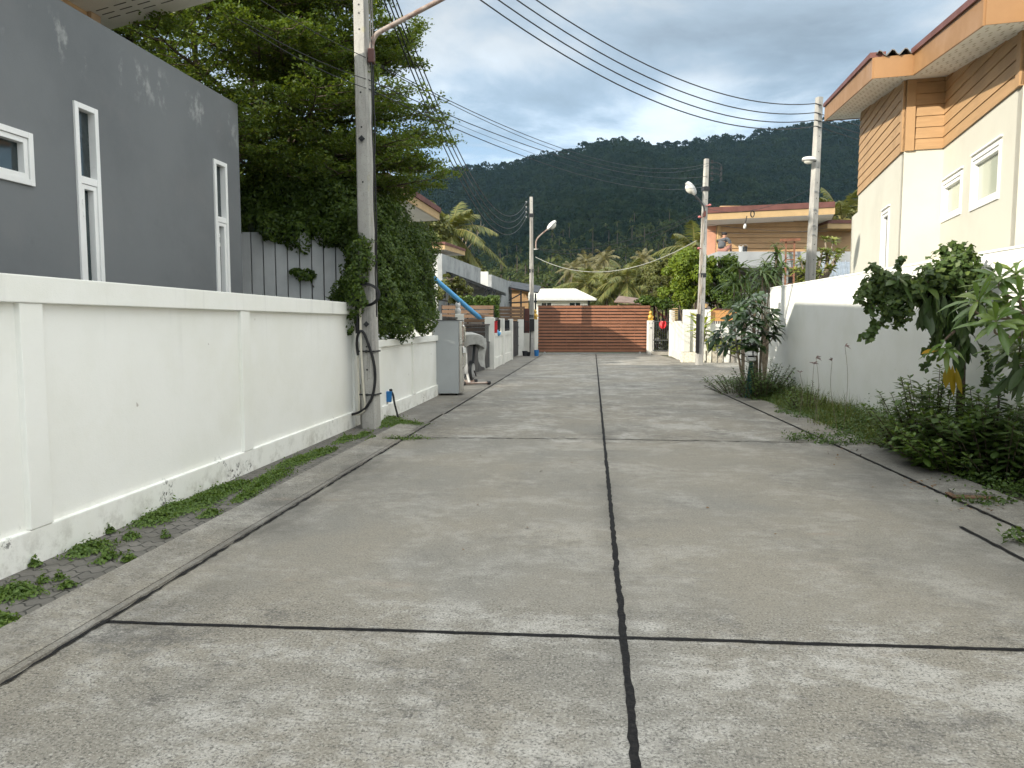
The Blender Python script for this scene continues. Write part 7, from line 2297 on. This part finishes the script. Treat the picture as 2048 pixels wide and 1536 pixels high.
q = P(1380, 640, 31.6)
bushy('bright yellow green bushy tree just left of the stained pole', (q.x, q.y, 0), [el(1362, 530, 32.6, .85, .62), el(1388, 555, 32.3, .85, .7), el(1358, 575, 32.4, .8, .7), el(1395, 595, 32.2, .6, .5), el(1345, 548, 32.8, .65), el(1400, 528, 32.4, .6), el(1370, 600, 32.2, .6, .45)], 19000, 0.115, 'round', 81)
q = P(1450, 640, 32.2)
bushy('dark green bushy tree right of the stained pole', (q.x, q.y, 0), [el(1436, 532, 32.8, .75, .5), el(1450, 562, 32.5, .85, .65), el(1425, 575, 32.4, .65), el(1472, 590, 32.2, .7, .55), el(1435, 605, 32.2, .65, .45), el(1464, 550, 32.7, .55), el(1418, 545, 32.5, .5)], 17000, 0.115, 'hedge', 82)
q = P(1330, 640, 40.5)
bushy('dull olive tree leaning over the barred garden gate', (q.x, q.y, 0), [el(1320, 555, 40.6, 1.05, .95), el(1345, 580, 40.2, .9, .8), el(1308, 588, 40.6, .85, .7), el(1338, 530, 41, .8, .7), el(1298, 555, 41, .7)], 17000, 0.12, 'rough', 83)
q = P(1312, 640, 39.6)
bushy('low dark feathery tree overhanging the gate end', (q.x, q.y, 0), [el(1300, 605, 39.6, .7, .34), el(1322, 608, 39.3, .7, .3), el(1345, 610, 38.8, .6, .28), el(1290, 603, 39.5, .4, .24)], 6000, 0.13, 'hedge', 84, .06)
q = P(1325, 690, 39.5)
bushy('garden shrub seen through the barred garden gate', (q.x, q.y, 0), [el(1318, 672, 39.5, .4), el(1330, 690, 39.4, .35), el(1312, 695, 39.6, .35)], 2600, 0.11, 'rough', 85, .04, 'shrub')
q = P(1650, 640, 25)
fr_ = thing('frangipani_tree', 'frangipani tree with bare forked branches and sunlit leaf tufts', 'tree', (q.x, q.y, 0))
random.seed(86); rng = np.random.default_rng(86); tr_ = MB(); C, A = [], []
b0 = Vector((P(1640, 640, 25).x, 25, 0)); fork = P(1630, 585, 25)
tr_.tube(smoothpts([b0, Vector((b0.x, 25, 1.4)), fork], 4), 0.09, 8)
for px, py, Y in ((1600, 520, 25), (1618, 500, 24.8), (1608, 545, 24.6), (1640, 520, 25.2), (1655, 505, 25.2), (1668, 480, 25.4), (1650, 478, 25.3), (1675, 505, 25.2), (1660, 535, 24.8), (1640, 545, 24.7), (1685, 500, 25.6), (1600, 560, 24.7), (1615, 555, 24.6), (1590, 540, 24.9), (1625, 530, 24.9), (1672, 515, 25), (1645, 500, 25.1), (1612, 530, 25.1), (1630, 560, 24.6)):
    p_ = P(px, py, Y); m = fork.lerp(p_, 0.55) + Vector((random.gauss(0, .1), 0, -0.12))
    tr_.tube(smoothpts([fork, m, p_], 3), [0.05, .046, .042, .038, .034, .03, .026], 6); C.append(p_); A.append((random.gauss(0, .3), random.gauss(-.2, .3), 1))
tr_.build('trunk', M['barklight'], fr_, smooth=True)
V, F = whorls(C, A, 22, 0.30, 0.085, 0.35, 1.4); np_mesh('crown', V, F, LM['frang'], fr_)
q = P(1600, 590, 24)
bushy('yellow green bush at the foot of the ladder behind the wall', (q.x, q.y, 0), [el(1595, 590, 24, .35, .25), el(1620, 580, 24.2, .3, .25)], 1500, 0.13, 'frang', 87, .04, 'shrub')

# ------------------------------------------------------------------ left side greenery round the parapet house
q = P(905, 600, 27.6)
bushy('flowering climber over the end wall of the parapet house', (q.x, q.y, 0), [el(897, 560, 27.6, .36, .3), el(912, 575, 28, .38, .32), el(930, 585, 28.6, .36, .3), el(890, 585, 27.4, .22, .3), el(915, 600, 28, .3, .3)], 5200, 0.095, 'rough', 91, .05, 'shrub')
hb = thing('hedge', 'clipped green hedge on top of the slat fence', 'hedge', tuple(P(950, 600, 27.5)))
Pq, Nq = [], []
for i in range(5200):
    px, py = random.uniform(918, 988), random.uniform(593, 612); Y = random.uniform(27.0, 27.9)
    Pq.append(P(px, py + 2 * math.sin(px * .3), Y)); Nq.append((0, -.6, .8))
for i in range(1700):
    px, py = random.uniform(984, 999), random.uniform(592, 634); Pq.append(P(px - 6 * (py - 592) / 42 * random.random(), py, random.uniform(26.9, 27.5))); Nq.append((.3, -.6, .6))
V, F = rhombs(np.array(Pq), np.array(Nq), 0.095, .55); np_mesh('foliage', V, F, LM['hedge'], hb)
q = P(870, 500, 40)
bushy('yellow green trees behind the tan eaves on the left', (q.x, q.y, 0), [el(862, 430, 40, 1.0, .8), el(848, 470, 40, 1.1, 1.0), el(880, 470, 40.5, 1.0, .9), el(855, 500, 39, .8)], 7000, 0.2, 'rough', 92, .12)
q = P(930, 545, 46)
bushy('rough dry looking tree behind the grey parapets', (q.x, q.y, 0), [el(930, 530, 46, 1.0, .8), el(912, 515, 46, .9, .7), el(945, 545, 47, .7, .5), el(900, 535, 45, .8, .6)], 6000, 0.18, 'rough', 93, .1)
bt = thing('bare_tree', 'bare pale branches sticking up against the dark hill', 'tree', tuple(P(925, 500, 47)))
random.seed(94); mb = MB()
for a_, b_ in (((925, 510), (945, 452)), ((928, 505), (962, 455)), ((920, 500), (935, 455))):
    A0, B0 = P(*a_, 47), P(*b_, 47); A1 = Vector((A0.x, A0.y, 0)) if a_[0] == 925 else A0
    mb.tube([A1, A0, A0.lerp(B0, .5) + Vector((random.gauss(0, .1), 0, 0)), B0], [0.08, .06, .045, .02], 6)
    for k in range(6):
        p_ = A0.lerp(B0, random.uniform(.5, 1)); mb.tube([p_, p_ + Vector((random.gauss(0, .3), random.gauss(0, .2), random.uniform(.15, .5)))], [0.02, .008], 5)
mb.build('branches', M['barklight'], bt)


# ------------------------------------------------------------------ coconut palms
def palm_mesh(H, fr_len, n_fr, seed, lean=0.3, mat='palm', r0=0.16):
    global rng
    random.seed(seed); rng = np.random.default_rng(seed)
    t = thing('coconut_palm', '', 'palm', (0, 0, 0))
    del t['category']; t['category'] = 'palm tree'
    tp = Vector((lean, 0, H))
    trk = smoothpts([Vector((0, 0, 0)), Vector((lean * .2, 0, H * .5)), tp], 5)
    MB().tube(trk, [r0 * (1 - .5 * i / (len(trk) - 1)) for i in range(len(trk))], 8).build('trunk', M['barklight'], t, smooth=True)
    bs, ds, sd2, LL, WW, DD = [], [], [], [], [], []
    ribs = MB()
    for i in range(n_fr):
        az = i * 2.39996 + random.uniform(-.2, .2); el_ = 1.25 - 1.75 * (i / n_fr) + random.uniform(-.12, .12)
        d = Vector((math.cos(az) * math.cos(el_), math.sin(az) * math.cos(el_), math.sin(el_))); L_ = fr_len * random.uniform(.8, 1.08)
        rib = []
        for k in range(10):
            s = k / 9; rib.append(tp + d * L_ * s - UP * (0.52 * L_ * s * s * (0.55 + 0.5 * math.cos(el_))))
        ribs.tube(rib, [0.035 - .003 * k for k in range(10)], 4, cap=False)
        side = UP.cross(d)
        side = side.normalized() if side.length > 0.05 else Vector((1, 0, 0))
        for k in range(30):
            s = 0.14 + 0.86 * k / 29; idx = s * 9; j = min(int(idx), 8); p_ = rib[j].lerp(rib[j + 1], idx - j); tn = (rib[j + 1] - rib[j]).normalized()
            ll = fr_len * 0.24 * math.sin(math.pi * min(1, .12 + s * .86)) ** .6
            for sg_ in (-1, 1):
                dd = side * sg_ * .8 + tn * .65 - UP * random.uniform(.15, .6)
                bs.append(p_); ds.append(dd); sd2.append(tn); LL.append(ll * random.uniform(.8, 1.1)); WW.append(fr_len * .022); DD.append(random.uniform(.1, .45))
    ribs.build('fronds_rib', M['frond_rib'], t)
    V, F = blades(np.array(bs), np.array(ds), np.array(sd2), np.array(LL), np.array(WW), np.array(DD), shape=(.8, 1, 0.0)); np_mesh('fronds', V, F, LM[mat], t)
    nb = MB()
    for i in range(7):
        a = i * .9; nb._lathe(tp + Vector((math.cos(a) * .2, math.sin(a) * .2, -.32 + .05 * (i % 3))), [(0.02, 0), (.1, .06), (.12, .14), (.08, .22), (.01, .26)], 8, UP)
    nb.build('coconuts', M['ochre_nut'], t, smooth=True)
    return t


M['frond_rib'] = pmat('frond_rib', (0.20, 0.18, 0.06), 0.7, 0.2)
M['ochre_nut'] = pmat('coconut_husk', (0.20, 0.17, 0.04), 0.7, 0.3)
pA = palm_mesh(9.0, 2.7, 20, 101, .5, 'palmd')
pB = palm_mesh(4.2, 2.9, 24, 102, .15, 'palm')
pC = palm_mesh(5.6, 2.6, 24, 103, .25, 'palm')


def copy_tree(o):
    r = o.copy(); COL.objects.link(r)
    for ch in list(o.children):
        c = ch.copy(); COL.objects.link(c); c.parent = r
    return r


def put(proto, first, px, py, Y, crown_h, rot, label, sc=None):
    """stand a palm so that its crown centre is at the height seen; trunk foot on the ground"""
    o = proto if first else copy_tree(proto)
    q = P(px, py, Y); s = q.z / crown_h
    o.location = (q.x, q.y, 0); o.rotation_euler = (0, 0, rot)
    o.scale = (sc or s, sc or s, s)
    o['label'] = label; o['group'] = 'coconut palms beyond the gate'
    return o


put(pA, True, 1138, 538, 105, 9, 0.3, 'slender coconut palm at the left end of the far row')
put(pA, False, 1157, 545, 108, 9, 2.0, 'slender coconut palm second from left in the far row', .95)
put(pA, False, 1176, 526, 110, 9, 4.1, 'slender coconut palm in the middle of the far row', .95)
put(pA, False, 1205, 520, 104, 9, 5.2, 'tallest slender coconut palm behind the big low palm', 1.0)
put(pA, False, 1284, 520, 100, 9, 1.1, 'slender coconut palm rising at the left of the olive tree', .9)
put(pA, False, 1212, 548, 96, 9, 3.0, 'slender coconut palm with dry fronds above the hipped roof', .85)
put(pB, True, 1250, 560, 64, 4.2, 0.4, 'big low coconut palm with a full fan right of the white bungalow')
put(pB, False, 1178, 572, 70, 4.2, 2.2, 'low coconut palm behind the hip end of the pale roof')
put(pB, False, 1215, 588, 66, 4.2, 3.6, 'short coconut palm between the bungalow and the big low palm', .75)
put(pB, False, 1268, 575, 74, 4.2, 5.0, 'dark low coconut palm beside the olive tree')
put(pC, True, 893, 462, 44, 5.6, 0.8, 'coconut palm rising behind the red roofed upper floor on the left')
put(pC, False, 1695, 440, 52, 5.6, 2.5, 'coconut palm top showing above the tan house roof')
put(pC, False, 1395, 500, 44, 5.6, 4.0, 'palm fronds showing above the bright bushy tree')

# ================================================================== wooded hill
rng = np.random.default_rng(200); random.seed(200)
RIDGE = [(200, 520), (420, 470), (600, 420), (700, 385), (800, 360), (860, 346), (900, 338), (950, 330), (1010, 328), (1040, 318), (1100, 302), (1150, 296), (1200, 283), (1240, 276), (1300, 286), (1360, 282), (1420, 272), (1480, 272), (1540, 256), (1590, 246), (1640, 243), (1720, 242), (1850, 236), (2050, 250), (2300, 300), (2600, 380)]
RY = 1000.0
rx_ = np.array([(p - CX) / F_PX * RY for p, _ in RIDGE]); rz_ = np.array([P(p, y, RY).z for p, y in RIDGE])
FOOT = 190.0


def hill_z(x, y):
    """hill surface: rises from the coconut groves to the ridge, with spurs and gullies"""
    xr = x * (RY / np.maximum(y, FOOT)) * 0.55 + x * 0.45
    H = np.interp(xr, rx_, rz_) - 7
    t = np.clip((y - FOOT) / (RY - FOOT), 0, 1.6)
    prof = np.where(t < 1, 0.10 * t + 0.90 * t ** 1.45, 1 - 0.9 * (t - 1))
    spur = np.sin(x * 0.017 + 0.9 * np.sin(y * 0.006)) * 0.055 * np.sin(np.pi * np.clip(t, 0, 1)) + np.sin(x * 0.041 + y * .008 + 1.3) * 0.022 * np.sin(np.pi * np.clip(t, 0, 1))
    return np.maximum(H * (prof + spur), -0.5)


gx = np.linspace(-720, 1150, 150); gy = np.concatenate([np.linspace(FOOT - 10, RY, 80), np.linspace(RY + 20, RY + 420, 14)])
X, Y = np.meshgrid(gx, gy); Zh = hill_z(X, Y)
V = np.stack([X, Y, Zh], -1).reshape(-1, 3); nx = len(gx); i = np.arange((len(gy) - 1) * nx).reshape(len(gy) - 1, nx)[:, :-1].ravel()
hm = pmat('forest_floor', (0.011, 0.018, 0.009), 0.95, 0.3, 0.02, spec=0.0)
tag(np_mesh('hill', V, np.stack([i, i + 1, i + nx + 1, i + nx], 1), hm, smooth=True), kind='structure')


def forest(n, x0, x1, y0, y1, rmin, rmax, quads, qs, lift=0.55, keep=None):
    """many crowns, each a dome of leaf clumps"""
    y = y0 + (y1 - y0) * rng.random(n) ** 0.8; xx = (x0 + (x1 - x0) * rng.random(n)) * (0.35 + 0.65 * y / y1)
    z = hill_z(xx, y); r = rng.uniform(rmin, rmax, n) * np.where(rng.random(n) < .10, rng.uniform(1.3, 2.0, n), 1)
    C = np.stack([xx, y, np.maximum(z, 0) + r * lift + rng.uniform(0, 3, n)], 1)
    d = unit(rng.normal(0, 1, (n, quads, 3)) + np.array([0, -.25, .35])); d[..., 2] = np.abs(d[..., 2]) * 0.95 - .12
    rad = r[:, None, None] * (0.72 + 0.34 * rng.random((n, quads, 1))) * np.array([1, 1, 0.85])
    Pp = (C[:, None, :] + d * rad).reshape(-1, 3)
    return Pp, d.reshape(-1, 3), np.repeat(r, quads)


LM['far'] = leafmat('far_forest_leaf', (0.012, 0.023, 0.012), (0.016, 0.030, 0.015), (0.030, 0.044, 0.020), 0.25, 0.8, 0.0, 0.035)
LM['grove'] = leafmat('grove_leaf', (0.038, 0.052, 0.018), (0.055, 0.072, 0.024), (0.09, 0.098, 0.035), 0.25, 0.8, 0.0, 0.06)
A1 = forest(19000, -330, 760, 330, RY + 40, 2.2, 4.6, 30, 2.0)
A3 = forest(420, -330, 760, RY - 30, RY + 15, 2.8, 5.0, 60, 2.0, .8)
Pp = np.concatenate([A1[0], A3[0]]); Nn = np.concatenate([A1[1], A3[1]]); rr = np.concatenate([A1[2], A3[2]])
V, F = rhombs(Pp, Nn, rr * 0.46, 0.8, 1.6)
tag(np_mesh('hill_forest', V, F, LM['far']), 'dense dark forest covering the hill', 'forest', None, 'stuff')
A2 = forest(2200, -130, 330, 150, 400, 2.2, 4.6, 55, .9)
V, F = rhombs(A2[0], A2[1], A2[2] * 0.30, 0.6, 0.5)
# grove: palm stars and slender trunks among the round crowns
n = 360
y = rng.uniform(150, 420, n); x = rng.uniform(-.32, .62, n) * y; z0 = np.maximum(hill_z(x, y), 0); hh = rng.uniform(7, 13, n)
B, D, Sd, TV, TF = [], [], [], [], []
for k in range(n):
    c = np.array([x[k], y[k], z0[k] + hh[k]]); m = 13
    a = rng.uniform(0, 6.28, m); e = rng.uniform(-.5, 1.1, m)
    dd = np.stack([np.cos(a) * np.cos(e), np.sin(a) * np.cos(e), np.sin(e)], 1); B.append(np.tile(c, (m, 1))); D.append(dd); Sd.append(np.stack([-np.sin(a), np.cos(a), np.zeros(m)], 1))
    w = .16; b0 = len(TV)
    for zz in (z0[k] - .5, z0[k] + hh[k]):
        for sx, sy in ((-w, -w), (w, -w), (w, w), (-w, w)): TV.append((x[k] + sx, y[k] + sy, zz))
    for q in range(4): TF.append((b0 + q, b0 + (q + 1) % 4, b0 + 4 + (q + 1) % 4, b0 + 4 + q))
B, D, Sd = np.concatenate(B), np.concatenate(D), np.concatenate(Sd)
V2, F2 = blades(B, D, Sd, rng.uniform(2.2, 3.4, len(B)), 0.75, rng.uniform(.3, .8, len(B)), shape=(.5, 1, .7, 0))
V, F = cat((V, F), (V2, F2))
gv = tag(np_mesh('coconut_grove', V, F, LM['grove']), 'mixed coconut grove and trees at the foot of the hill', 'grove', None, 'stuff')
np_mesh('grove_trunks', np.array(TV), np.array(TF), M['bark'], gv)['kind'] = 'stuff'
# hedgerow of garden trees just beyond the houses
A4 = forest(150, -95, 150, 84, 140, 1.6, 3.0, 120, .5, .9)
V, F = rhombs(A4[0], A4[1], A4[2] * 0.17, 0.55, 0.6)
tag(np_mesh('garden_trees', V, F, LM['rough']), 'belt of sunlit garden trees below the palms', 'trees', None, 'stuff')

# ================================================================== cloud that shades the hill
def cloud(name, spine, width, thick, seed):
    """lumpy flat-based cloud bank along a spine of points"""
    random.seed(seed); nu, nv = 60, 26; V, F = [], []
    sp2 = smoothpts(spine, 12); m = len(sp2)
    for i in range(nu):
        c = sp2[int(i / (nu - 1) * (m - 1))]; en = math.sin(math.pi * (i + .6) / (nu + .2)) ** .35
        for k in range(nv):
            a = 2 * math.pi * k / nv; w = width * en * math.cos(a); h = thick * en * (math.sin(a) if math.sin(a) > 0 else .25 * math.sin(a))
            p_ = c + Vector((w * .62, -w * .78, h)) if False else c + Vector((w * .80, -w * .60, h))
            nn = mnoise.fractal(p_ * .004, 1.0, 2.0, 5) * 60
            V.append(p_ + Vector((nn * .6, nn * .4, max(nn, -10) * .7)))
    for i in range(nu - 1):
        for k in range(nv): F.append((i * nv + k, i * nv + (k + 1) % nv, (i + 1) * nv + (k + 1) % nv, (i + 1) * nv + k))
    F += [tuple(range(nv))[::-1], tuple(range((nu - 1) * nv, nu * nv))]
    m_, nt, b = nodes('cloud_white'); b.inputs['Base Color'].default_value = (.9, .9, .9, 1); b.inputs['Roughness'].default_value = 1
    b.inputs['Specular IOR Level'].default_value = 0
    T = NT(nt); tr = T.n('ShaderNodeBsdfTranslucent'); tr.inputs[0].default_value = (.85, .86, .9, 1)
    mx = T.n('ShaderNodeMixShader'); mx.inputs[0].default_value = .35
    T.l(b.outputs[0], mx.inputs[1]); T.l(tr.outputs[0], mx.inputs[2]); T.l(mx.outputs[0], nt.nodes['Material Output'].inputs['Surface'])
    o = MB().add(V, F).build(name, m_, None, smooth=True)
    return tag(o, 'cloud bank shading the wooded hill', 'cloud', None, 'structure')


shz = 560.0
hs = math.tan(SUN_EL)


def shade_at(x, y, z):        # where the cloud must hang to shade hill point (x,y,z)
    t = (shz - z) / hs
    return Vector((x + SUN_H.x * t, y + SUN_H.y * t, shz))


cloud('cloud', [shade_at(60, 300, 25), shade_at(90, 470, 55), shade_at(150, 640, 130), shade_at(190, 820, 230), shade_at(230, 1010, 340)], 360, 50, 5)


# ================================================================== the air
hz = MB().bb(-1500, 1500, -60, 1480, -2.0, 420.0).build('haze', None)
tag(hz, 'thin bluish air between the street and the hill', 'haze', None, 'stuff')
hmat = bpy.data.materials.new('haze_air'); hmat.use_nodes = True
hn_ = hmat.node_tree; hn_.nodes.remove(hn_.nodes['Principled BSDF'])
pvn = hn_.nodes.new('ShaderNodeVolumePrincipled')
pvn.inputs['Color'].default_value = (0.45, 0.72, 1.0, 1)
pvn.inputs['Density'].default_value = 0.00006
hn_.links.new(pvn.outputs[0], hn_.nodes['Material Output'].inputs['Volume'])
hz.data.materials.append(hmat)
